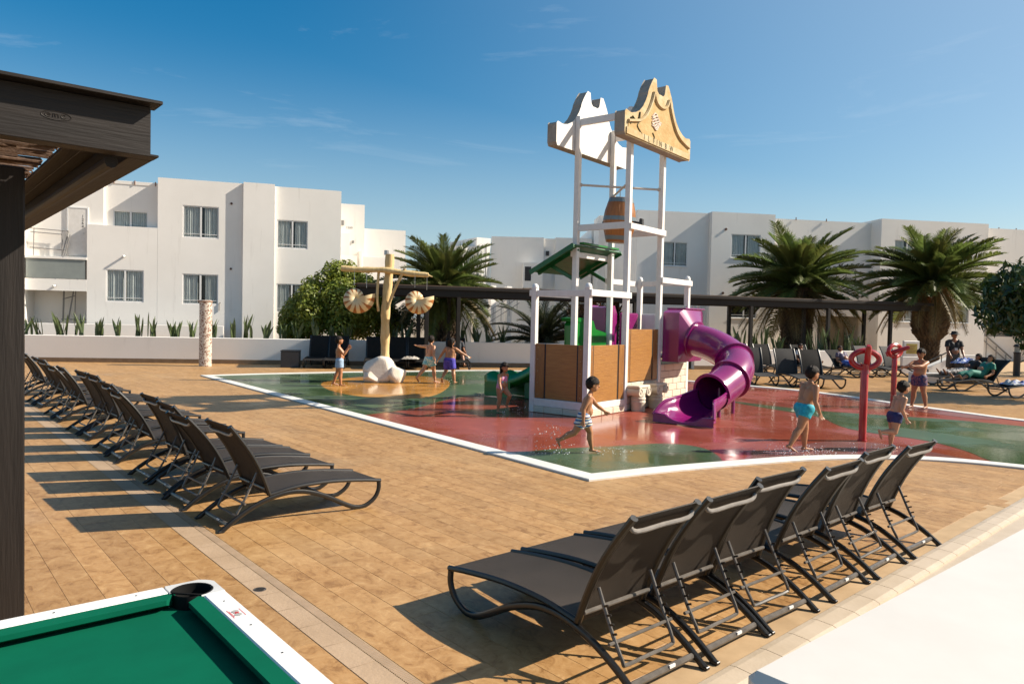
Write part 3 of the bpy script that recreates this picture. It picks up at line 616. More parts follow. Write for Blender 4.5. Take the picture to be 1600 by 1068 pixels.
# moulded corner with a round pocket hole
cor_m = mat('grey_corner_plastic', (0.55, 0.545, 0.53), 0.35, (0.48, 0.475, 0.46), 6, 4); pocket_m = mat('black_pocket', (0.006, 0.006, 0.006), 0.8, spec=0.2)
def corner(cx, cy, sx, sy):
    s = MB(); n = 40; O = []; I = []
    px, py = cx - sx * 0.108, cy - sy * 0.108
    for k in range(n):
        a = 2 * math.pi * k / n; dx, dy = math.cos(a), math.sin(a)
        # outer boundary: square corner block with rounded outer corner
        lim = []
        if dx * sx > 1e-6: lim.append((cx - px) / dx)
        if dy * sy > 1e-6: lim.append((cy - py) / dy)
        if dx * sx < -1e-6: lim.append((cx - sx * 0.19 - px) / dx)
        if dy * sy < -1e-6: lim.append((cy - sy * 0.19 - py) / dy)
        t = min(lim)
        if dx * sx > 0 and dy * sy > 0: t = min(t, 0.122)
        O.append((px + dx * t, py + dy * t)); I.append((px + dx * min(PR, t - 0.001), py + dy * min(PR, t - 0.001)))
    vs = [(x, y, TZ - 0.06) for x, y in O] + [(x, y, TZ - 0.006) for x, y in O] + [(px + (x - px) * 0.965, py + (y - py) * 0.965, TZ + 0.001) for x, y in O] + [(px + (x - px) * 1.05, py + (y - py) * 1.05, TZ + 0.001) for x, y in I] + [(x, y, TZ - 0.004) for x, y in I] + [(x, y, TZ - 0.03) for x, y in I]
    keep = [k for k in range(n) if not (math.cos(2 * math.pi * (k + .5) / n) * sx < 0.25 and math.sin(2 * math.pi * (k + .5) / n) * sy < 0.25 and math.cos(2 * math.pi * (k + .5) / n) * sx + math.sin(2 * math.pi * (k + .5) / n) * sy < -0.75)]
    s.add(vs, [(l * n + k, l * n + (k + 1) % n, (l + 1) * n + (k + 1) % n, (l + 1) * n + k) for l in range(5) for k in keep])
    co = s.build('corner_cap', cor_m, tab, True)
    s = MB(); s.lathe([(PR - 0.004, -0.001), (PR - 0.004, -0.05), (PR * 0.8, -0.16), (0.001, -0.17)], 24, (px, py, TZ)); s.v = s.v; s.f = s.f[:-2]; s.m = s.m[:-2]
    s.build('pocket', pocket_m, co, True)
    s = MB(); s.tube([(px + PR * 1.02 * math.cos(a), py + PR * 1.02 * math.sin(a), TZ - 0.001) for a in [2 * math.pi * (k + .5) / n for k in keep]], 0.0045, 6); s.build('pocket_rim', pocket_m, co, True)
corner(0, 0, 1, 1); corner(0, -TW, 1, -1); corner(-TL, 0, -1, 1); corner(-TL, -TW, -1, -1)
for sx in (-0.18, -TL + 0.18):
    for sy in (-0.25, -TW + 0.25): tb('leg', sx - 0.06, sx + 0.06, sy - 0.06, sy + 0.06, 0, TZ - 0.302, rail_white, 0.01)
scr = mat('screw_head', (0.03, 0.03, 0.03), 0.4)
for y in (-0.30, -0.58, -0.86):
    s = MB(); s.lathe([(0.0045, -0.001), (0.0045, 0.0012), (0.001, 0.0014)], 10, (-0.045, y, TZ)); s.build('screw', scr, r2)
for x in (-0.30, -0.58, -0.86):
    s = MB(); s.lathe([(0.0045, -0.001), (0.0045, 0.0012), (0.001, 0.0014)], 10, (x, -0.04, TZ)); s.build('screw', scr, r1)
# maker's badge printed on the rail: two grey discs with a red star figure and thin red lettering bars
red_p = mat('red_print', (0.55, 0.03, 0.03), 0.5); grey_p = mat('grey_print', (0.33, 0.32, 0.30), 0.5)
bz = TZ + 0.0012; by = -0.445
for k, dy in enumerate((0.017, -0.017)):
    s = MB(); s.lathe([(0.0135, 0), (0.0135, 0.0004), (0.001, 0.0005)], 18, (-0.048, by + dy, bz)); s.build('badge_disc', grey_p, r2)
s = MB()
for a in range(5): s.beam((-0.048, by, bz + 0.001), (-0.048 + 0.0105 * math.cos(a * 1.257 + 0.3), by + 0.0105 * math.sin(a * 1.257 + 0.3), bz + 0.001), 0.004, 0.0006)
s.build('badge_star', red_p, r2)
def text_obj(txt, size, m, parent, loc, rot, ext=0.0, name='lettering'):
    cu = bpy.data.curves.new(name, 'FONT'); cu.body = txt; cu.size = size; cu.align_x = 'CENTER'; cu.align_y = 'CENTER'; cu.extrude = ext; cu.resolution_u = 2
    t = bpy.data.objects.new(name, cu); col.objects.link(t); bpy.context.view_layer.update()
    me = bpy.data.meshes.new_from_object(t.evaluated_get(bpy.context.evaluated_depsgraph_get())); me.name = name; bpy.data.objects.remove(t)
    me.materials.clear(); me.materials.append(m)
    return inst(name, me, parent, loc, rot)
s = MB(); rr = random.Random(5)
for ln, x, y0, y1 in ((0, -0.0715, 0.042, -0.042), (1, -0.0670, 0.03, -0.03), (2, -0.0265, 0.036, -0.036)):
    y = y0
    while y > y1:
        w = rr.uniform(0.0015, 0.0035); s.box(x - 0.0011, x + 0.0011, by + y - w, by + y, bz, bz + 0.0004); y -= w + 0.0012
s.build('badge_print', red_p, r2)

# ------------------------------------------------------------------ white parapet (bottom right)
par_m = mat('parapet_render', (0.52, 0.495, 0.46), 0.6, (0.56, 0.535, 0.50), 2.0, 8, 0.03, 12, obj=False)
pw = empty('parapet_wall', (0, 0, 0), UA, 'plain white rendered parapet wall filling the near right corner', 'wall')
s = MB(); s.box(1.79, 14.0, -2.0, 1.10, 0.0, 1.0, 0.025); s.build('wall', par_m, pw)
# ------------------------------------------------------------------ play tower; local x along the long side (52 deg), y towards the rear
tower = empty('play_tower', (1.494, 14.6, 0.012), R(52.06), 'white post play tower with signs, tipping barrel, wood panels and purple tube slide', 'play tower')
woodp_m = mat('brown_panel_plastic', (0.36, 0.165, 0.035), 0.45, (0.28, 0.12, 0.025), 3, 6, 0.35, 9, stretch=(1, 1, 9))
woodtrim_m = mat('brown_trim_plastic', (0.30, 0.13, 0.028), 0.45, (0.22, 0.09, 0.02), 3, 6, 0.2, 12, stretch=(4, 4, 1))
bolt_m = mat('pale_bolt', (0.45, 0.36, 0.22), 0.4)
block_m = mat('cream_block', (0.66, 0.59, 0.47), 0.75, (0.58, 0.50, 0.38), 3, 6, 0.4, 22)
purple_m = mat('purple_glossy_plastic', (0.235, 0.007, 0.125), 0.26, (0.19, 0.006, 0.10), 2, 5, 0, coat=0.6)
green_m = mat('green_glossy_plastic', (0.008, 0.19, 0.022), 0.28, (0.006, 0.15, 0.018), 2, 5, 0, coat=0.4)
dgreen_m = mat('green_roof_plastic', (0.006, 0.115, 0.03), 0.4, (0.005, 0.09, 0.024), 3, 5)
PW_ = 0.118; h_ = PW_ / 2
PX = {'P2': (0, 0), 'T2': (1.51, 0), 'T4': (3.05, 0), 'P6': (4.56, 0), 'P1': (0, 1.307), 'T1': (1.51, 1.307), 'T3': (3.05, 1.307), 'P5': (4.56, 1.307)}
ZT = {'P1': 2.58, 'P2': 2.58, 'P5': 2.98, 'P6': 2.98, 'T1': 6.46, 'T2': 6.46, 'T3': 6.46, 'T4': 6.46}
for k, (x, y) in PX.items():
    s = MB(); s.box(x - h_, x + h_, y - h_, y + h_, 0, ZT[k], 0.008); p = s.build('post', white_paint, tower)
    if k[0] == 'P':
        s = MB(); s.lathe([(0.07, 0), (0.074, 0.012), (0.07, 0.03), (0.066, 0.045), (0.058, 0.068), (0.04, 0.088), (0.02, 0.098), (0.001, 0.101)], 20, (x, y, ZT[k] - 0.005)); s.build('cap', white_plastic, p, True)
    else:
        s = MB(); s.lathe([(0.062, 0), (0.06, 0.015), (0.03, 0.03), (0.001, 0.033)], 12, (x, y, ZT[k] - 0.002)); s.build('cap', white_plastic, p, True)
def rail_(a, b, z, h=0.115, w=0.05, off=0.0, ext=0.03):
    (xa, ya), (xb, yb) = PX[a], PX[b]; d = Vector((xb - xa, yb - ya, 0)).normalized(); n = Vector((d.y, -d.x, 0)) * off
    s = MB(); s.beam(Vector((xa, ya, z)) + n - d * ext, Vector((xb, yb, z)) + n + d * ext, w, h, 0.006); return s.build('rail', white_paint, tower)
for a, b, z in (('P1', 'P2', 2.47), ('P6', 'P5', 2.90)): rail_(a, b, z, 0.13, 0.066, 0, -h_ + 0.006)
for a, b, z, o_ in (('P2', 'T2', 2.48, 1), ('T4', 'P6', 2.89, 1), ('P1', 'T1', 2.48, -1), ('T3', 'P5', 2.89, -1), ('T2', 'T4', 3.96, 1), ('T1', 'T3', 3.42, -1)): rail_(a, b, z, 0.13, 0.05, o_ * (h_ + 0.026), 0.058)
rail_('T1', 'T2', 3.99, 0.14, 0.066, 0, -h_ + 0.006); rail_('T3', 'T4', 3.99, 0.14, 0.066, 0, -h_ + 0.006)
rail_('T1', 'T2', 6.33, 0.15, 0.066, 0, -h_ + 0.006); rail_('T3', 'T4', 6.30, 0.15, 0.066, 0, -h_ + 0.006)
# crossed pipes at the top
pipe_m = mat('grey_pipe', (0.50, 0.46, 0.42), 0.4)
for a, b, z in (('T1', 'T4', 4.96), ('T2', 'T3', 4.90)):
    A_ = Vector((*PX[a], z)); B_ = Vector((*PX[b], z)); d = (B_ - A_).normalized(); s = MB(); s.tube([A_ + d * 0.085, B_ - d * 0.085], 0.026, 10)
    pp = s.build('spray_pipe', pipe_m, tower, True)
    for E_, sg in ((A_, 1), (B_, -1)):
        s = MB(); s.tube([E_ + d * sg * 0.06, E_ + d * sg * 0.10], 0.042, 10); s.build('flange', pipe_m, pp, True)
s = MB(); s.tube([(2.28, 0.653, 4.93), (2.28, 0.653, 4.74)], 0.012, 8); s.build('outlet', steel, tower, True)
# tipping barrel
bar_m = mat('barrel_orange_brown', (0.33, 0.125, 0.028), 0.4, (0.26, 0.095, 0.02), 3, 6, 0.3, 10, stretch=(6, 6, 1)); band_m = mat('barrel_band_grey', (0.13, 0.17, 0.19), 0.4)
barrel = None; prof = [(0.262, -0.5), (0.285, -0.42), (0.345, -0.2), (0.37, 0.0), (0.345, 0.2), (0.285, 0.42), (0.262, 0.5)]
MT = Matrix.Rotation(R(4), 3, 'X')
s = MB(); s.lathe([(0.01, -0.495)] + prof + [(0.235, 0.5), (0.235, 0.40), (0.01, 0.40)], 28, (2.28, 0.653, 4.21), MT); barrel = s.build('barrel', bar_m, tower, True)
for zc in (-0.40, 0.03, 0.44):
    rr_ = lambda z: np.interp(z, [p[1] for p in prof], [p[0] for p in prof])
    s = MB(); s.lathe([(rr_(zc - 0.045) - 0.01, zc - 0.045), (rr_(zc - 0.045) + 0.007, zc - 0.045), (rr_(zc + 0.045) + 0.007, zc + 0.045), (rr_(zc + 0.045) - 0.01, zc + 0.045)], 28, (2.28, 0.653, 4.21), MT); s.f = s.f[:-2]; s.m = s.m[:-2]; s.build('band', band_m, barrel, True)
for k in range(14):
    a = 2 * math.pi * k / 14; s = MB(); s.tube([MT @ Vector(((p[0] + 0.001) * math.cos(a), (p[0] + 0.001) * math.sin(a), p[1])) + Vector((2.28, 0.653, 4.21)) for p in prof], 0.005, 5); s.build('stave_joint', woodtrim_m, barrel, True)
for y0, y1 in ((0.653 - 0.37, 0.06), (0.653 + 0.37, 1.25)):
    s = MB(); s.tube([(2.28, y0, 4.15), (2.28, y1, 4.10)], 0.03, 10); s.box(2.22, 2.34, min(y0, y1) - 0.005 if y1 < y0 else y0 - 0.02, (min(y0, y1) + 0.07) if y1 < y0 else y0 + 0.06, 4.06, 4.22, 0.02); s.build('pivot', black_paint, barrel, True)
# curved gable signs
half = [(0.0, 6.85), (0.10, 6.845), (0.185, 6.90), (0.215, 7.0), (0.235, 7.13), (0.33, 7.14), (0.40, 7.06), (0.50, 6.92), (0.57, 6.80), (0.585, 6.74), (0.66, 6.60), (0.78, 6.44), (0.93, 6.31), (1.12, 6.22), (1.30, 6.18), (1.50, 6.21), (1.535, 6.17), (1.535, 5.78), (1.50, 5.72)]
out_ = [(2.28 + x, z) for x, z in half] + [(2.28 - x, z) for x, z in half[::-1]]
stone_m = mat('ochre_stone', (0.37, 0.215, 0.062), 0.8, (0.47, 0.33, 0.14), 3.2, 8, 0.5, 16); pale_st = mat('pale_stone', (0.50, 0.40, 0.24), 0.8, (0.40, 0.27, 0.11), 4, 8, 0.5, 16)
grey_st = mat('grey_stone_edge', (0.36, 0.32, 0.27), 0.85, (0.28, 0.25, 0.21), 5, 7, 0.5, 18); moss_m = mat('green_crack_paint', (0.05, 0.055, 0.018), 0.8, (0.08, 0.06, 0.02), 20, 4)
def gable(y0, y1, face, edge, name='gable_sign'):
    s = MB(); s.prism(out_, y0, y1, bev=0.018); n = len(out_)
    s.mi = 0; g = s.build(name, [face, edge], tower)
    for p in g.data.polygons: p.material_index = 0 if abs(p.normal.y) > 0.8 else 1
    return g
gf = gable(-0.30, -0.062, pale_st, grey_st)
gb = gable(1.371, 1.61, white_paint, grey_st)
gb['label'] = 'plain white back face of the second gable sign'
gf['label'] = 'weathered ochre stone look gable sign with a carved wave emblem'
# recessed ochre field = slightly proud frame pieces around a lower field
fld = [(-1.42, 5.86), (1.42, 5.86), (1.42, 6.02), (1.20, 6.04), (0.95, 6.10), (0.72, 6.24), (0.55, 6.44), (0.42, 6.66), (0.36, 6.80), (0.26, 6.66), (0.12, 6.60), (0.0, 6.585), (-0.12, 6.60), (-0.26, 6.66), (-0.36, 6.80), (-0.42, 6.66), (-0.55, 6.44), (-0.72, 6.24), (-0.95, 6.10), (-1.20, 6.04), (-1.42, 6.02)]
s = MB(); s.prism([(2.28 + x, z) for x, z in fld], -0.312, -0.301); s.build('field', stone_m, gf)
# moulded rim following the curves
def rim(pts, r, m): s = MB(); s.tube(bez([(2.28 + x, -0.318, z) for x, z in pts], 4), r, 6, flat=1.3); return s.build('moulding', m, gf, True)
rim([(1.44, 6.00), (1.20, 6.05), (0.95, 6.115), (0.73, 6.25), (0.56, 6.45), (0.43, 6.67), (0.37, 6.83)], 0.035, pale_st); rim([(-1.44, 6.00), (-1.20, 6.05), (-0.95, 6.115), (-0.73, 6.25), (-0.56, 6.45), (-0.43, 6.67), (-0.37, 6.83)], 0.035, pale_st)
rim([(0.35, 6.83), (0.25, 6.67), (0.12, 6.61), (0, 6.595), (-0.12, 6.61), (-0.25, 6.67), (-0.35, 6.83)], 0.035, pale_st)
s = MB(); s.prism([(2.28 - 1.5, 5.73), (2.28 + 1.5, 5.73), (2.28 + 1.5, 5.87), (2.28 - 1.5, 5.87)], -0.325, -0.301, bev=0.006); s.build('base_band', pale_st, gf)
# swirling emblem: bundle of wavy relief strands
emb_m = mat('pale_relief', (0.62, 0.54, 0.46), 0.7, (0.50, 0.36, 0.28), 12, 5)
for k in range(9):
    t = (k - 4) / 4; rr = random.Random(k)
    pts = [(2.05 + 0.40 * u - 0.20, -0.322, 6.23 + 0.15 * t * math.sin(math.pi * (0.25 + 0.75 * u)) + 0.03 * math.sin(u * 9 + k * 1.3)) for u in np.linspace(0, 1.12 - 0.25 * abs(t), 9)]
    s = MB(); s.tube(pts, [0.006] + [0.019] * 7 + [0.005], 6); s.build('emblem_strand', emb_m, gf, True)
# worn lettering cut across the base band
for ch, x, rz_ in (('I', 1.52, 0), ('L', 1.72, 0), ('F', 1.95, 0.05), ('I', 2.10, 0), ('N', 2.27, 0), ('B', 2.52, 0.1), ('W', 2.80, -0.05)):
    text_obj(ch, 0.17, moss_m, gf, (x, -0.3275, 5.80), (R(90), rz_, 0), 0.002)
for pts in ([(1.02, 6.13), (1.20, 6.05), (1.28, 6.14), (1.33, 6.28)], [(1.33, 6.28), (1.30, 6.08), (1.22, 5.98), (1.36, 5.88), (1.42, 5.85)], [(0.95, 6.10), (1.0, 6.02), (0.94, 5.96)], [(1.9, 5.97), (1.98, 5.90), (1.97, 5.86)]):
    s = MB(); s.tube(bez([(x, -0.314, z) for x, z in pts], 4), 0.013, 5, flat=1.4); s.build('crack', moss_m, gf, True)
# green lean-to roof of boards on the rear side with two braces
roof = None
for k in range(7):
    y0 = 1.20 + k * 0.165; z0 = 3.60 - (y0 - 1.2) * 0.49; y1 = y0 + 0.168; z1 = 3.60 - (y1 - 1.2) * 0.49
    s = MB(); s.beam((1.22, (y0 + y1) / 2, (z0 + z1) / 2), (3.34, (y0 + y1) / 2, (z0 + z1) / 2), 0.185, 0.035, 0.006, up=(0, 0.44, 0.9))
    if roof is None: roof = s.build('roof', dgreen_m, tower)
    else: s.build('roof_board', dgreen_m, roof)
for x in (1.51, 3.05):
    s = MB(); s.beam((x, 1.25, 3.53), (x, 2.34, 3.0), 0.06, 0.09, 0.005); s.build('rafter', dgreen_m, roof)
    s = MB(); s.beam((x, 1.36, 2.86), (x, 1.95, 3.16), 0.06, 0.08, 0.005); s.build('brace', dgreen_m, roof)
for x in (1.22, 3.34): s = MB(); s.beam((x, 1.19, 3.585), (x, 2.37, 3.005), 0.03, 0.11, 0.004); s.build('barge_board', dgreen_m, roof)
s = MB(); s.beam((1.6, 1.24, 3.66), (3.2, 1.24, 3.66), 0.14, 0.05, 0.006); s.build('ridge_board', green_m, roof)
# wood look panels with trim strips and bolts
def panel(axis, a, b, z0, z1, y):
    """axis 'x': spans x from a to b at y; axis 'y': spans y from a to b at x=y"""
    def bx(name, m, u0, u1, z0, z1, d0, d1, par):
        s = MB()
        if axis == 'x': s.box(u0, u1, y + d0, y + d1, z0, z1, 0.004)
        else: s.box(y + d0, y + d1, u0, u1, z0, z1, 0.004)
        return s.build(name, m, par)
    p = bx('panel', woodp_m, a, b, z0, z1, -0.02, 0.02, tower)
    for u in (a + 0.045, b - 0.045): pass
    bx('trim', woodtrim_m, a + 0.001, a + 0.11, z0 - 0.001, z1 + 0.002, -0.036, -0.0205, p); bx('trim', woodtrim_m, b - 0.22, b - 0.001, z0 - 0.001, z1 + 0.002, -0.036, -0.0205, p)
    bx('groove', dark_int, a + 0.112, a + 0.145, z0, z1, -0.0225, -0.0206, p); bx('groove', dark_int, b - 0.252, b - 0.222, z0, z1, -0.0225, -0.0206, p)
    for u in (a + 0.05, b - 0.06):
        for k in range(5):
            z = z0 + 0.08 + (z1 - z0 - 0.16) * k / 4; s = MB(); q = (u, y - 0.0375, z) if axis == 'x' else (y - 0.0375, u, z); s.ellipsoid(q, (0.009, 0.009, 0.009), n=6, h=4); s.build('bolt', bolt_m, p, True)
    return p
panel('y', 0.075, 1.235, 0.30, 1.43, 0.0)
panel('x', 0.07, 1.44, 0.28, 1.43, 0.0)
panel('x', 1.58, 2.98, 0.62, 1.76, 0.0)
# block plinth: individual cream blocks
def blocks(x0, x1, y, z0, z1, rows, L_, axis='x', d=0.14):
    hh = (z1 - z0) / rows
    for r_ in range(rows):
        u = x0 - (L_ / 2 if r_ % 2 else 0)
        while u < x1 - 0.01:
            a = max(u, x0); b = min(u + L_, x1); u += L_
            if b - a < 0.03: continue
            s = MB()
            if axis == 'x': s.box(a + 0.003, b - 0.003, y - d / 2, y + d / 2, z0 + r_ * hh + 0.003, z0 + (r_ + 1) * hh - 0.003, 0.010)
            else: s.box(y - d / 2, y + d / 2, a + 0.003, b - 0.003, z0 + r_ * hh + 0.003, z0 + (r_ + 1) * hh - 0.003, 0.010)
            s.build('block', block_m, tower)
blocks(0.06, 1.45, 0.01, 0.0, 0.135, 1, 0.46); blocks(0.06, 1.25, 0.01, 0.0, 0.135, 1, 0.46, 'y'); blocks(3.11, 4.50, 0.01, 0.0, 0.95, 6, 0.44); blocks(1.57, 2.99, 0.04, 0.0, 0.60, 4, 0.44)
for ax, a, b in (('x', 0.06, 1.45), ('y', 0.06, 1.25)):
    s = MB()
    if ax == 'x': s.box(a, b, -0.055, 0.075, 0.136, 0.272, 0.008)
    else: s.box(-0.055, 0.075, a, b, 0.136, 0.292, 0.008)
    s.build('plinth_cap', white_paint, tower)
# little ionic capitals standing against the front
def capital(x, y):
    s = MB(); s.lathe([(0.145, 0), (0.15, 0.03), (0.15, 0.16), (0.157, 0.175), (0.163, 0.20), (0.157, 0.22), (0.15, 0.23), (0.157, 0.245), (0.163, 0.27), (0.157, 0.29), (0.148, 0.30), (0.148, 0.38)], 22, (x, y, 0)); c_ = s.build('ionic_column', block_m, tower, True)
    s = MB(); s.box(x - 0.26, x + 0.26, y - 0.16, y + 0.14, 0.50, 0.56, 0.018); s.box(x - 0.16, x + 0.16, y - 0.145, y + 0.13, 0.381, 0.499, 0.01); s.build('abacus', block_m, c_)
    for sx in (-1, 1):
        s = MB(); s.tube([(x + sx * 0.185, y - 0.165, 0.425), (x + sx * 0.185, y - 0.06, 0.425), (x + sx * 0.185, y + 0.05, 0.425), (x + sx * 0.185, y + 0.135, 0.425)], [0.095, 0.085, 0.085, 0.095], 20)
        v_ = s.build('volute', block_m, c_, True)
        sp = [(x + sx * 0.185 + sx * (0.085 - 0.011 * t) * math.cos(t * 1.0), y - 0.168, 0.425 + (0.085 - 0.011 * t) * math.sin(t)) for t in np.linspace(0, 6.6, 26)]
        s = MB(); s.tube(sp, 0.011, 5); s.build('scroll', block_m, c_, True)
capital(1.80, -0.20); capital(2.62, -0.20)
# platforms
deckp = mat('platform_grey', (0.30, 0.30, 0.29), 0.6)
for x0, x1, z in ((0.06, 1.45, 0.86), (1.57, 2.99, 1.10), (3.11, 4.5, 1.14)):
    s = MB(); s.box(x0, x1, 0.06, 1.25, z - 0.06, z, 0.005); s.build('platform', deckp, tower)
def shell_box(name, x0, x1, y0, y1, z0, z1, m, b=0.03): s = MB(); s.box(x0, x1, y0, y1, z0, z1, b); return s.build(name, m, tower)
# purple and green moulded barriers on the rear side
shell_box('purple_barrier', 3.13, 3.32, 1.28, 1.36, 1.16, 2.20, purple_m); shell_box('purple_barrier', 3.60, 4.48, 1.28, 1.36, 1.16, 2.14, purple_m)
s = MB(); s.prism([(3.0, 1.16), (3.0, 2.25), (3.1, 2.28), (3.4, 2.28), (3.5, 2.1), (3.5, 1.16)], 1.37, 1.85, bev=0.03); s.build('purple_hood', purple_m, tower)
shell_box('white_barrier', 4.50, 4.56, 0.10, 1.22, 1.2, 2.13, white_plastic, 0.02)
s = MB(); s.prism([(1.62, 0.95), (1.62, 1.80), (1.70, 1.93), (2.30, 1.90), (2.42, 1.70), (2.90, 1.62), (2.90, 0.95)], 1.30, 1.62, bev=0.03); s.build('green_hood', green_m, tower)
s = MB(); s.prism([(1.55, 1.90), (1.50, 1.98), (2.0, 1.98), (2.05, 1.90)], 1.28, 1.66, bev=0.012); s.build('green_lip', green_m, tower)
# ---- purple tube slide (path in world coordinates, turned into tower space)
Winv = Matrix.Rotation(-R(52.06), 4, 'Z') @ Matrix.Translation((-1.494, -14.6, -0.012))
def W2T(p): return Winv @ Vector(p)
slide = empty('purple_slide'); slide.parent = tower
hood = [(3.16, 1.02), (3.16, 2.17), (3.45, 2.24), (4.40, 2.24), (4.46, 2.17), (4.46, 1.02)]
def ring(c_, d, r, n=32, upv=Vector((0, 0, 1))):
    d = d.normalized(); s_ = d.cross(upv).normalized(); u = s_.cross(d); return [c_ + s_ * (math.cos(2 * math.pi * k / n) * r) + u * (math.sin(2 * math.pi * k / n) * r) for k in range(n)]
path = bez([W2T(p) for p in ((4.24, 17.12, 1.56), (4.58, 16.80, 1.44), (4.84, 16.30, 1.23), (4.82, 15.74, 1.00), (4.56, 15.30, 0.79), (4.22, 14.98, 0.60), (4.06, 14.83, 0.53))], 5)
TR = 0.372
s = MB(); s.tube(path, TR, 32, caps=False)
s2 = [p for p in path]; s.tube(s2, TR - 0.02, 32, caps=False); s.build('tube', purple_m, slide, True, fix=False)
def flange(i, r=TR + 0.055, th=0.03, half=False):
    d = path[min(i + 1, len(path) - 1)] - path[max(i - 1, 0)]; d.normalize(); c_ = path[i]; s = MB()
    s.tube([c_ - d * th, c_ - d * th * 0.9, c_ + d * th * 0.9, c_ + d * th], [r - 0.01, r, r, r - 0.01], 36, caps=False); 
    for sg in (-1, 1):
        A_ = ring(c_ + d * th * sg, d, r - 0.01, 36); B_ = ring(c_ + d * th * sg, d, TR - 0.01, 36); s.add(A_ + B_, [(k, (k + 1) % 36, 36 + (k + 1) % 36, 36 + k) for k in range(36)])
    if half:
        keep = [k for k, f_ in enumerate(s.f) if min(s.v[q][2] for q in f_) > c_.z - 0.10]; s.f = [s.f[k] for k in keep]; s.m = [s.m[k] for k in keep]
    f = s.build('flange', purple_m, slide, True, fix=True, angle=30)
    for k, q in enumerate(ring(c_ - d * (th + 0.003), d, TR + 0.03, 16)):
        if half and q.z < c_.z: continue
        s = MB(); s.ellipsoid(q, (0.011, 0.011, 0.011), n=6, h=4); s.build('bolt', bolt_m, slide, True)
for i in (0, 12, 20): flange(i)
flange(len(path) - 1, TR + 0.05, 0.025, True)
# hood box tapering into the first ring
s = MB(); y0 = -0.065; base = [Vector((x, y0, z)) for x, z in hood]; d0 = (path[1] - path[0]).normalized()
N_ = 48; br = []
per = [(base[i], base[(i + 1) % 6]) for i in range(6)]; Ls = [(b - a).length for a, b in per]; tot = sum(Ls)
for k in range(N_):
    t = tot * k / N_; i = 0
    while t > Ls[i]: t -= Ls[i]; i += 1
    br.append(per[i][0].lerp(per[i][1], t / Ls[i]))
rg = ring(path[0], d0, TR, 180)
mid = [p + Vector((0, -0.40, 0)) for p in br]
cr_ = []
for p in br:
    v_ = p - Vector((3.81, y0, 1.6)); c_ = min(rg, key=lambda q: -((q - path[0]).normalized().dot(v_.normalized()))); cr_.append(c_)
vs = br + mid + cr_
s.add(vs, [(l * N_ + k, l * N_ + (k + 1) % N_, (l + 1) * N_ + (k + 1) % N_, (l + 1) * N_ + k) for l in range(2) for k in range(N_)])
hd = s.build('hood', purple_m, slide, True, angle=25)
s = MB(); s.box(3.42, 4.50, -0.50, -0.02, 2.235, 2.27, 0.012); s.build('hood_lip', purple_m, slide)
for x in (3.62, 3.95, 4.28):
    s = MB(); s.tube(bez([(x - 0.06, -0.40, 2.27), (x - 0.05, -0.40, 2.31), (x, -0.40, 2.325), (x + 0.05, -0.40, 2.31), (x + 0.06, -0.40, 2.27)], 3), 0.009, 6); s.build('lifting_eye', steel, slide, True)
# open run-out trough with flared wings
run = bez([path[-2]] + [W2T(p) for p in ((3.78, 14.52, 0.45), (3.50, 14.15, 0.41), (3.24, 13.80, 0.40))], 6)
s = MB(); vs = []; nT = 15; K = len(run)
for i, p in enumerate(run):
    d = (run[min(i + 1, K - 1)] - run[max(i - 1, 0)]) if i else (path[-1] - path[-2]); d.z = 0; d.normalize(); sd = Vector((d.y, -d.x, 0)); t = i / (K - 1)
    flare = 1.0 + 0.12 * t + 0.25 * max(0, t - 0.6) / 0.4; span = R(196) * (1 - t) + R(172) * t; hgt = 1.0
    for k in range(nT):
        a = -math.pi / 2 - span / 2 + span * k / (nT - 1); e = abs(2 * k / (nT - 1) - 1)
        q = p + sd * (math.cos(a) * (TR - 0.034 * max(0, 1 - 4 * t)) * flare) + Vector((0, 0, math.sin(a) * (TR - 0.034 * max(0, 1 - 4 * t)) * (1.0 - 0.06 * t) + (0.07 * t if e > 0.99 else 0)))
        if t > 0.6 and e > 0.7: q += sd * (0.10 * (t - 0.6) / 0.4 * (1 if k > nT / 2 else -1)); q.z -= (t - 0.6) / 0.4 * 0.06
        if t > 0.72 and e > 0.8: q.z -= 0.22 * ((t - 0.72) / 0.28) ** 2 * (e - 0.8) / 0.2
        q.z = max(q.z, 0.015); vs.append(q)
F = [(i * nT + k, i * nT + k + 1, (i + 1) * nT + k + 1, (i + 1) * nT + k) for i in range(K - 1) for k in range(nT - 1)]
s.add(vs, F); tr_ = s.build('run_out', purple_m, slide, True, fix=False); md = tr_.modifiers.new('solid', 'SOLIDIFY'); md.thickness = 0.03; md.offset = 0
for kk in (0, nT - 1):
    s = MB(); s.tube([vs[i * nT + kk] for i in range(K)], 0.028, 8); s.build('rolled_edge', purple_m, slide, True)
    # wing closing the end down to the ground
s = MB(); e0 = [vs[(K - 1) * nT + k] for k in range(nT)]; g0 = [Vector((p.x, p.y, 0.012)) for p in e0]
s.add(e0 + g0, [(k, k + 1, nT + k + 1, nT + k) for k in range(nT - 1)]); s.build('end_lip', purple_m, slide, False)
s = MB()
for kk in (0, nT - 1):
    t0 = [vs[i * nT + kk] for i in range(K // 2, K)]; b0 = [Vector((p.x, p.y, 0.012)) for p in t0]; m_ = len(t0); s.add(t0 + b0, [(k, k + 1, m_ + k + 1, m_ + k) for k in range(m_ - 1)])
s.build('wing', purple_m, slide, False)
for q in (W2T((4.80, 15.85, 0)), W2T((4.3, 15.15, 0))):
    s = MB(); s.tube([(q.x, q.y, 0), (q.x, q.y, 0.6 if q.x > 1 else 0.4)], 0.04, 10); s.build('support_leg', purple_m, slide, True)
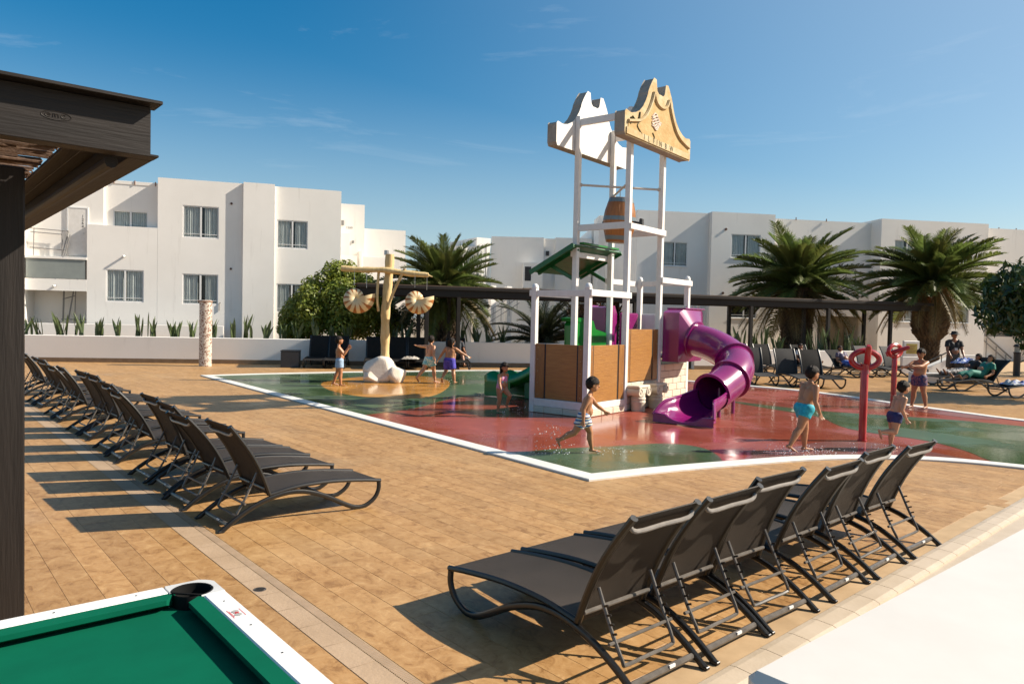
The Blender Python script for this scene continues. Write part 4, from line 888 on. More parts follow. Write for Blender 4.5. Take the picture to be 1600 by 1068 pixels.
# ---- green open slide off the rear side
gs = empty('green_slide'); gs.parent = tower
run = bez([Vector((1.95, 1.60, 1.05)), Vector((1.95, 2.2, 0.72)), Vector((1.95, 2.95, 0.33)), Vector((1.95, 3.5, 0.20)), Vector((1.95, 4.0, 0.19))], 5)
s = MB(); vs = []; K = len(run); nT = 11
for i, p in enumerate(run):
    t = i / (K - 1)
    for k in range(nT):
        a = -math.pi + math.pi * k / (nT - 1); hh = 0.30 + 0.14 * math.sin(math.pi * min(max((t - 0.7) / 0.3, 0), 1))
        vs.append(Vector((p.x + math.cos(a) * 0.33, p.y, p.z + 0.18 + math.sin(a) * 0.17 + (hh - 0.17 if k in (0, nT - 1) else 0))))
s.add(vs, [(i * nT + k, i * nT + k + 1, (i + 1) * nT + k + 1, (i + 1) * nT + k) for i in range(K - 1) for k in range(nT - 1)])
g_ = s.build('chute', green_m, gs, True, fix=False); md = g_.modifiers.new('solid', 'SOLIDIFY'); md.thickness = 0.03; md.offset = 0
s = MB()
for kk in (0, nT - 1):
    t0 = [vs[i * nT + kk] for i in range(K - 9, K)]; b0 = [Vector((p.x, p.y, 0.012)) for p in t0]; m_ = len(t0); s.add(t0 + b0, [(k, k + 1, m_ + k + 1, m_ + k) for k in range(m_ - 1)])
s.build('wing', green_m, gs, False)
s = MB(); s.box(1.80, 2.10, 2.6, 2.9, 0.0, 0.42, 0.02); s.build('support_leg', dgreen_m, gs)

# ------------------------------------------------------------------ splash tree with shells
trunk_m = mat('carved_trunk', (0.66, 0.50, 0.25), 0.7, (0.52, 0.35, 0.14), 3, 7, 0.5, 8, stretch=(3, 3, 0.6)); rock_m = mat('white_rock', (0.74, 0.67, 0.57), 0.8, (0.66, 0.58, 0.47), 4, 7, 0.3, 18)
st = empty('splash_tree', (-3.76, 21.5, 0.018), 0, 'carved wooden T-shaped splash feature on a white rock base', 'water feature')
s = MB(); rr = random.Random(4)
tp = [(0.02 * math.sin(z * 2.3) - 0.04 * (z - 0.5) * 0.3 + 0.045 * z, 0.02 * math.cos(z * 1.7), z) for z in np.linspace(0.4, 3.72, 16)]
s.tube(tp, [0.128 + 0.013 * math.sin(i * 1.9) + (0.015 if i < 2 else 0) for i in range(16)], 14); s.build('trunk', trunk_m, st, True)
s = MB(); s.tube(bez([(-1.22, -0.16, 3.27), (-0.6, -0.16, 3.24), (0, -0.16, 3.25), (0.7, -0.16, 3.17), (1.30, -0.16, 3.13)], 5), [0.082 + 0.009 * math.sin(i * 1.3) for i in range(20)] + [0.066], 12); s.build('crossbeam', trunk_m, st, True)
s = MB(); s.tube(bez([(0.14, -0.12, 2.15), (0.25, -0.16, 2.5), (0.45, -0.18, 2.95), (0.62, -0.17, 3.3)], 4), 0.042, 8); s.build('brace', trunk_m, st, True)
s = MB(); s.tube(bez([(-0.14, -0.1, 2.05), (-0.18, -0.12, 2.5), (-0.15, -0.1, 3.2)], 4), 0.04, 8); s.build('brace', trunk_m, st, True)
s = MB(); s.tube([(1.28, -0.16, 3.13), (1.42, -0.16, 3.08)], [0.03, 0.012], 8); s.build('twig', trunk_m, st, True)
s = MB(); s.tube([(0.05, 0, 3.70), (0.05, 0, 3.83)], 0.07, 12); s.build('nozzle', steel, st, True)
def rock(name, c_, r, seed, par, zmin=0.0):
    bm = bmesh.new(); bmesh.ops.create_icosphere(bm, subdivisions=4, radius=1.0); rr = random.Random(seed)
    pl = [(Vector((rr.gauss(0, 1), rr.gauss(0, 1), rr.gauss(0, 0.8) + 0.2)).normalized(), rr.uniform(0.68, 0.92)) for _ in range(16)]
    for v_ in bm.verts:
        for n_, d_ in pl:
            q = v_.co.dot(n_)
            if q > d_: v_.co -= n_ * (q - d_)
        v_.co = Vector((v_.co.x * r[0], v_.co.y * r[1], v_.co.z * r[2])) + Vector(c_)
        if v_.co.z < zmin: v_.co.z = zmin
    for _ in range(1): bmesh.ops.smooth_vert(bm, verts=bm.verts, factor=0.5, use_axis_x=True, use_axis_y=True, use_axis_z=True)
    me = bpy.data.meshes.new(name); bm.to_mesh(me); bm.free(); me.materials.append(rock_m); return inst(name, me, par)
rock('rock', (-0.05, 0, 0.30), (0.55, 0.5, 0.48), 3, st); rock('rock', (0.38, -0.12, 0.18), (0.36, 0.36, 0.36), 8, st); rock('rock', (-0.22, -0.2, 0.12), (0.36, 0.32, 0.30), 12, st)
def shell_mat():
    m = bpy.data.materials.new('nautilus_shell'); m.use_nodes = True; t = m.node_tree; N = t.nodes; L = t.links; b = N['Principled BSDF']; b.inputs['Roughness'].default_value = 0.5
    a = N.new('ShaderNodeAttribute'); a.attribute_name = 'band'
    n = N.new('ShaderNodeTexNoise'); n.inputs['Scale'].default_value = 6; n.inputs['Detail'].default_value = 3
    ad = N.new('ShaderNodeMath'); ad.operation = 'MULTIPLY_ADD'; L.new(n.outputs['Fac'], ad.inputs[0]); ad.inputs[1].default_value = 1.6; L.new(a.outputs['Fac'], ad.inputs[2])
    sn = N.new('ShaderNodeMath'); sn.operation = 'SINE'; L.new(ad.outputs[0], sn.inputs[0])
    a2 = N.new('ShaderNodeAttribute'); a2.attribute_name = 'rim'
    ml = N.new('ShaderNodeMath'); ml.operation = 'ADD'; L.new(sn.outputs[0], ml.inputs[0]); L.new(a2.outputs['Fac'], ml.inputs[1])
    r = N.new('ShaderNodeMapRange'); r.inputs['From Min'].default_value = 0.75; r.inputs['From Max'].default_value = 1.0; L.new(ml.outputs[0], r.inputs['Value'])
    x = N.new('ShaderNodeMix'); x.data_type = 'RGBA'; x.inputs['A'].default_value = (0.66, 0.52, 0.30, 1); x.inputs['B'].default_value = (0.33, 0.115, 0.025, 1); L.new(r.outputs[0], x.inputs['Factor']); L.new(x.outputs['Result'], b.inputs['Base Color']); return m
shell_m = shell_mat()
def shell(loc, rz, label, sc=1.0):
    root = empty('shell_bucket', loc, rz, label, 'shell', 'shells hanging from the splash tree')
    nA, nB = 56, 20; vs = []; band = []; rimv = []
    for i in range(nA):
        t = i / (nA - 1); th_ = R(-30) + t * R(560); g = math.exp(0.145 * th_); c0 = 0.118 * g / math.exp(0.145 * R(530)) * 3.6 * 0.5
        rad = 0.44 * g / math.exp(0.145 * R(530))            # outer radius from the axis
        cr = rad * 0.54; cc = rad - cr
        for k in range(nB):
            p = 2 * math.pi * k / nB; rr_ = cc + cr * math.cos(p)
            vs.append((rr_ * math.cos(th_ + R(205)), math.sin(p) * cr * 1.0, rr_ * math.sin(th_ + R(205)))); band.append(t * 118); rimv.append(-0.25 + 1.15 * max(0, math.cos(p) * 0.9 + 0.1) ** 0.8 * (0.55 + 0.6 * t) + (-0.3 if t > 0.95 else 0.0))
    F = [(i * nB + k, i * nB + (k + 1) % nB, (i + 1) * nB + (k + 1) % nB, (i + 1) * nB + k) for i in range(nA - 1) for k in range(nB)] + [tuple((nA - 1) * nB + k for k in range(nB))]
    s = MB(); s.add(vs, F); o = s.build('shell', shell_m, root, True, fix=False)
    o.scale = (sc, sc, sc)
    for nm, val in (('band', band), ('rim', rimv)): q = o.data.attributes.new(nm, 'FLOAT', 'POINT'); q.data.foreach_set('value', val)
    md = o.modifiers.new('solid', 'SOLIDIFY'); md.thickness = 0.02
    for x in (-0.05, 0.30):
        s = MB(); s.tube([(x, 0, 0.30 if x > 0 else 0.36), (x, 0, 0.78)], 0.009, 6); s.build('hanging_rod', steel, root, True)
    return root
shell((-4.54, 21.3, 2.44), R(12), 'striped nautilus shell hanging from the left arm of the splash tree', 1.30)
shell((-2.79, 21.3, 2.42), R(18), 'striped nautilus shell hanging from the right arm of the splash tree', 1.20)

# ------------------------------------------------------------------ red water jets
redp = mat('red_gloss_paint', (0.42, 0.008, 0.012), 0.28, (0.34, 0.006, 0.01), 6, 5, 0, coat=0.5)
def jet(loc, rz, hz, label, tilt, r=0.175):
    root = empty('water_jet', loc, rz, label, 'water jet', 'red water jets on the splash pad')
    s = MB(); s.lathe([(0.075, 0), (0.075, 0.02), (0.062, 0.022), (0.062, hz - 0.28), (0.05, hz - 0.24)], 20); s.build('pole', redp, root, True)
    s = MB(); zc = hz - 0.14; rx = r * 1.22
    pts = [(rx * math.cos(t) * (1 + 0.05 * math.cos(2 * t)), 0.0, zc + 0.145 * math.sin(t)) for t in np.linspace(0, 2 * math.pi, 32, endpoint=False)]
    s.tube(pts, 0.048, 10, closed=True); s.build('handle_ring', redp, root, True)
    s = MB(); d = Vector((math.sin(tilt) * 0.4, -0.55, math.cos(tilt))).normalized(); c_ = Vector((0.02, -0.05, zc))
    s.tube([c_ - d * 0.22, c_ - d * 0.19, c_ + d * 0.25, c_ + d * 0.28], [0.05, 0.056, 0.048, 0.03], 14); s.build('barrel', redp, root, True)
    s = MB(); s.tube([c_ - d * 0.22, c_ - d * 0.26], [0.065, 0.06], 14); s.build('end_cap', redp, root, True)
    s = MB(); s.tube([(0, 0, hz - 0.32), (0, 0, hz - 0.22)], 0.068, 14); s.build('collar', redp, root, True)
    return root
jet((5.97, 12.42, 0.012), R(-8), 1.52, 'red water jet with ring handle standing between the children in turquoise and navy trunks', -0.3)
jet((9.27, 17.8, 0.012), R(25), 1.50, 'red water jet with ring handle held by the child in floral trunks', 1.3)

# ------------------------------------------------------------------ mosaic column
def mosaic():
    m = bpy.data.materials.new('mosaic'); m.use_nodes = True; t = m.node_tree; N = t.nodes; L = t.links; b = N['Principled BSDF']; b.inputs['Roughness'].default_value = 0.35
    tc = N.new('ShaderNodeTexCoord'); v = N.new('ShaderNodeTexVoronoi'); v.inputs['Scale'].default_value = 22; L.new(tc.outputs['Object'], v.inputs['Vector'])
    cr = N.new('ShaderNodeValToRGB'); cr.color_ramp.interpolation = 'CONSTANT'; e = cr.color_ramp.elements; e[0].color = (0.56, 0.48, 0.40, 1); e[1].position = 0.45; e[1].color = (0.20, 0.085, 0.05, 1); q = e.new(0.68); q.color = (0.62, 0.56, 0.48, 1); q = e.new(0.85); q.color = (0.33, 0.19, 0.12, 1)
    sp = N.new('ShaderNodeSeparateColor'); L.new(v.outputs['Color'], sp.inputs[0]); L.new(sp.outputs[0], cr.inputs['Fac'])
    v2 = N.new('ShaderNodeTexVoronoi'); v2.feature = 'DISTANCE_TO_EDGE'; v2.inputs['Scale'].default_value = 22; L.new(tc.outputs['Object'], v2.inputs['Vector'])
    r = N.new('ShaderNodeMapRange'); r.inputs['From Max'].default_value = 0.10; L.new(v2.outputs['Distance'], r.inputs['Value'])
    x = N.new('ShaderNodeMix'); x.data_type = 'RGBA'; x.inputs['A'].default_value = (0.58, 0.53, 0.46, 1); L.new(r.outputs[0], x.inputs['Factor']); L.new(cr.outputs[0], x.inputs['B']); L.new(x.outputs['Result'], b.inputs['Base Color']); return m
mc = empty('mosaic_column', (-11.0, 26.4, 0), 0, 'round mosaic clad column standing on the deck before the white wall', 'column')
s = MB(); s.lathe([(0.215, 0), (0.215, 2.34), (0.20, 2.36), (0.001, 2.365)], 28); s.build('shaft', mosaic(), mc, True)
s = MB(); s.lathe([(0.235, 2.30), (0.235, 2.335), (0.222, 2.34)], 28); s.tube([(-0.2, 0, 2.33), (-0.29, 0.0, 2.33)], 0.02, 8); s.build('collar', mat('brown_collar', (0.25, 0.13, 0.08), 0.5), mc, True)
# ------------------------------------------------------------------ buildings; local x along the facade, y into the building, z up
def wall_panel(s, x0, x1, z0, z1, y, holes, depth=0.16):
    """front face at y with rectangular holes and their reveals"""
    xs = sorted({x0, x1} | {h[0] for h in holes} | {h[1] for h in holes}); zs = sorted({z0, z1} | {h[2] for h in holes} | {h[3] for h in holes})
    for i in range(len(xs) - 1):
        for k in range(len(zs) - 1):
            cx, cz = (xs[i] + xs[i + 1]) / 2, (zs[k] + zs[k + 1]) / 2
            if any(h[0] < cx < h[1] and h[2] < cz < h[3] for h in holes): continue
            s.quad((xs[i], y, zs[k]), (xs[i + 1], y, zs[k]), (xs[i + 1], y, zs[k + 1]), (xs[i], y, zs[k + 1]))
    for a, b, c_, d in holes:
        s.quad((a, y, c_), (a, y + depth, c_), (b, y + depth, c_), (b, y, c_)); s.quad((a, y, d), (b, y, d), (b, y + depth, d), (a, y + depth, d))
        s.quad((a, y, c_), (a, y, d), (a, y + depth, d), (a, y + depth, c_)); s.quad((b, y, c_), (b, y + depth, c_), (b, y + depth, d), (b, y, d))
def block(root, x0, x1, y0, y1, z0, z1, holes=(), m=None, depth=0.16, lip=True):
    s = MB(); wall_panel(s, x0, x1, z0, z1, y0, list(holes), depth)
    s.quad((x0, y1, z0), (x0, y0, z0), (x0, y0, z1), (x0, y1, z1)); s.quad((x1, y0, z0), (x1, y1, z0), (x1, y1, z1), (x1, y0, z1))
    s.quad((x1, y1, z0), (x0, y1, z0), (x0, y1, z1), (x1, y1, z1)); s.quad((x0, y0, z1), (x1, y0, z1), (x1, y1, z1), (x0, y1, z1))
    return s.build('wall', m or white_wall, root, fix=False)
def window(root, x0, x1, z0, z1, y, sill=True, gap=0.5, dark=False, seed=0):
    """sliding window in a reveal whose back edge is at y+0.16"""
    rr = random.Random(seed); yb = y + 0.02
    w = empty('window', (0, 0, 0)); w.parent = root
    t = 0.05; s = MB()
    s.box(x0, x1, yb, yb + 0.06, z1 - t, z1); s.box(x0, x1, yb, yb + 0.06, z0, z0 + t); s.box(x0, x0 + t, yb, yb + 0.06, z0 + t, z1 - t); s.box(x1 - t, x1, yb, yb + 0.06, z0 + t, z1 - t)
    xm = (x0 + x1) / 2; s.box(xm - 0.035, xm + 0.035, yb - 0.006, yb + 0.05, z0 + t, z1 - t); s.build('frame', alu_white, w)
    s = MB(); s.box(x0 + t, x1 - t, yb - 0.004, yb + 0.02, z0 + 0.16, z0 + 0.185); s.build('guard_bar', alu_white, w)
    for a, b in ((x0 + t, xm - 0.035), (xm + 0.035, x1 - t)):
        s = MB(); s.quad((a, yb + 0.025, z0 + t), (b, yb + 0.025, z0 + t), (b, yb + 0.025, z1 - t), (a, yb + 0.025, z1 - t)); s.build('pane', glass, w, fix=False)
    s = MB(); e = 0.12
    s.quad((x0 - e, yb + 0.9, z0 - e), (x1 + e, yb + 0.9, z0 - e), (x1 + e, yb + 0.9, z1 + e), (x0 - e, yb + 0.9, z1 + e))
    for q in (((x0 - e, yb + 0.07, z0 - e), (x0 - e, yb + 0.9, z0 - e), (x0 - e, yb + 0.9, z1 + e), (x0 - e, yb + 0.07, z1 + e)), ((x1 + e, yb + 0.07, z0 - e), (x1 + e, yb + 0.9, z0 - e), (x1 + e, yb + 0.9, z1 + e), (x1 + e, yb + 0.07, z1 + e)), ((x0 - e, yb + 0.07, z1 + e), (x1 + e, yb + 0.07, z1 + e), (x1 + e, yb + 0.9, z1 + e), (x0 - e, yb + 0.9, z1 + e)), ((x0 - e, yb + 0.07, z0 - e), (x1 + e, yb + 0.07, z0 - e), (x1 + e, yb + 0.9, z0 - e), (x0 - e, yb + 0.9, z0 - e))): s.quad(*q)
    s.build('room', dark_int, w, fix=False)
    if not dark:
        Wd = x1 - x0 - 2 * t
        for a, b in ((x0 + t, x0 + t + Wd * (gap - 0.005 - rr.random() * 0.10)), (x1 - t - Wd * (1 - gap - 0.005 - rr.random() * 0.12), x1 - t)):
            s = MB(); n = 36; vs = []
            for i in range(n + 1):
                x = a + (b - a) * i / n; yy = yb + 0.062 + 0.024 * math.sin(i * 1.25 + rr.random() * 0.7) + 0.012 * math.sin(i * 0.41)
                vs += [(x, yy, z0 + 0.02), (x + rr.uniform(-0.004, 0.004), yy, z1 - 0.02)]
            s.add(vs, [(2 * i, 2 * i + 2, 2 * i + 3, 2 * i + 1) for i in range(n)]); s.build('curtain', curtain_m, w, True, fix=False)
    if sill:
        s = MB(); s.box(x0 - 0.03, x1 + 0.03, y - 0.035, yb + 0.0, z0 - 0.045, z0 - 0.003, 0.006); s.build('sill', alu_white, w)
    return w
def part_box(root, name, m, *b, bev=0.004): s = MB(); s.box(*b, bev); return s.build(name, m, root)
def spot(root, x, y, z): 
    s = MB(); s.box(x - 0.035, x + 0.035, y - 0.05, y - 0.001, z - 0.035, z + 0.035, 0.006); l = s.build('wall_lamp', black_paint, root)
    s = MB(); s.tube([(x, y - 0.05, z), (x - 0.05, y - 0.16, z - 0.03)], 0.045, 10); s.build('lamp_head', white_plastic, l, True)

# ---- left block
lb = empty('apartment_block', (-15.18, 31.44, 0), R(18), 'white apartment block behind the left wall with balcony and curtained windows', 'building')
W1 = (0.98, 2.42, 5.12, 6.50); W2 = (0.98, 2.42, 2.26, 3.57); W3 = (-1.95, -0.52, 2.28, 3.64); W0 = (-1.78, -0.44, 5.30, 6.17)
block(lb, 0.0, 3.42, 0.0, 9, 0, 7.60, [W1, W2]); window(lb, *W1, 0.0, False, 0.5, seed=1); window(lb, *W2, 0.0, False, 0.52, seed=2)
block(lb, -2.66, -0.003, 0.002, 2, 0, 5.46, [W3]); window(lb, *W3, 0.002, False, 0.48, seed=3)
block(lb, -2.1, -0.004, 0.46, 9, 5.0, 7.28, [W0]); window(lb, *W0, 0.46, False, 0.5, seed=4)
part_box(lb, 'parapet_wall', white_wall, -2.66, -2.60, 0.004, 0.5, 5.0, 5.46) if False else None
block(lb, 3.423, 4.73, -0.17, 9, 0, 7.64)
E1 = (4.84, 6.16, 4.86, 6.12); E2 = (4.84, 6.16, 2.0, 3.28)
block(lb, 4.733, 7.62, 0.02, 9, 0, 7.58, [E1, E2]); window(lb, *E1, 0.02, False, 0.5, seed=5); window(lb, *E2, 0.02, False, 0.5, seed=6)
# upper left stair landing with door, slab, glass panel and lower opening
DO = (-3.38, -2.70, 4.16, 6.12)
block(lb, -4.9, -2.103, 0.30, 9, 4.0, 7.28, [DO] if False else [])
dr_ = part_box(lb, 'door', white_paint, -3.40, -2.72, 0.262, 0.298, 4.16, 6.12)
s = MB(); s.box(-3.45, -3.402, 0.25, 0.298, 4.16, 6.17); s.box(-2.718, -2.67, 0.25, 0.298, 4.16, 6.17); s.box(-3.402, -2.718, 0.25, 0.298, 6.122, 6.17); s.build('door_frame', alu_white, dr_)
s = MB(); s.tube([(-2.80, 0.25, 5.1), (-2.86, 0.25, 5.1)], 0.012, 6); s.build('handle', steel, dr_, True)
for k, ch in enumerate('1264'): text_obj(ch, 0.16, black_paint, dr_, (-2.87, 0.258, 5.80 - k * 0.14), (R(90), 0, 0), 0.001)
part_box(lb, 'floor_slab', white_wall, -4.9, -2.663, -0.02, 0.3, 3.98, 4.08)
part_box(lb, 'balcony_glass', frost, -4.86, -2.72, 0.02, 0.05, 3.18, 3.97)
part_box(lb, 'beam', white_wall, -4.9, -2.663, 0.0, 0.3, 2.68, 3.16)
part_box(lb, 'side_pier', white_wall, -5.2, -4.903, -0.3, 6, 0, 7.0)
part_box(lb, 'balcony_back', white_wall, -4.9, -2.663, 1.3, 1.4, 0, 3.98)
for x in (-4.6, -3.8, -3.0): part_box(lb, 'glass_clamp', steel, x - 0.03, x + 0.03, 0.0, 0.07, 3.15, 3.21)
s = MB()
rl = empty('landing_railing'); rl.parent = lb
def bar(pts, r=0.018, nm='bar', m=grey_rail, par=None): s = MB(); s.tube(pts, r, 6); return s.build(nm, m, par or rl, True)
bar([(-4.75, 0.12, 5.20), (-3.36, 0.12, 5.14)]); bar([(-4.75, 0.12, 4.42), (-3.5, 0.12, 4.36)]); bar([(-4.72, 0.12, 5.05), (-3.6, 0.12, 5.0)])
for x in (-4.62, -3.6, -3.40): bar([(x, 0.12, 4.08), (x + 0.02, 0.12, 5.18)])
bar([(-3.36, 0.12, 5.14), (-3.58, 0.0, 4.1)], 0.022); bar([(-3.28, 0.05, 5.0), (-3.48, -0.02, 4.1)], 0.022)
st2 = empty('stair_railing'); st2.parent = lb
for x in (-3.75, -3.72, -3.30): bar([(x, 0.9, 1.4), (x + 0.03, 0.9, 2.7)], 0.02, par=st2)
bar([(-3.75, 0.9, 2.35), (-3.3, 0.9, 2.5)], 0.02, par=st2); bar([(-3.5, 0.7, 1.4), (-3.3, 0.7, 2.7)], 0.03, par=st2); bar([(-3.8, 0.9, 1.5), (-2.75, 0.9, 1.5)], 0.02, par=st2)
part_box(lb, 'terrace_ledge', white_wall, -5.0, 2.72, -1.25, -1.12, 0.0, 1.36, bev=0.01); part_box(lb, 'terrace_cap', mat('grey_cap', (0.25, 0.235, 0.22), 0.7), -5.0, 2.55, -1.10, -0.1, 1.20, 1.30)
spot(lb, -1.25, 0.002, 4.21); spot(lb, -3.80, 0.0, 2.88)
for z in (6.69, 3.85):
    s = MB(); s.tube([(2.93, -0.001, z), (2.93, -0.035, z)], 0.05, 12); s.build('vent', mat('brown_vent', (0.10, 0.05, 0.035), 0.6), lb, True)
part_box(lb, 'bulkhead_lamp', mat('lamp_amber', (0.45, 0.33, 0.12), 0.4), -4.02, -3.74, 0.21, 0.298, 6.12, 6.24, bev=0.02)
# roof edge capping
part_box(lb, 'roof_capping', white_wall, -2.1, -0.005, 0.44, 0.56, 7.281, 7.42); 
for x in (-1.75, -0.95, -0.15): bar([(x, 0.43, 7.28), (x, 0.43, 7.46)], 0.02, 'roof_stub', mat('rust', (0.20, 0.09, 0.05), 0.8), lb)
s = MB(); s.tube([(2.47, -0.03, 2.0), (2.47, -0.03, 2.32), (2.52, -0.03, 2.36)], 0.02, 6); s.build('conduit', grey_rail, lb, True)

# ---- block set back to the right of it
fb = empty('apartment_block', (-8.79, 37.69, 0), R(16), 'white apartment wing with an outside door set back beyond the left block', 'building')
block(fb, -1.6, 1.12, 0, 6, 0, 7.6); part_box(fb, 'door', alu_white, -0.30, 0.40, -0.03, -0.001, 4.95, 6.12)
text_obj('1260', 0.17, grey_rail, fb, (0.36, -0.006, 6.40), (R(90), 0, 0), 0.001)
part_box(fb, 'meter_box', grey_rail, 0.50, 0.60, -0.05, -0.001, 5.62, 5.75); part_box(fb, 'wall_lamp', grey_rail, -0.05, 0.08, -0.09, -0.001, 6.5, 6.75)
part_box(fb, 'balcony_wall', white_wall, -1.2, 0.72, -0.75, -0.65, 3.6, 4.92); part_box(fb, 'fin_wall', white_wall, 0.86, 0.98, -0.55, -0.002, 0, 5.22)
block(fb, 1.123, 3.36, 0.9, 7, 0, 6.50); part_box(fb, 'low_wall', white_wall, 1.0, 3.2, -0.8, -0.7, 0, 4.9)

# ---- centre block
cb = empty('apartment_block', (-1.47, 47.55, 0), R(2), 'white apartment block behind the play tower and the middle palm', 'building')
block(cb, 0, 3.38, 0, 8, 0, 7.2); block(cb, 3.383, 4.13, 0.18, 8, 0, 7.16); block(cb, 4.133, 6.5, -0.02, 8, 0, 7.22); block(cb, 6.503, 14, 0.3, 8, 0, 7.95)
ac = part_box(cb, 'balcony_bay', white_wall, 2.05, 3.3, -0.9, -0.002, 3.9, 5.5); part_box(ac, 'bay_window', dark_int, 2.15, 2.55, -0.915, -0.905, 4.35, 5.25) 
part_box(cb, 'wall_lamp', black_paint, 3.55, 3.75, 0.08, 0.178, 6.05, 6.35)
part_box(cb, 'stair_tower', white_wall, 6.6, 7.7, -2.2, -0.05, 0, 8.4); part_box(cb, 'door', alu_white, 8.0, 9.1, 0.25, 0.297, 4.5, 6.3); text_obj('3.107', 0.3, black_paint, cb, (8.5, 0.29, 6.6), (R(90), 0, 0), 0.001)
s = MB(); s.beam((6.4, -0.6, 6.5), (5.2, -0.6, 5.4), 0.3, 0.5); s.build('stair_wall', white_wall, cb)
cw = empty('apartment_block', (-3.25, 46.5, 0), R(30), 'narrow white apartment wing beside the middle palm crown', 'building')
block(cw, 0, 1.0, 0.25, 4, 0, 6.5); block(cw, 1.003, 2.0, 0, 4, 0, 7.05); window(cw, 1.15, 1.55, 4.7, 6.4, -0.16, False, 0.5, True, 9)
for x in (-0.6, 0.5, 1.6): part_box(cw, 'pier', white_wall, x, x + 0.35, -3.0, -2.65, 0, 3.9)
sr = empty('stair_railing'); sr.parent = cw
for k in range(6): bar([(-0.6 + k * 0.55, -3.3, 0.8 + k * 0.32), (-0.6 + k * 0.55, -3.3, 1.9 + k * 0.32)], 0.02, par=sr)
for z in (1.2, 1.55, 1.9): bar([(-0.7, -3.3, z - 0.06), (2.3, -3.3, z + 1.7)], 0.02, par=sr)

# ---- right block
rb = empty('apartment_block', (10.78, 40.41, 0), R(10), 'long white apartment block behind the two palms on the right', 'building')
J = (-2.68, -1.22, 5.0, 6.33); K1 = (1.16, 2.90, 5.55, 6.86); K2 = (1.26, 2.80, 2.25, 3.2)
block(rb, -4.14, 0.0, 0.35, 9, 0, 7.97, [J]); window(rb, *J, 0.35, True, 0.5, seed=11)
block(rb, 0.003, 3.75, 0, 9, 0, 8.02, [K1, K2]); window(rb, *K1, 0, True, 0.5, seed=12); window(rb, *K2, 0, True, 0.5, True, 13)
LW = (3.90, 4.60, 5.7, 6.5); LD = (7.1, 10.1, -0.2, 2.5)
block(rb, 3.753, 10.32, 0.9, 9, 0, 7.95, [LW, LD], depth=0.6); window(rb, *LW, 1.0, False, 0.5, seed=14)
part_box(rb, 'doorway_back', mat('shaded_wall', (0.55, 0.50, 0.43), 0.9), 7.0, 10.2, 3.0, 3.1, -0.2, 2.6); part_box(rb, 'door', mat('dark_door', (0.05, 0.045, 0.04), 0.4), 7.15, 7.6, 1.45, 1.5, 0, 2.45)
M1 = (11.18, 12.85, 5.75, 6.95); M2 = (11.11, 12.84, 2.25, 3.3); M3 = (14.6, 16.24, 2.25, 3.3); M4 = (14.6, 16.24, 5.75, 6.95)
block(rb, 10.323, 17.31, 0, 9, 0, 8.10, [M1, M2, M3, M4])
for i, q in enumerate((M1, M2, M3, M4)): window(rb, *q, 0, True, 0.5, seed=20 + i)
NO = (17.45, 21.0, -0.3, 2.5)
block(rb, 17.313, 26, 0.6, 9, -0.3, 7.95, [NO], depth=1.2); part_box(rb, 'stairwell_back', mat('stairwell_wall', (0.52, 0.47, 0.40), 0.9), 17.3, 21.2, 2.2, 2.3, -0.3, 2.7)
part_box(rb, 'balcony_glass', frost, 17.5, 20.5, 0.50, 0.53, 3.3, 4.2)
sr = empty('stair_railing'); sr.parent = rb
bar([(17.5, 1.2, 2.3), (20.4, 1.2, 0.2)], 0.05, par=sr); bar([(17.5, 1.2, 1.9), (20.4, 1.2, -0.2)], 0.04, par=sr)
for k in range(4): bar([(17.9 + k * 0.7, 1.2, 1.9 - k * 0.5), (17.9 + k * 0.7, 1.2, 0.0)], 0.03, par=sr)
for k in range(6):
    part_box(rb, 'stair_step', white_wall, 18.2 + k * 0.4, 21.0, 1.35 + 0.002 * k, 2.2, -0.3 + 0.0, 1.5 - k * 0.28)
for x, z in ((0.82, 7.09), (0.75, 3.6), (5.2, 6.75), (8.3, 5.6)):
    s = MB(); s.tube([(x, -0.001 if x < 3 else 0.899, z), (x, -0.05 if x < 3 else 0.85, z)], 0.07, 10); s.build('vent', MATS['brown_vent'], rb, True)
for x in (5.5, 7.4, 18.8, 20.0): bar([(x, 0.85, 7.9), (x, 0.85, 8.06)], 0.03, 'roof_stub', MATS['rust'], rb)
rl2 = empty('balcony_railing'); rl2.parent = rb
bar([(8.0, 0.6, 5.2), (9.2, 0.6, 5.2)], 0.03, par=rl2)
for x in (8.0, 8.6, 9.2): bar([(x, 0.6, 4.5), (x, 0.6, 5.2)], 0.025, par=rl2)

# ------------------------------------------------------------------ low white walls with brown tile skirting
skirt_m = mat('brown_skirting_tile', (0.22, 0.145, 0.085), 0.6, (0.17, 0.11, 0.06), 5, 5)
def low_wall(a, b, h, label, t=0.28):
    a, b = Vector((*a, 0)), Vector((*b, 0)); ang = math.atan2(b.y - a.y, b.x - a.x); L_ = (b - a).length
    r_ = empty('planter_wall', a, ang, label, 'wall'); s = MB(); s.box(0, L_, 0, t, 0, h, 0.012); s.build('wall', white_wall, r_)
    s = MB(); s.box(0, L_, -0.02, -0.001, 0, 0.16, 0.003); s.build('skirting', skirt_m, r_)
    s = MB(); s.box(0.02, L_ - 0.02, t + 0.002, t + 1.1, 0, h - 0.08); s.build('soil_bed', soil, r_); return r_
low_wall((-24, 25.7), (5.2, 30.4), 0.97, 'long low white planter wall behind the left deck and splash tree')
low_wall((7.6, 30.6), (16.5, 32.6), 0.85, 'low white planter wall behind the loungers right of the purple slide')
rw = empty('ramp_wall', (17.4, 31.2, 0), R(10), 'white sloping ramp wall at the foot of the right palm', 'wall')
s = MB(); s.prism([(0, 0), (0, 0.12), (1.7, 0.80), (2.9, 0.80), (2.9, 0)], 0, 0.35); s.build('wall', white_wall, rw)
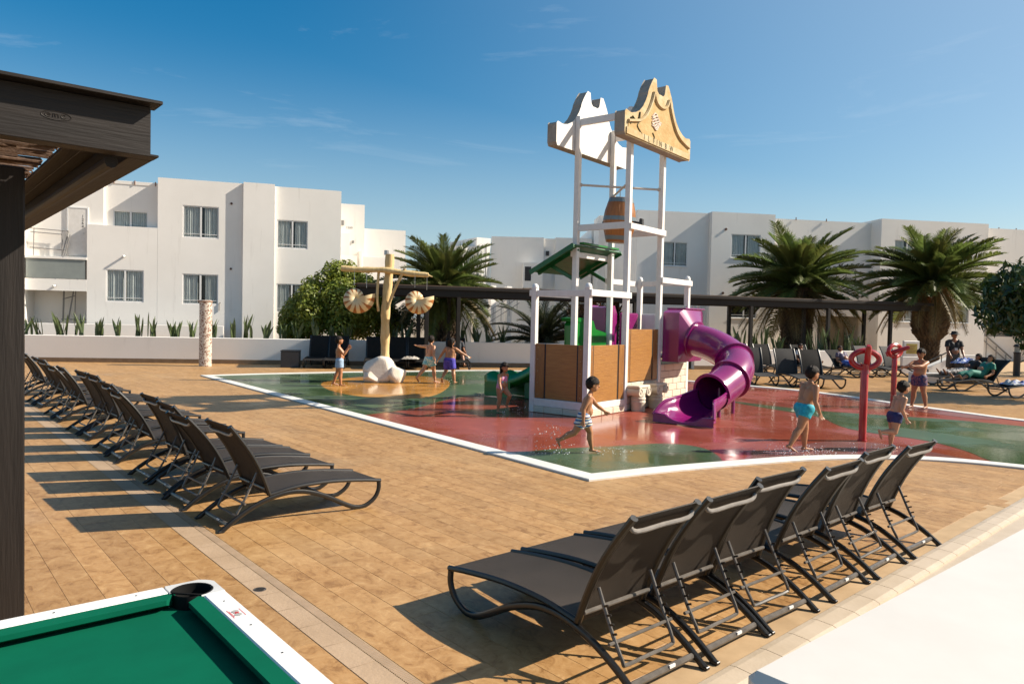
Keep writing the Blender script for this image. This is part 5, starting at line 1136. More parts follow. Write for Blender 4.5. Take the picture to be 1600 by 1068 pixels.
bar([(0.1, -0.05, 0.45), (1.7, -0.05, 1.15)], 0.03, 'handrail', black_paint, rw); bar([(0.9, -0.05, 0.5), (0.9, -0.05, 0.82), (0.75, -0.05, 0.82)], 0.02, 'handrail_bracket', black_paint, rw); bar([(1.7, -0.05, 0.8), (1.7, -0.05, 1.35), (1.85, -0.05, 1.35)], 0.02, 'handrail_bracket', black_paint, rw)

# ------------------------------------------------------------------ long dark pergola behind the pad
bp_ = empty('pergola', (-5.5, 26.5, 0), R(17.9), 'long dark timber pergola over the loungers beyond the splash pad', 'pergola')
LB_ = 26.4
def pb(name, *b, m=stain_x, bev=0.006): s = MB(); s.box(*b, bev); return s.build(name, m, bp_)
pb('front_beam', 0, LB_, 0, 0.10, 2.70, 3.04); pb('front_edge', -0.1, LB_ + 0.1, -0.10, -0.001, 2.96, 3.07); pb('rear_beam', 0, LB_, 1.6, 1.7, 2.70, 3.04)
for k in range(13): pb('rafter', 0.6 + k * 2.1, 0.68 + k * 2.1, 0.102, 1.598, 2.78, 2.98, m=stain_y)
s = MB(); s.box(-0.1, LB_ + 0.1, 0.0, 1.8, 3.075, 3.11); s.build('reed_roof', reed_m, bp_)
for x in (2.45, 3.95 - 0.3, 11.0, 16.55, 20.6, 24.1): 
    for y in (0.05, 1.65): pb('post', x - 0.07, x + 0.07, y - 0.07, y + 0.07, 0, 2.698, m=stain_z)
# ------------------------------------------------------------------ vegetation
def leaf_mat(name, c, c2, tr=0.3, rough=0.5, sc=3): return mat(name, c, rough, c2, sc, 4, trans=tr)
palm_g = leaf_mat('palm_leaf', (0.10, 0.13, 0.030), (0.06, 0.088, 0.022), 0.35, 0.42)
def tint_random(m, lo, hi, hue=0.03):
    t = m.node_tree; N = t.nodes; L = t.links; src = N['Principled BSDF'].inputs['Base Color'].links[0].from_socket; oi = N.new('ShaderNodeObjectInfo'); h = N.new('ShaderNodeHueSaturation'); r = N.new('ShaderNodeMapRange'); r.inputs['To Min'].default_value = lo; r.inputs['To Max'].default_value = hi; r2 = N.new('ShaderNodeMapRange'); r2.inputs['To Min'].default_value = 0.5 - hue; r2.inputs['To Max'].default_value = 0.5 + hue * 0.3
    L.new(oi.outputs['Random'], r.inputs['Value']); L.new(oi.outputs['Random'], r2.inputs['Value']); L.new(r.outputs[0], h.inputs['Value']); L.new(r2.outputs[0], h.inputs['Hue']); L.new(src, h.inputs['Color'])
    for nd in list(N):
        if nd.bl_idname in ('ShaderNodeBsdfPrincipled', 'ShaderNodeBsdfTranslucent'): L.new(h.outputs[0], nd.inputs[0])
tint_random(palm_g, 0.65, 1.7, 0.045); palm_y = leaf_mat('palm_leaf_dry', (0.24, 0.17, 0.065), (0.15, 0.12, 0.045), 0.3, 0.6)
bush_m = leaf_mat('bush_leaf', (0.13, 0.18, 0.020), (0.24, 0.26, 0.034), 0.3, 0.45, 2.0); ficus_m = leaf_mat('ficus_leaf', (0.022, 0.045, 0.010), (0.045, 0.085, 0.014), 0.18, 0.35, 1.5); cyc_m = leaf_mat('cycad_leaf', (0.03, 0.04, 0.018), (0.05, 0.06, 0.022), 0.2, 0.5)
bark_m = mat('palm_bark', (0.13, 0.085, 0.05), 0.95, (0.06, 0.04, 0.024), 6, 8, 0.8, 14); branch_m = mat('branch_bark', (0.09, 0.065, 0.045), 0.9, (0.05, 0.036, 0.025), 8, 6, 0.5, 20)
snake_m = leaf_mat('snake_plant_leaf', (0.10, 0.13, 0.045), (0.05, 0.075, 0.026), 0.15, 0.4, 9); pot_m = mat('dark_planter', (0.03, 0.03, 0.032), 0.6)
def frond_mesh(L_, droop, nl, ll, m, seed, v=0.45, wid=0.03):
    """frond along +X from the origin, curving down"""
    rr = random.Random(seed); s = MB(); pts = []
    n = 14
    for i in range(n + 1):
        t = i / n; pts.append(Vector((L_ * (t - 0.10 * droop * t * t), 0.05 * math.sin(t * 3 + seed) * L_ * t, -droop * L_ * (0.55 * t ** 2.2))))
    s.tube(pts, [0.030 * (1 - 0.85 * i / n) for i in range(n + 1)], 4)
    for i in range(nl):
        t = 0.10 + 0.88 * i / nl; f = t * n; k = min(int(f), n - 1); p = pts[k].lerp(pts[k + 1], f - k); d = (pts[k + 1] - pts[k]).normalized()
        up = Vector((0, 1, 0)).cross(d) * -1
        env = math.sin(math.pi * (0.12 + 0.84 * t)) ** 0.6
        for sg in (-1, 1):
            l = ll * env * rr.uniform(0.75, 1.15); lean = 1.0 + 0.5 * t + rr.uniform(-0.08, 0.08)
            out = (Vector((0, sg, 0)) + d * lean + Vector((0, 0, 1)) * v * rr.uniform(0.6, 1.3)).normalized(); tip = p + out * l - Vector((0, 0, 0.10 * l)); w = d * wid * 0.5
            mid = p + out * l * 0.5 + Vector((0, 0, 0.02)); s.add([p - w * 0.6, p + w * 0.6, mid + w, mid - w, tip], [(0, 1, 2, 3), (3, 2, 4)])
    return s.mesh('frond', m, False, False)
def palm(loc, label, R0, nfr, zc, trunk, meshes, dmesh, seed, rmin=-18, ndead=10):
    root = empty('palm_tree', loc, 0, label, 'palm tree'); rr = random.Random(seed)
    s = MB(); prof = trunk; n = 22; vs = []
    for i, (r, z) in enumerate(prof):
        for k in range(n):
            a = 2 * math.pi * k / n + 0.14 * i; q = r * (1 + 0.10 * math.sin(5 * a + i * 1.7) * rr.random() + rr.uniform(-0.05, 0.05)); vs.append((q * math.cos(a), q * math.sin(a), z))
    s.add(vs, [(i * n + k, i * n + (k + 1) % n, (i + 1) * n + (k + 1) % n, (i + 1) * n + k) for i in range(len(prof) - 1) for k in range(n)] + [tuple((len(prof) - 1) * n + k for k in range(n))]); tk = s.build('trunk', bark_m, root, False, fix=False)
    # cut leaf bases studding the trunk
    s = MB(); zs = [p[1] for p in prof]; rs = [p[0] for p in prof]; z = zs[0] + 0.1; row = 0
    while z < zs[-1] - 0.05:
        r = float(np.interp(z, zs, rs)); m_ = max(int(2 * math.pi * r / 0.17), 6)
        for k in range(m_):
            a = 2 * math.pi * (k + 0.5 * (row % 2)) / m_; d = Vector((math.cos(a), math.sin(a), 0)); p = d * (r * 0.94) + Vector((0, 0, z)); l = rr.uniform(0.07, 0.15) * (0.5 + r)
            sd = Vector((-d.y, d.x, 0)) * 0.07; s.add([p - sd, p + sd, p + Vector((0, 0, -0.10)), p + d * l + Vector((0, 0, 0.10)) - sd * 0.6, p + d * l + Vector((0, 0, 0.10)) + sd * 0.6, p + d * l * 0.8 + Vector((0, 0, 0.02))], [(0, 1, 4, 3), (1, 2, 5, 4), (2, 0, 3, 5), (3, 4, 5)])
        z += 0.11; row += 1
    o = s.build('leaf_base_stubs', bark_m, tk, False, fix=False); o['kind'] = 'stuff'
    for i in range(nfr):
        t = i / nfr; el = 86 - (86 - rmin) * t ** 0.85 + rr.uniform(-7, 7); az = i * 137.5 + rr.uniform(-14, 14)
        me = rr.choice(meshes) if t < 0.80 else rr.choice(dmesh if rr.random() < 0.7 else meshes); sc = R0 * rr.uniform(0.86, 1.08) * (0.82 if t < 0.12 else 1.0)
        inst('frond', me, root, (0.12 * math.cos(R(az)), 0.12 * math.sin(R(az)), zc + 0.25 - 0.45 * t), (rr.uniform(-0.3, 0.3), -R(el), R(az)), (sc, sc, sc))
    return root
fm = [frond_mesh(1.0, d, 70, 0.25, palm_g, k, 0.5, 0.0175) for k, d in enumerate((0.55, 0.75, 0.95, 0.65))]; fd = [frond_mesh(1.0, d, 50, 0.21, palm_y, 10 + k, 0.2, 0.013) for k, d in enumerate((0.9, 1.1))]
palm((-2.95, 31.2, 0), 'palm tree right of the leafy bush, behind the splash tree', 2.6, 92, 3.0, [(0.62, 0.3), (0.60, 1.2), (0.72, 1.9), (0.80, 2.5), (0.62, 3.0), (0.3, 3.3)], fm, fd, 1)
palm((13.95, 36.2, 0), 'palm tree with thick rough trunk behind the right pergola', 3.3, 96, 3.75, [(0.60, 0), (0.62, 0.8), (0.68, 1.6), (0.74, 2.6), (0.80, 3.2), (0.66, 3.8), (0.3, 4.2)], fm, fd, 2)
p3 = palm((20.4, 36.0, 0), 'palm tree with bulging trunk and orange fruit right of the pergola end', 3.25, 98, 4.0, [(0.42, 0), (0.40, 0.8), (0.44, 1.35), (0.68, 1.6), (0.78, 2.1), (0.74, 2.9), (0.78, 3.5), (0.62, 4.1), (0.3, 4.5)], fm, fd, 3)
fruit_m = mat('orange_fruit', (0.42, 0.11, 0.012), 0.5, (0.30, 0.07, 0.01), 20, 3)
for k in range(7):
    a = R(-150 + k * 28); rr = random.Random(k + 50); s = MB(); c_ = Vector((0.9 * math.cos(a), 0.9 * math.sin(a), 3.55 + rr.uniform(-0.2, 0.25)))
    for q in range(70): s.ellipsoid(c_ + Vector((rr.gauss(0, 0.11), rr.gauss(0, 0.11), rr.gauss(0, 0.16))), (0.022, 0.022, 0.03), n=5, h=3)
    o = s.build('fruit_cluster', fruit_m, p3, True, fix=False); o['kind'] = 'stuff'
# low palms / cycads behind the planter wall
cm = [frond_mesh(1.0, d, 48, 0.20, cyc_m, 30 + k, 0.35, 0.016) for k, d in enumerate((0.5, 0.75, 1.0))]
palm((1.35, 32.0, 0.6), 'low dark arching palm behind the planter wall left of the tower', 2.5, 34, 0.45, [(0.3, 0.0), (0.34, 0.35), (0.2, 0.6)], cm, cm, 5, 5)
palm((3.2, 32.6, 0.6), 'tall dark upright cycad seen between the tower posts', 2.0, 40, 0.6, [(0.3, 0.0), (0.34, 0.5), (0.2, 0.8)], cm, cm, 6, 15)
palm((23.5, 31.0, 0.5), 'low dark palm under the tree at the right edge', 1.6, 26, 0.5, [(0.25, 0.0), (0.3, 0.4), (0.2, 0.6)], cm, cm, 7, 5)

def leaf_cloud(s, centers, n, size, seed, asp=0.5, hang=0.0):
    r = np.random.default_rng(seed); C = np.array([c_[:3] for c_ in centers]); Rd = np.array([c_[3] for c_ in centers]); wts = Rd ** 2 / (Rd ** 2).sum(); idx = r.choice(len(C), n, p=wts)
    d = r.normal(size=(n, 3)); d /= np.linalg.norm(d, axis=1)[:, None]; rad = Rd[idx] * (0.55 + 0.5 * r.random(n) ** 0.6); P = C[idx] + d * rad[:, None]
    nv = d + r.normal(size=(n, 3)) * 0.6 + np.array([0, 0, 0.35]); nv /= np.linalg.norm(nv, axis=1)[:, None]
    a = np.cross(nv, r.normal(size=(n, 3))); a[:, 2] -= hang; a /= np.linalg.norm(a, axis=1)[:, None]; b = np.cross(nv, a); sz = size * (0.7 + 0.6 * r.random(n))
    A = a * sz[:, None]; B = b * (sz * asp)[:, None]
    V = np.stack([P - A * 0.5, P + B * 0.5 + nv * 0.05 * sz[:, None], P + A * 0.55, P - B * 0.5 + nv * 0.05 * sz[:, None]], 1).reshape(-1, 3)
    k = len(s.v); s.v.extend(map(tuple, V.tolist())); s.f.extend([(k + 4 * i, k + 4 * i + 1, k + 4 * i + 2, k + 4 * i + 3) for i in range(n)]); s.m.extend([0] * n)
def tree(name, loc, label, cat, centers, n, size, m, seed, trunk_h, trunk_r, asp=0.5, hang=0.0):
    root = empty(name, loc, 0, label, cat); s = MB(); leaf_cloud(s, centers, n, size, seed, asp, hang); s.build('crown', m, root, False, fix=False)
    s = MB(); rr = random.Random(seed); top = Vector((0, 0, trunk_h)); s.tube([(0, 0, 0), (0.04, 0.02, trunk_h * 0.5), tuple(top)], [trunk_r, trunk_r * 0.8, trunk_r * 0.7], 9); tk = s.build('trunk', branch_m, root, True)
    for c_ in centers[:14]:
        e = Vector(c_[:3]); s = MB(); s.tube(bez([top, top.lerp(e, 0.45) + Vector((rr.uniform(-.1, .1), rr.uniform(-.1, .1), 0.1)), e], 3), [trunk_r * 0.5] + [trunk_r * 0.3] * 5 + [0.012], 6); s.build('limb', branch_m, tk, True)
    return root
rr = random.Random(21); cs = []
for k in range(80):
    a = rr.random() * 6.283; u = rr.random(); rad = 2.15 * math.sqrt(rr.random()); z = 0.6 + (2.7 * u) * math.sqrt(max(0.05, 1 - (rad / 2.3) ** 2)); cs.append((rad * math.cos(a) * 1.05, rad * math.sin(a) * 0.7, z, rr.uniform(0.35, 0.62)))
cs += [(-1.9, -0.4, 1.15, 0.5), (-2.1, -0.3, 0.8, 0.35), (1.9, -0.3, 1.5, 0.5), (2.2, -0.2, 1.0, 0.5), (0.2, 0, 3.0, 0.5), (0.9, 0, 2.85, 0.5), (-0.9, -0.3, 2.3, 0.6), (-0.5, -0.4, 2.75, 0.5), (-1.5, -0.3, 1.75, 0.55), (0.3, -0.6, 2.2, 0.7), (1.3, -0.4, 2.3, 0.55), (0.0, -0.8, 1.4, 0.7), (-1.0, -0.7, 1.2, 0.6), (1.2, -0.7, 1.2, 0.6)]
tree('leafy_bush', (-7.35, 31.2, 0.6), 'big rounded bright green bush behind the planter wall left of the splash tree', 'bush', cs, 40000, 0.16, bush_m, 4, 0.8, 0.12)
rr = random.Random(8); cs = []
for k in range(34):
    a = rr.random() * 6.283; rad = 1.75 * math.sqrt(rr.random()); z = 2.2 + rr.random() * 2.0 * math.sqrt(max(0.1, 1 - (rad / 1.9) ** 2)); cs.append((rad * math.cos(a), rad * math.sin(a), z, rr.uniform(0.35, 0.6)))
cs += [(-1.55, -0.3, 2.9, 0.4), (-1.4, -0.2, 2.2, 0.35), (-1.2, -0.3, 1.75, 0.3), (-0.95, -0.2, 1.5, 0.26)]
tree('ficus_tree', (15.35, 20.6, 0), 'dark glossy broad-leaved tree cut by the right frame edge', 'tree', cs, 6500, 0.25, ficus_m, 9, 2.0, 0.14, 0.42, 0.6)
cs = [(rr.gauss(0, 0.6), rr.gauss(0, 0.4), 0.9 + rr.random() * 1.1, 0.35) for _ in range(16)]
tree('flowering_shrub', (3.6, 31.4, 0.7), 'reddish green shrub behind the planter wall seen through the tower', 'shrub', cs, 2600, 0.12, leaf_mat('shrub_leaf', (0.075, 0.07, 0.03), (0.16, 0.075, 0.055), 0.25, 0.5, 5), 12, 0.5, 0.05)
cs = [(rr.gauss(0, 0.5), rr.gauss(0, 0.3), 0.7 + rr.random() * 1.0, 0.3) for _ in range(10)]
tree('dark_shrub', (-4.4, 30.8, 0.7), 'dark small-leaved shrub between the bush and the left palm trunk', 'shrub', cs, 2600, 0.09, leaf_mat('dark_shrub_leaf', (0.03, 0.045, 0.014), (0.06, 0.075, 0.024), 0.2, 0.5, 5), 13, 0.4, 0.05)
for i, (x, y, z, nm) in enumerate(((24.6, 33.5, 0.0, 'dark shrub at the right frame edge behind the bollard lamp'),)):
    cs = [(rr.gauss(0, 0.6), rr.gauss(0, 0.4), 0.5 + rr.random() * 1.0, 0.35) for _ in range(12)]; tree('dark_shrub', (x, y, z), nm, 'shrub', cs, 1800, 0.13, MATS['dark_shrub_leaf'], 30 + i, 0.4, 0.05)

# snake plants along the walls: upright twisted blades
def snake_mesh(seed, n, h):
    rr = random.Random(seed); s = MB()
    for k in range(n):
        a = rr.random() * 6.283; ln = rr.uniform(0.5, 1.0) * h; tilt = rr.uniform(0.05, 0.5); bx_, by_ = rr.gauss(0, 0.09), rr.gauss(0, 0.05); w = rr.uniform(0.03, 0.05); tw = rr.uniform(-0.8, 0.8); f0 = rr.random() * 3.14; vs = []; m_ = 6
        for i in range(m_ + 1):
            t = i / m_; c_ = Vector((bx_ + math.cos(a) * tilt * ln * t ** 1.3, by_ + math.sin(a) * tilt * 0.6 * ln * t ** 1.3, ln * t)); f = f0 + tw * t; ww = w * (0.7 + 0.6 * math.sin(math.pi * (0.15 + 0.6 * t))) * (1 - t ** 5) ; d = Vector((math.cos(f), math.sin(f), 0)) * ww; e = Vector((-math.sin(f), math.cos(f), 0)) * ww * 0.3
            vs += [c_ - d + e, c_, c_ + d + e]
        s.add(vs, [q for i in range(m_) for q in ((3 * i, 3 * i + 1, 3 * i + 4, 3 * i + 3), (3 * i + 1, 3 * i + 2, 3 * i + 5, 3 * i + 4))])
    return s.mesh('snake_plant', snake_m, False, False)
snm = [snake_mesh(k, 7 + k % 5, 0.78 + 0.08 * (k % 4)) for k in range(9)]
def wall_pt(t, off=0.65): a = Vector((-24, 25.7, 0)); b = Vector((5.2, 30.4, 0)); d = (b - a).normalized(); n_ = Vector((-d.y, d.x, 0)); return a + d * t + n_ * off
def px_t(px):   # distance along the left wall of a picture column, from the survey of the photo
    k = (px - 800) / 1150; a = Vector((-24, 25.7)); d = Vector((29.2, 4.7)).normalized(); return (k * (a.y + 0.65) - a.x) / (d.x - k * d.y)
pl = [40, 62, 97, 128, 160, 187, 221, 243, 275, 304, 334, 367, 391, 421, 446, 468, 496, 522, 548, 617, 640, 728, 748, 766, 790]
cnt = 0
for i, px in enumerate(pl):
    p = wall_pt(px_t(px)); rr = random.Random(100 + i)
    where = ('%s snake plant from the dark post along the left planter wall' % ordn[i]) if i < 9 else (('snake plant right of the mosaic column, %s towards the bush' % ordn[i - 9]) if i < 16 else ('snake plant behind the back loungers, %s right of the bush edge' % ordn[i - 16]))
    o = inst('snake_plant', snm[i % 9], None, (p.x, p.y, 0.88), (0, 0, rr.random() * 6.28), (1, 1, rr.uniform(0.9, 1.15))); tag(o, where, 'plant', 'snake plants along the planter walls')
a = Vector((7.6, 30.6, 0)); b = Vector((16.5, 32.6, 0)); d = (b - a).normalized(); n_ = Vector((-d.y, d.x, 0))
for i, t in enumerate((1.9, 2.35, 3.1, 3.6, 4.3, 5.9, 6.5, 7.1, 7.7, 8.3)):
    p = a + d * t + n_ * 0.6; rr = random.Random(200 + i)
    o = inst('snake_plant', snm[(i * 2) % 9], None, (p.x, p.y, 0.76), (0, 0, rr.random() * 6.28), (1.1, 1.1, rr.uniform(1.1, 1.4))); tag(o, '%s snake plant from the purple slide along the right planter wall' % ordn[i], 'plant', 'snake plants along the planter walls')
# ------------------------------------------------------------------ background loungers
dproto = make_lounger(dsling_m, dframe_m, dframe_m, -8, False); gproto = make_lounger(gsling_m, dframe_m, tube_m, -10, False); fproto = make_lounger(dsling_m, dframe_m, dframe_m, 12, False)
def bl(proto, x, y, deg, label, group, sc=1.16):
    o = place(proto, (x, y, 0), R(deg), label, group); o.scale = (sc, sc * 1.05, sc); return o
gl = 'charcoal loungers under the long pergola'
for i, (x, y, a, w) in enumerate(((-7.29, 28.0, -84, 'charcoal lounger beside the grey box, first behind the splash tree'), (-6.58, 28.05, -83, 'charcoal lounger partly hidden by the child in light blue shorts'), (-5.20, 28.2, -82, 'charcoal lounger just left of the splash tree trunk'), (-4.40, 28.3, -82, 'charcoal lounger just right of the splash tree trunk'), (-3.66, 28.4, -81, 'charcoal lounger behind the child with an outstretched arm'), (-2.20, 28.5, -78, 'charcoal lounger carrying the seated person in sunglasses'))):
    bl(dproto, x, y, a, w, gl)
for i, (p, x, y, a, w) in enumerate(((gproto, 8.05, 24.9, -88, 'grey lounger right beside the purple slide facing the pad'), (gproto, 8.98, 24.35, -84, 'sunlit grey lounger with a curved shadow on its back, facing the pad'), (dproto, 9.75, 24.2, -84, 'dark lounger behind the child in turquoise trunks, facing the pad'))): bl(p, x, y, a, w, 'loungers on the far side of the splash pad')
for i, (p, x, y, a, w) in enumerate(((dproto, 9.1, 29.6, -80, 'charcoal lounger in the back row by the right planter wall, nearest the slide'), (dproto, 10.05, 29.8, -78, 'second charcoal lounger from the slide in the back row'), (dproto, 11.6, 29.9, -76, 'charcoal lounger behind the shaded person in the back row'), (fproto, 12.9, 29.2, -70, 'charcoal lounger carrying the person with the blue towel'), (gproto, 14.1, 29.9, -66, 'grey lounger left of the info board in the back row'), (gproto, 15.3, 30.2, -64, 'grey lounger next to the info board in the back row'))): bl(p, x, y, a, w, 'loungers in the back row by the right planter wall')
for i, (p, x, y, a, w) in enumerate(((fproto, 15.9, 25.0, 186, 'dark lounger holding the reclining person in patterned trousers'), (fproto, 15.2, 23.2, 190, 'dark lounger holding the reclining person in a teal dress'), (fproto, 15.6, 21.4, 192, 'dark lounger with towels at the right frame edge'))): bl(p, x, y, a, w, 'loungers in the shade at the right')

# ------------------------------------------------------------------ people
def skin_mat(name, c): return mat(name, c, 0.42, tuple(q * 0.86 for q in c), 7, 4, 0.04, 90, sss=0.15)
SK1 = skin_mat('skin_tan', (0.42, 0.19, 0.088)); SK2 = skin_mat('skin_fair', (0.50, 0.25, 0.135)); SK3 = skin_mat('skin_brown', (0.30, 0.13, 0.065))
hair_m = mat('dark_hair', (0.010, 0.006, 0.004), 0.6, (0.020, 0.012, 0.008), 40, 4, 0.6, 120, spec=0.2); eye_m = mat('dark_eye', (0.01, 0.008, 0.008), 0.2); lip_m = mat('lips', (0.26, 0.09, 0.07), 0.5)
def remesh(mb, name, m, voxel, smooth_it=4, parent=None):
    o = mb.build(name, m, None, True, fix=False); md = o.modifiers.new('r', 'REMESH'); md.mode = 'VOXEL'; md.voxel_size = voxel; md.use_smooth_shade = True
    if smooth_it: ms = o.modifiers.new('s', 'SMOOTH'); ms.factor = 0.5; ms.iterations = smooth_it
    bpy.context.view_layer.update(); me = bpy.data.meshes.new_from_object(o.evaluated_get(bpy.context.evaluated_depsgraph_get())); me.name = name; old = o.data; bpy.data.objects.remove(o); bpy.data.meshes.remove(old)
    me.materials.clear(); me.materials.append(m); me.polygons.foreach_set('use_smooth', [True] * len(me.polygons))
    return inst(name, me, parent)
def rotv(sw, ab, side, lean=0.0):
    """unit vector for a limb hanging down, swung forward by sw and out by ab (degrees)"""
    sw, ab = R(sw), R(ab); return Vector((side * math.sin(ab), math.sin(sw) * math.cos(ab), -math.cos(sw) * math.cos(ab)))
def person(label, loc, yaw, H, pose, sk, clothes, hair='short', child=True, fat=1.16, pz=None, group=None, hat=None):
    root = empty('person', loc, R(yaw), label, 'person', group)
    hh = H * ((0.180 if H < 1.2 else 0.162) if child else 0.135)          # head height
    leg = H * ((0.44 if H < 1.2 else 0.465) if child else 0.495); th = leg * 0.51; sh = leg * 0.49 - 0.0; foot = H * 0.145
    arm = H * (0.165 if child else 0.175); fore = H * (0.135 if child else 0.145); torso = H * (0.268 if child else 0.285)
    shw = H * (0.108 if child else 0.115); hw = H * 0.048
    g = lambda k, d: pose.get(k, d)
    pel = Vector((0, 0, 0)); ln = R(g('lean', 0)); tw = R(g('twist', 0)); sd = R(g('side', 0))
    up = Vector((math.sin(sd), math.sin(ln) * math.cos(sd), math.cos(ln) * math.cos(sd)))
    rt = Vector((math.cos(tw), math.sin(tw), 0)); rt = (rt - up * rt.dot(up)).normalized(); fwd = up.cross(rt)
    che = pel + up * torso * 0.74; shc = pel + up * torso; nk = shc + up * H * 0.035 + fwd * H * 0.006
    hy, hp, hrl = R(g('head_yaw', 0)) , R(g('head_pitch', 0)), 0
    HM = Matrix.Rotation(hy, 3, 'Z') @ Matrix.Rotation(-hp, 3, 'X'); hc = nk + (up * 0.65 + Vector((0, 0, 0.35))).normalized() * hh * 0.60 + HM @ Vector((0, hh * 0.06, 0))
    J = {}; F = fat
    for nm, s_ in (('r', 1), ('l', -1)):
        S_ = shc + rt * s_ * shw - up * H * 0.012; sw, ab, el, eo = g('arm_' + nm, (0, 10, 10, 0)); A1 = rotv(sw, ab, s_); E = S_ + A1 * arm; A2 = rotv(sw + el, ab + eo, s_); Wr = E + A2 * fore; J['arm' + nm] = (S_, E, Wr, A2)
        Hp = pel + Vector((math.cos(tw * 0.4), math.sin(tw * 0.4), 0)) * s_ * hw; sw, ab, kn = g('leg_' + nm, (0, 4, 4))[:3]; L1 = rotv(sw, ab, s_); K = Hp + L1 * th; L2 = rotv(sw - kn, ab, s_); An = K + L2 * sh; fp = g('foot_' + nm, 0); fv = rotv(90 + fp, 4, s_); J['leg' + nm] = (Hp, K, An, fv)
    low = min(min(J['leg' + n][2].z - H * 0.032, J['leg' + n][2].z - H * 0.032 + J['leg' + n][3].z * foot * 0.72) for n in 'rl')
    base = Vector((0, 0, -low if pz is None else pz)) + Vector((0, 0, g('lift', 0)))
    T = lambda v_: v_ + base
    b = MB()
    # torso
    b.capsule(T(pel - rt * hw * 0.9), T(pel + rt * hw * 0.9), H * 0.062 * F, H * 0.062 * F)
    b.capsule(T(pel + up * torso * 0.30 - rt * H * 0.024), T(pel + up * torso * 0.30 + rt * H * 0.024), H * 0.060 * F, H * 0.060 * F)
    for s_ in (-1, 1):
        b.capsule(T(pel + rt * s_ * hw * 0.9), T(pel + up * torso * 0.34 + rt * s_ * H * 0.028 * F), H * 0.060 * F, H * 0.056 * F); b.capsule(T(pel + up * torso * 0.34 + rt * s_ * H * 0.028 * F), T(che + rt * s_ * H * 0.046), H * 0.056 * F, H * 0.058 * (1 + (F - 1) * .6)); b.capsule(T(che + rt * s_ * H * 0.046), T(shc + rt * s_ * shw * 0.72 - up * H * 0.015), H * 0.056, H * 0.038)
    b.capsule(T(shc - rt * shw * 0.9 - up * H * 0.012), T(shc + rt * shw * 0.9 - up * H * 0.012), H * 0.034, H * 0.034)
    if F > 1.08: b.ellipsoid(T(pel + up * torso * 0.30 + fwd * H * 0.035), (H * 0.07 * F, H * 0.055 * F, H * 0.07 * F))
    b.capsule(T(shc - up * H * 0.01), T(nk + up * H * 0.015), H * 0.034, H * 0.029)
    for s_ in (-1, 1): b.capsule(T(shc + rt * s_ * shw * 0.6), T(nk), H * 0.022, H * 0.024)
    # head
    hcw = T(hc); b.ellipsoid(hcw + HM @ Vector((0, -hh * 0.04, hh * 0.07)), (hh * 0.365, hh * 0.43, hh * 0.43), HM); b.ellipsoid(hcw + HM @ Vector((0, hh * 0.10, -hh * 0.20)), (hh * 0.27, hh * 0.29, hh * 0.30), HM)
    b.capsule(hcw + HM @ Vector((0, hh * 0.37, hh * 0.02)), hcw + HM @ Vector((0, hh * 0.46, -hh * 0.10)), hh * 0.035, hh * 0.06, 8, 3)
    for s_ in (-1, 1): b.ellipsoid(hcw + HM @ Vector((s_ * hh * 0.375, -hh * 0.02, -hh * 0.04)), (hh * 0.045, hh * 0.085, hh * 0.12), HM, 8, 6)
    # limbs
    vox = 0.0095 * max(H / 1.3, 0.85)
    for nm, s_ in (('r', 1), ('l', -1)):
        S_, E, Wr, A2 = J['arm' + nm]; b.capsule(T(S_), T(S_.lerp(E, 0.5)), H * 0.031 * F, H * 0.0285 * F); b.capsule(T(S_.lerp(E, 0.5)), T(E), H * 0.0285 * F, H * 0.0225 * F); b.capsule(T(E), T(E.lerp(Wr, 0.35)), H * 0.0225 * F, H * 0.0235 * F); b.capsule(T(E.lerp(Wr, 0.35)), T(Wr), H * 0.0235 * F, H * 0.0165)
        # hand: palm, four curled fingers and a thumb
        q = A2.cross(rt).normalized() if abs(A2.dot(rt)) < 0.9 else A2.cross(Vector((0, 0, 1))).normalized(); w_ = q.cross(A2).normalized(); hl = H * 0.052
        pc = Wr + A2 * hl * 0.55; b.capsule(T(Wr + A2 * hl * 0.2 + q * hl * 0.16), T(Wr + A2 * hl * 0.85 + q * hl * 0.24), H * 0.012, H * 0.0105, 8, 3); b.capsule(T(Wr + A2 * hl * 0.2 - q * hl * 0.16), T(Wr + A2 * hl * 0.85 - q * hl * 0.24), H * 0.012, H * 0.0105, 8, 3)
        for k in range(4):
            o_ = (k - 1.5) * 0.30; l = hl * (0.62, 0.74, 0.70, 0.54)[k]; p0 = Wr + A2 * hl * 0.95 + q * hl * o_; d1 = (A2 + q * o_ * 0.35 + w_ * 0.35).normalized(); p1 = p0 + d1 * l * 0.55; d2 = (A2 * 0.7 + q * o_ * 0.3 + w_ * 0.8).normalized(); b.capsule(T(p0), T(p1), H * 0.0062, H * 0.0058, 6, 2); b.capsule(T(p1), T(p1 + d2 * l * 0.45), H * 0.0058, H * 0.005, 6, 2)
        p0 = Wr + A2 * hl * 0.35 + q * hl * 0.36; d1 = (A2 * 0.7 + q * 0.75 + w_ * 0.3).normalized(); b.capsule(T(p0), T(p0 + d1 * hl * 0.40), H * 0.0075, H * 0.0068, 6, 2); b.capsule(T(p0 + d1 * hl * 0.40), T(p0 + d1 * hl * 0.40 + (A2 + q * 0.25).normalized() * hl * 0.30), H * 0.0068, H * 0.0055, 6, 2)
        Hp, K, An, fv = J['leg' + nm]; b.capsule(T(Hp), T(Hp.lerp(K, 0.45)), H * 0.058 * F, H * 0.050 * F); b.capsule(T(Hp.lerp(K, 0.45)), T(K), H * 0.050 * F, H * 0.034 * F); L2 = (An - K).normalized(); bk = (fv - L2 * fv.dot(L2)).normalized() * -1
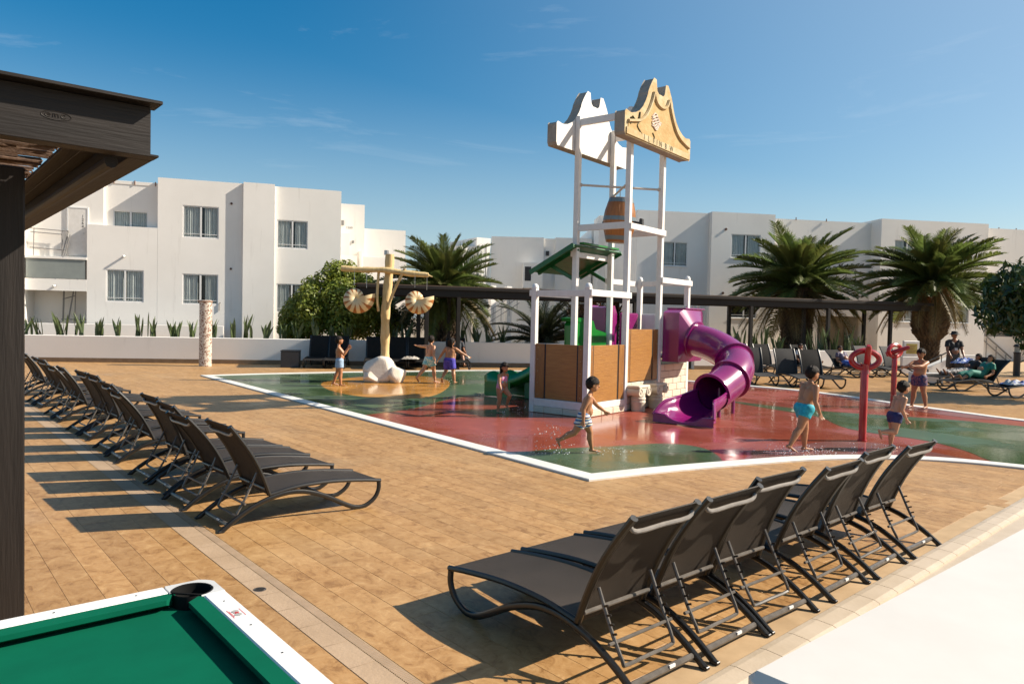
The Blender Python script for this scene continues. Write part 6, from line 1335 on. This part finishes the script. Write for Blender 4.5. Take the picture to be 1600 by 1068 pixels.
        cf = K.lerp(An, 0.32) + bk * H * 0.010; b.capsule(T(K), T(cf), H * 0.034 * F, H * 0.036 * F); b.capsule(T(cf), T(An), H * 0.036 * F, H * 0.0205); heel = An + L2 * H * 0.010 - fv * foot * 0.16
        b.capsule(T(An), T(heel + L2 * H * 0.004), H * 0.0205, H * 0.019, 8, 3); sdv = fv.cross(L2).normalized()
        for o_ in (-0.5, 0.5): b.capsule(T(heel + sdv * o_ * H * 0.008), T(An + L2 * H * 0.019 + fv * foot * 0.52 + sdv * o_ * H * 0.026), H * 0.018, H * 0.0125, 8, 3)
        for k in range(5): o_ = (k - 2) / 2.0; st_ = An + L2 * H * 0.020 + fv * foot * 0.50 + sdv * o_ * H * 0.020; b.capsule(T(st_), T(st_ + fv * foot * (0.26 - 0.03 * abs(k - 1.5))), H * 0.009, H * 0.0075, 6, 2)
    body = remesh(b, 'body', sk, vox, 3, root)
    # face
    for s_ in (-1, 1): s = MB(); s.ellipsoid(hcw + HM @ Vector((s_ * hh * 0.15, hh * 0.365, hh * 0.03)), (hh * 0.055, hh * 0.03, hh * 0.032), HM, 8, 5); s.build('eye', eye_m, body, True); s = MB(); s.capsule(hcw + HM @ Vector((s_ * hh * 0.08, hh * 0.375, hh * 0.115)), hcw + HM @ Vector((s_ * hh * 0.22, hh * 0.345, hh * 0.12)), hh * 0.018, hh * 0.012, 6, 2); s.build('eyebrow', hair_m, body, True)
    s = MB(); s.ellipsoid(hcw + HM @ Vector((0, hh * 0.365, -hh * 0.25)), (hh * 0.10, hh * 0.035, hh * 0.035), HM, 8, 5); s.build('mouth', lip_m, body, True)
    # hair
    if hair:
        s = MB(); n, h2 = 26, 18; rr = random.Random(int(abs(loc[0] * 100))); vs = []
        for i in range(h2 + 1):
            t = math.pi * i / h2
            for j in range(n):
                a = 2 * math.pi * j / n; k = 1.0 + 0.05 * math.sin(a * 7 + t * 5) + rr.uniform(-0.025, 0.035)
                vs.append(Vector((hh * 0.41 * math.sin(t) * math.cos(a) * k, hh * (0.475 * math.sin(t) * math.sin(a) * k - 0.045), hh * (0.48 * math.cos(t) * k + 0.08))))
        fs = []
        for i in range(h2):
            for j in range(n):
                q = (i * n + j, (i + 1) * n + j, (i + 1) * n + (j + 1) % n, i * n + (j + 1) % n); c_ = sum((vs[x] for x in q), Vector()) / 4; y, z = c_.y / hh, c_.z / hh
                lim = 0.15 + 0.05 * math.sin(c_.x / hh * 14) if y > 0.16 else (0.17 - 0.62 * (0.16 - y) / 0.40)
                if z > max(lim, -0.36): fs.append(q)
        s.add([hcw + HM @ p for p in vs], fs); hr = s.build('hair', hair_m, root, True, fix=False); md = hr.modifiers.new('so', 'SOLIDIFY'); md.thickness = hh * 0.03; md.offset = -0.8
        if hair == 'long':
            s = MB(); 
            for k in range(5): x = (k - 2) * 0.13; s.capsule(hcw + HM @ Vector((x * hh, -hh * 0.36, 0)), hcw + HM @ Vector((x * hh * 1.1, -hh * 0.34, -hh * 0.75)), hh * 0.12, hh * 0.07, 8, 3)
            s.build('hair_length', hair_m, hr, True)
    if hat:
        s = MB(); s.lathe([(hh * 0.72, hh * 0.10), (hh * 0.70, hh * 0.13), (hh * 0.46, hh * 0.24), (hh * 0.43, hh * 0.45), (hh * 0.36, hh * 0.56), (0.001, hh * 0.60)], 22, hcw, HM); s.f = s.f[:-2]; s.m = s.m[:-2]; h_o = s.build('sun_hat', hat, root, True, fix=False); md = h_o.modifiers.new('so', 'SOLIDIFY'); md.thickness = 0.008
    # clothes
    for kind, m, *ex in clothes:
        c_ = MB(); cl = 0.010 * H / 1.3
        if kind in ('shorts', 'trunks', 'trousers'):
            fr_l = ex[0] if ex else (0.62 if kind == 'shorts' else 0.34)
            c_.capsule(T(pel - rt * hw), T(pel + rt * hw), H * 0.064 * F + cl, H * 0.064 * F + cl)
            for s_ in (-1, 1): c_.capsule(T(pel + rt * s_ * hw * 0.9), T(pel + up * torso * 0.17 + rt * s_ * hw * 0.75), H * 0.062 * F + cl * 0.8, H * 0.052 * F + cl * 0.6)
            for nm in 'rl':
                Hp, K, An, fv = J['leg' + nm]
                if kind == 'trousers': c_.tube([T(Hp), T(Hp.lerp(K, 0.5)), T(K), T(K.lerp(An, 0.5)), T(K.lerp(An, 0.93))], [H * 0.062 * F + cl, H * 0.056 * F + cl, H * 0.044 * F + cl, H * 0.04 + cl, H * 0.036 + cl], 14)
                else:
                    fl = cl * (0.9 if kind == 'shorts' else 0.4); c_.tube([T(Hp), T(Hp.lerp(K, fr_l * 0.5)), T(Hp.lerp(K, fr_l))], [H * 0.061 * F + cl, H * 0.056 * F + cl + fl * 0.4, H * (0.058 - 0.014 * fr_l) * F + cl + fl], 16)
            remesh(c_, kind, m, vox * 1.1, 2, root)
        elif kind in ('shirt', 'swimsuit', 'dress'):
            for s_ in (-1, 1): c_.capsule(T(pel + up * (0.1 if kind == 'shirt' else 0) * torso + rt * s_ * hw * 0.8), T(pel + up * torso * 0.34 + rt * s_ * H * 0.028 * F), H * 0.060 * F + cl, H * 0.057 * F + cl); c_.capsule(T(pel + up * torso * 0.34 + rt * s_ * H * 0.028 * F), T(che + rt * s_ * H * 0.045), H * 0.057 * F + cl, H * 0.058 + cl)
            if kind != 'swimsuit':
                for s_ in (-1, 1): c_.capsule(T(che + rt * s_ * H * 0.045), T(shc + rt * s_ * shw * 0.7 - up * H * 0.012), H * 0.056 + cl, H * 0.039 + cl)
                for nm in 'rl': S_, E, Wr, A2 = J['arm' + nm]; c_.tube([T(S_ - (E - S_) * 0.1), T(S_), T(S_.lerp(E, 0.6))], [H * 0.03, H * 0.034 * F + cl, H * 0.035 * F + cl * 1.6], 12)
            if kind == 'dress':
                for nm in 'rl': Hp, K, An, fv = J['leg' + nm]; c_.tube([T(Hp), T(K), T(K.lerp(An, 0.5))], [H * 0.066 * F + cl, H * 0.055 + cl, H * 0.055 + cl], 14)
            if kind == 'swimsuit':
                c_.capsule(T(pel - rt * hw * 0.75 - up * H * 0.01), T(pel + rt * hw * 0.75 - up * H * 0.01), H * 0.058 + cl, H * 0.058 + cl)
            remesh(c_, kind, m, vox * 1.1, 2, root)
    return root, T, J, hcw, HM, hh
def cloth(name, c, c2=None, sc=20, lo=0.48, hi=0.54): return mat(name, c, 0.7, c2 or tuple(q * 0.8 for q in c), sc, 3, 0.1, 40, lo=lo, hi=hi)
def stripes():
    m = mat('striped_cloth', (0.5, 0.5, 0.5), 0.7); t = m.node_tree; N = t.nodes; L = t.links; b = N['Principled BSDF']; tc = N.new('ShaderNodeTexCoord'); sp = N.new('ShaderNodeSeparateXYZ'); L.new(tc.outputs['Object'], sp.inputs[0])
    ml = N.new('ShaderNodeMath'); ml.operation = 'MULTIPLY'; ml.inputs[1].default_value = 11.0; L.new(sp.outputs['Z'], ml.inputs[0]); fr = N.new('ShaderNodeMath'); fr.operation = 'FRACT'; L.new(ml.outputs[0], fr.inputs[0])
    cr = N.new('ShaderNodeValToRGB'); cr.color_ramp.interpolation = 'CONSTANT'; e = cr.color_ramp.elements; e[0].color = (0.62, 0.60, 0.55, 1); e[1].position = 0.3; e[1].color = (0.02, 0.05, 0.22, 1)
    for p, c_ in ((0.45, (0.05, 0.22, 0.36, 1)), (0.58, (0.65, 0.62, 0.56, 1)), (0.72, (0.55, 0.33, 0.08, 1)), (0.80, (0.015, 0.02, 0.05, 1)), (0.92, (0.03, 0.12, 0.42, 1))): q = e.new(p); q.color = c_
    L.new(fr.outputs[0], cr.inputs[0]); L.new(cr.outputs[0], b.inputs['Base Color']); return m
kids = 'children playing on the splash pad'
ZP = 0.02
person('child in light blue shorts with both hands at the mouth left of the splash tree', (-4.65, 19.87, ZP), -78, 1.37, dict(lean=-4, arm_r=(38, 4, 105, -6), arm_l=(40, 4, 108, -6), leg_r=(6, 4, 4), leg_l=(-9, 4, 10), head_pitch=-12, foot_l=-12), SK1, [('shorts', cloth('light_blue_cloth', (0.28, 0.40, 0.55)), 0.6)], group=kids)
person('child in aqua floral shorts walking with one arm stretched out to the left', (-2.40, 21.5, ZP), -42, 1.42, dict(lean=4, arm_l=(12, 88, 4, 6), arm_r=(-18, 18, 20, 0), leg_r=(16, 4, 8), leg_l=(-24, 4, 22), head_yaw=15, foot_l=-45), SK2, [('shorts', cloth('aqua_floral_cloth', (0.16, 0.46, 0.48), (0.55, 0.62, 0.58), 22), 0.6)], group=kids)
person('child with long wet hair in royal blue shorts seen from behind with arms spread', (-1.80, 21.35, ZP), -12, 1.36, dict(lean=8, side=3, arm_r=(28, 52, 10, 0), arm_l=(-4, 34, 14, 0), leg_r=(-8, 12, 6), leg_l=(14, 10, 60), head_yaw=-20, foot_l=-50), SK1, [('shorts', cloth('royal_blue_cloth', (0.045, 0.03, 0.30), (0.07, 0.05, 0.40), 12), 0.8)], 'long', group=kids)
person('small child in aqua and pink swimsuit skipping in front of the green slide', (-0.20, 15.1, ZP), -132, 1.06, dict(lean=10, arm_r=(18, 16, 18, 0), arm_l=(-26, 20, 20, 0), leg_r=(4, 3, 10), leg_l=(52, 4, 78), head_yaw=-8, foot_l=-40), SK1, [('swimsuit', cloth('aqua_pink_cloth', (0.10, 0.50, 0.46), (0.60, 0.22, 0.36), 5, 0.45, 0.5))], 'long', group=kids)
person('small child in blue and white striped shorts running right in the foreground', (1.06, 10.62, ZP), -88, 1.17, dict(lean=14, twist=-8, arm_r=(-24, 10, 22, 0), arm_l=(42, 14, 12, 4), leg_r=(-30, 3, 34), leg_l=(24, 3, 16), head_pitch=6, foot_r=-62, foot_l=-4), SK1, [('shorts', stripes(), 0.62)], group=kids)
person('stocky child in turquoise trunks striding right on the splash pad', (4.46, 11.15, ZP), -80, 1.36, dict(lean=12, twist=10, arm_r=(-12, 16, 30, -4), arm_l=(24, 18, 40, 0), leg_r=(-22, 5, 12), leg_l=(16, 4, 14), head_pitch=-4, foot_r=-28), SK1, [('trunks', cloth('turquoise_cloth', (0.015, 0.36, 0.46)), 0.42)], fat=1.17, group=kids)
person('small child in navy trunks running right with one leg kicked back', (6.05, 11.55, ZP), -84, 1.13, dict(lean=16, arm_r=(-22, 12, 50, -10), arm_l=(18, 8, 40, -6), leg_l=(4, 3, 8), leg_r=(-8, 3, 84), head_pitch=-6, foot_r=-70), SK2, [('trunks', cloth('navy_cloth', (0.012, 0.015, 0.10)), 0.4)], group=kids)
person('child in dark floral trunks standing at the rear red water jet', (9.78, 17.62, ZP), 118, 1.46, dict(lean=-6, arm_r=(64, 6, 24, -16), arm_l=(70, 4, 20, -20), leg_r=(4, 6, 2), leg_l=(-4, 7, 2), head_pitch=8, head_yaw=10), SK1, [('trunks', cloth('dark_floral_cloth', (0.02, 0.03, 0.10), (0.22, 0.10, 0.12), 26), 0.55)], group=kids)
black_c = cloth('black_cloth', (0.012, 0.012, 0.013)); brown_c = cloth('brown_cloth', (0.10, 0.075, 0.055)); teal_c = cloth('teal_cloth', (0.012, 0.20, 0.15)); patt_c = cloth('patterned_cloth', (0.03, 0.03, 0.035), (0.40, 0.38, 0.36), 14); white_c = cloth('white_cloth', (0.55, 0.54, 0.54))
man = person('person in black shirt, shorts and black bucket hat standing behind the right loungers', (15.85, 26.4, 0), 176, 1.84, dict(arm_r=(14, 8, 30, -14), arm_l=(14, 8, 30, -14), leg_r=(0, 5, 2), leg_l=(2, 5, 2)), SK3, [('shirt', black_c), ('shorts', brown_c, 0.95)], 'short', False, 1.12, hat=black_c)
s = MB(); s.box(-0.05, 0.05, 0.172, 0.176, 1.16, 1.25, 0.0); s.build('badge', white_c, man[0])
def recliner(label, x, y, deg, H, clothes, sk, lean=-48, sc=1.16, legs=(86, 5, 4), **kw):
    """person on a lounger whose foot direction is deg; origin = lounger origin"""
    f = Vector((math.cos(R(deg)), math.sin(R(deg)), 0)); p = Vector((x, y, 0)) + f * (0.42 * sc)
    return person(label, (p.x, p.y, 0), deg - 90, H, dict(lean=lean, arm_r=kw.get('arm_r', (10, 14, 60, -6)), arm_l=kw.get('arm_l', (10, 14, 60, -6)), leg_r=legs, leg_l=kw.get('leg2', legs), foot_r=kw.get('fr', 60), foot_l=kw.get('fr', 60), head_pitch=kw.get('hp', -20), head_yaw=kw.get('hy', 0)), sk, clothes, kw.get('hair', 'short'), False, kw.get('fat', 1.1), pz=0.36 * sc + H * 0.055)
recliner('person in patterned trousers and black top reclining on a shaded lounger', 15.9, 25.0, 186, 1.66, [('shirt', black_c), ('trousers', patt_c)], SK3, hair='short')
recliner('person in a teal dress reclining on a shaded lounger at the right edge', 15.2, 23.2, 190, 1.64, [('dress', teal_c)], SK2, lean=-42, hair='long', leg2=(100, 5, 40), legs=(92, 5, 18))
recliner('person in dark shirt and sunglasses sitting on a lounger behind the two children', -2.20, 28.5, -78, 1.76, [('shirt', cloth('dark_blue_cloth', (0.015, 0.02, 0.03))), ('shorts', brown_c, 0.9)], SK3, lean=-12, legs=(96, 8, 70), fr=10, hp=-5)
recliner('person with a blue towel over the legs on a back row lounger', 12.9, 29.2, -70, 1.6, [('shirt', cloth('mauve_cloth', (0.10, 0.08, 0.13))), ('shorts', cloth('blue_towel_cloth', (0.02, 0.07, 0.32), (0.10, 0.20, 0.5), 10), 0.95)], SK3, lean=-35, hair='short')
recliner('shaded person in a white top sitting on a back row lounger', 11.6, 29.9, -76, 1.62, [('shirt', white_c), ('shorts', brown_c, 0.8)], SK3, lean=-30)

# ------------------------------------------------------------------ small things
bx = empty('towel_bin', (-8.05, 26.8, 0), R(10), 'square charcoal bin standing left of the back loungers', 'bin')
s = MB(); s.box(-0.32, 0.32, -0.3, 0.3, 0.0, 0.58, 0.015); s.build('body', mat('charcoal_bin', (0.05, 0.052, 0.056), 0.55, (0.04, 0.042, 0.046), 5, 4), bx); s = MB(); s.box(-0.335, 0.335, -0.315, 0.315, 0.582, 0.62, 0.01); s.build('lid', MATS['charcoal_bin'], bx)
ib = empty('info_board', (16.75, 30.9, 0), R(8), 'white cabinet with a yellow notice standing left of the right palm', 'notice board')
s = MB(); s.box(-0.42, 0.42, -0.08, 0.08, 0.0, 0.72, 0.015); s.box(-0.36, 0.36, -0.06, 0.06, 0.721, 1.38, 0.02); s.build('cabinet', white_paint, ib)
s = MB(); s.box(-0.25, 0.25, -0.068, -0.061, 0.84, 1.26); nt_ = s.build('notice', mat('yellow_notice', (0.42, 0.33, 0.07), 0.5, (0.36, 0.27, 0.05), 6, 4), ib)
for k in range(5): s = MB(); s.box(-0.18, 0.18 - 0.05 * (k % 3), -0.071, -0.0685, 1.16 - k * 0.065, 1.175 - k * 0.065); s.build('text_line', MATS['rust'], nt_)
blp = empty('bollard_lamp', (21.3, 31.0, 0), 0, 'black bollard lamp with clear lantern at the right edge', 'lamp')
s = MB(); s.lathe([(0.13, 0), (0.13, 0.95), (0.15, 0.97), (0.15, 1.0)], 16); s.build('post', black_paint, blp, True); s = MB(); s.lathe([(0.11, 1.0), (0.11, 1.22)], 16); s.build('lantern', frost, blp, True); s = MB(); s.lathe([(0.16, 1.22), (0.16, 1.25), (0.10, 1.33), (0.001, 1.35)], 16); s.build('cap', black_paint, blp, True)
tw_m = cloth('blue_towel', (0.05, 0.12, 0.40), (0.40, 0.45, 0.55), 7)
def towel(loc, sx, sy, h, m, label, seed, rz=0.0):
    rr = random.Random(seed); s = MB(); n = 14; vs = [(sx * (i / n - .5), sy * (j / n - .5), h * (0.5 + 0.5 * math.sin(i * 1.1 + rr.random()) * math.cos(j * 0.9)) * (1 - abs(2 * i / n - 1) ** 4) * (1 - abs(2 * j / n - 1) ** 4)) for i in range(n + 1) for j in range(n + 1)]
    s.add(vs, [(i * (n + 1) + j, (i + 1) * (n + 1) + j, (i + 1) * (n + 1) + j + 1, i * (n + 1) + j + 1) for i in range(n) for j in range(n)]); o = s.build('towel', m, None, True, loc, (0, 0, rz), fix=False); md = o.modifiers.new('so', 'SOLIDIFY'); md.thickness = 0.012; tag(o, label, 'towel'); return o
towel((14.55, 21.18, 0.372), 0.7, 0.5, 0.16, cloth('white_blue_towel', (0.50, 0.52, 0.55), (0.10, 0.16, 0.42), 5), 'crumpled white and blue towel on the lounger at the right edge', 3)
towel((16.05, 26.0, 0.725), 0.9, 0.4, 0.22, tw_m, 'bundle of blue towels on the dark box before the person standing in black', 5)
s = MB(); s.box(15.75, 16.6, 25.82, 26.2, 0.0, 0.72, 0.02); o = s.build('storage_box', mat('dark_box', (0.03, 0.03, 0.032), 0.6)); tag(o, 'dark storage box under the blue towels in the right shade', 'box')
s = MB(); s.box(14.2, 15.2, 25.85, 26.3, 0.0, 0.36, 0.015); o = s.build('low_plinth', white_paint); tag(o, 'low white plinth behind the shaded loungers', 'plinth')
towel((-3.7, 26.95, 0.40), 0.62, 0.75, 0.10, cloth('grey_sand_towel', (0.25, 0.22, 0.18), (0.42, 0.38, 0.33), 9), 'rumpled beige towel on the lounger behind the two children', 9)
# water droplets kicked up by the runners
drop_m = mat('water_drop', (0.92, 0.94, 0.95), 0.1); drop_m.node_tree.nodes['Principled BSDF'].inputs['Transmission Weight'].default_value = 0.25
s = MB(); rr = random.Random(77)
for cx, cy, n, sp, hgt in ((0.62, 10.5, 120, 0.16, 0.42), (1.45, 10.7, 60, 0.22, 0.10), (4.2, 11.0, 90, 0.3, 0.10), (4.75, 11.1, 70, 0.3, 0.08), (6.05, 11.5, 60, 0.3, 0.07), (0.35, 15.2, 60, 0.4, 0.12), (-2.0, 21.3, 40, 0.4, 0.12), (-4.6, 19.8, 30, 0.3, 0.08)):
    for _ in range(n): t = rr.random() ** 1.6; r_ = rr.uniform(0.003, 0.0095); s.ellipsoid((cx + rr.gauss(0, sp), cy + rr.gauss(0, sp * 0.7), 0.03 + hgt * t), (r_, r_, r_), n=5, h=3)
tag(s.build('water_spray', drop_m, None, True, fix=False), 'tiny water droplets kicked up around the running children', 'water', kind='stuff')
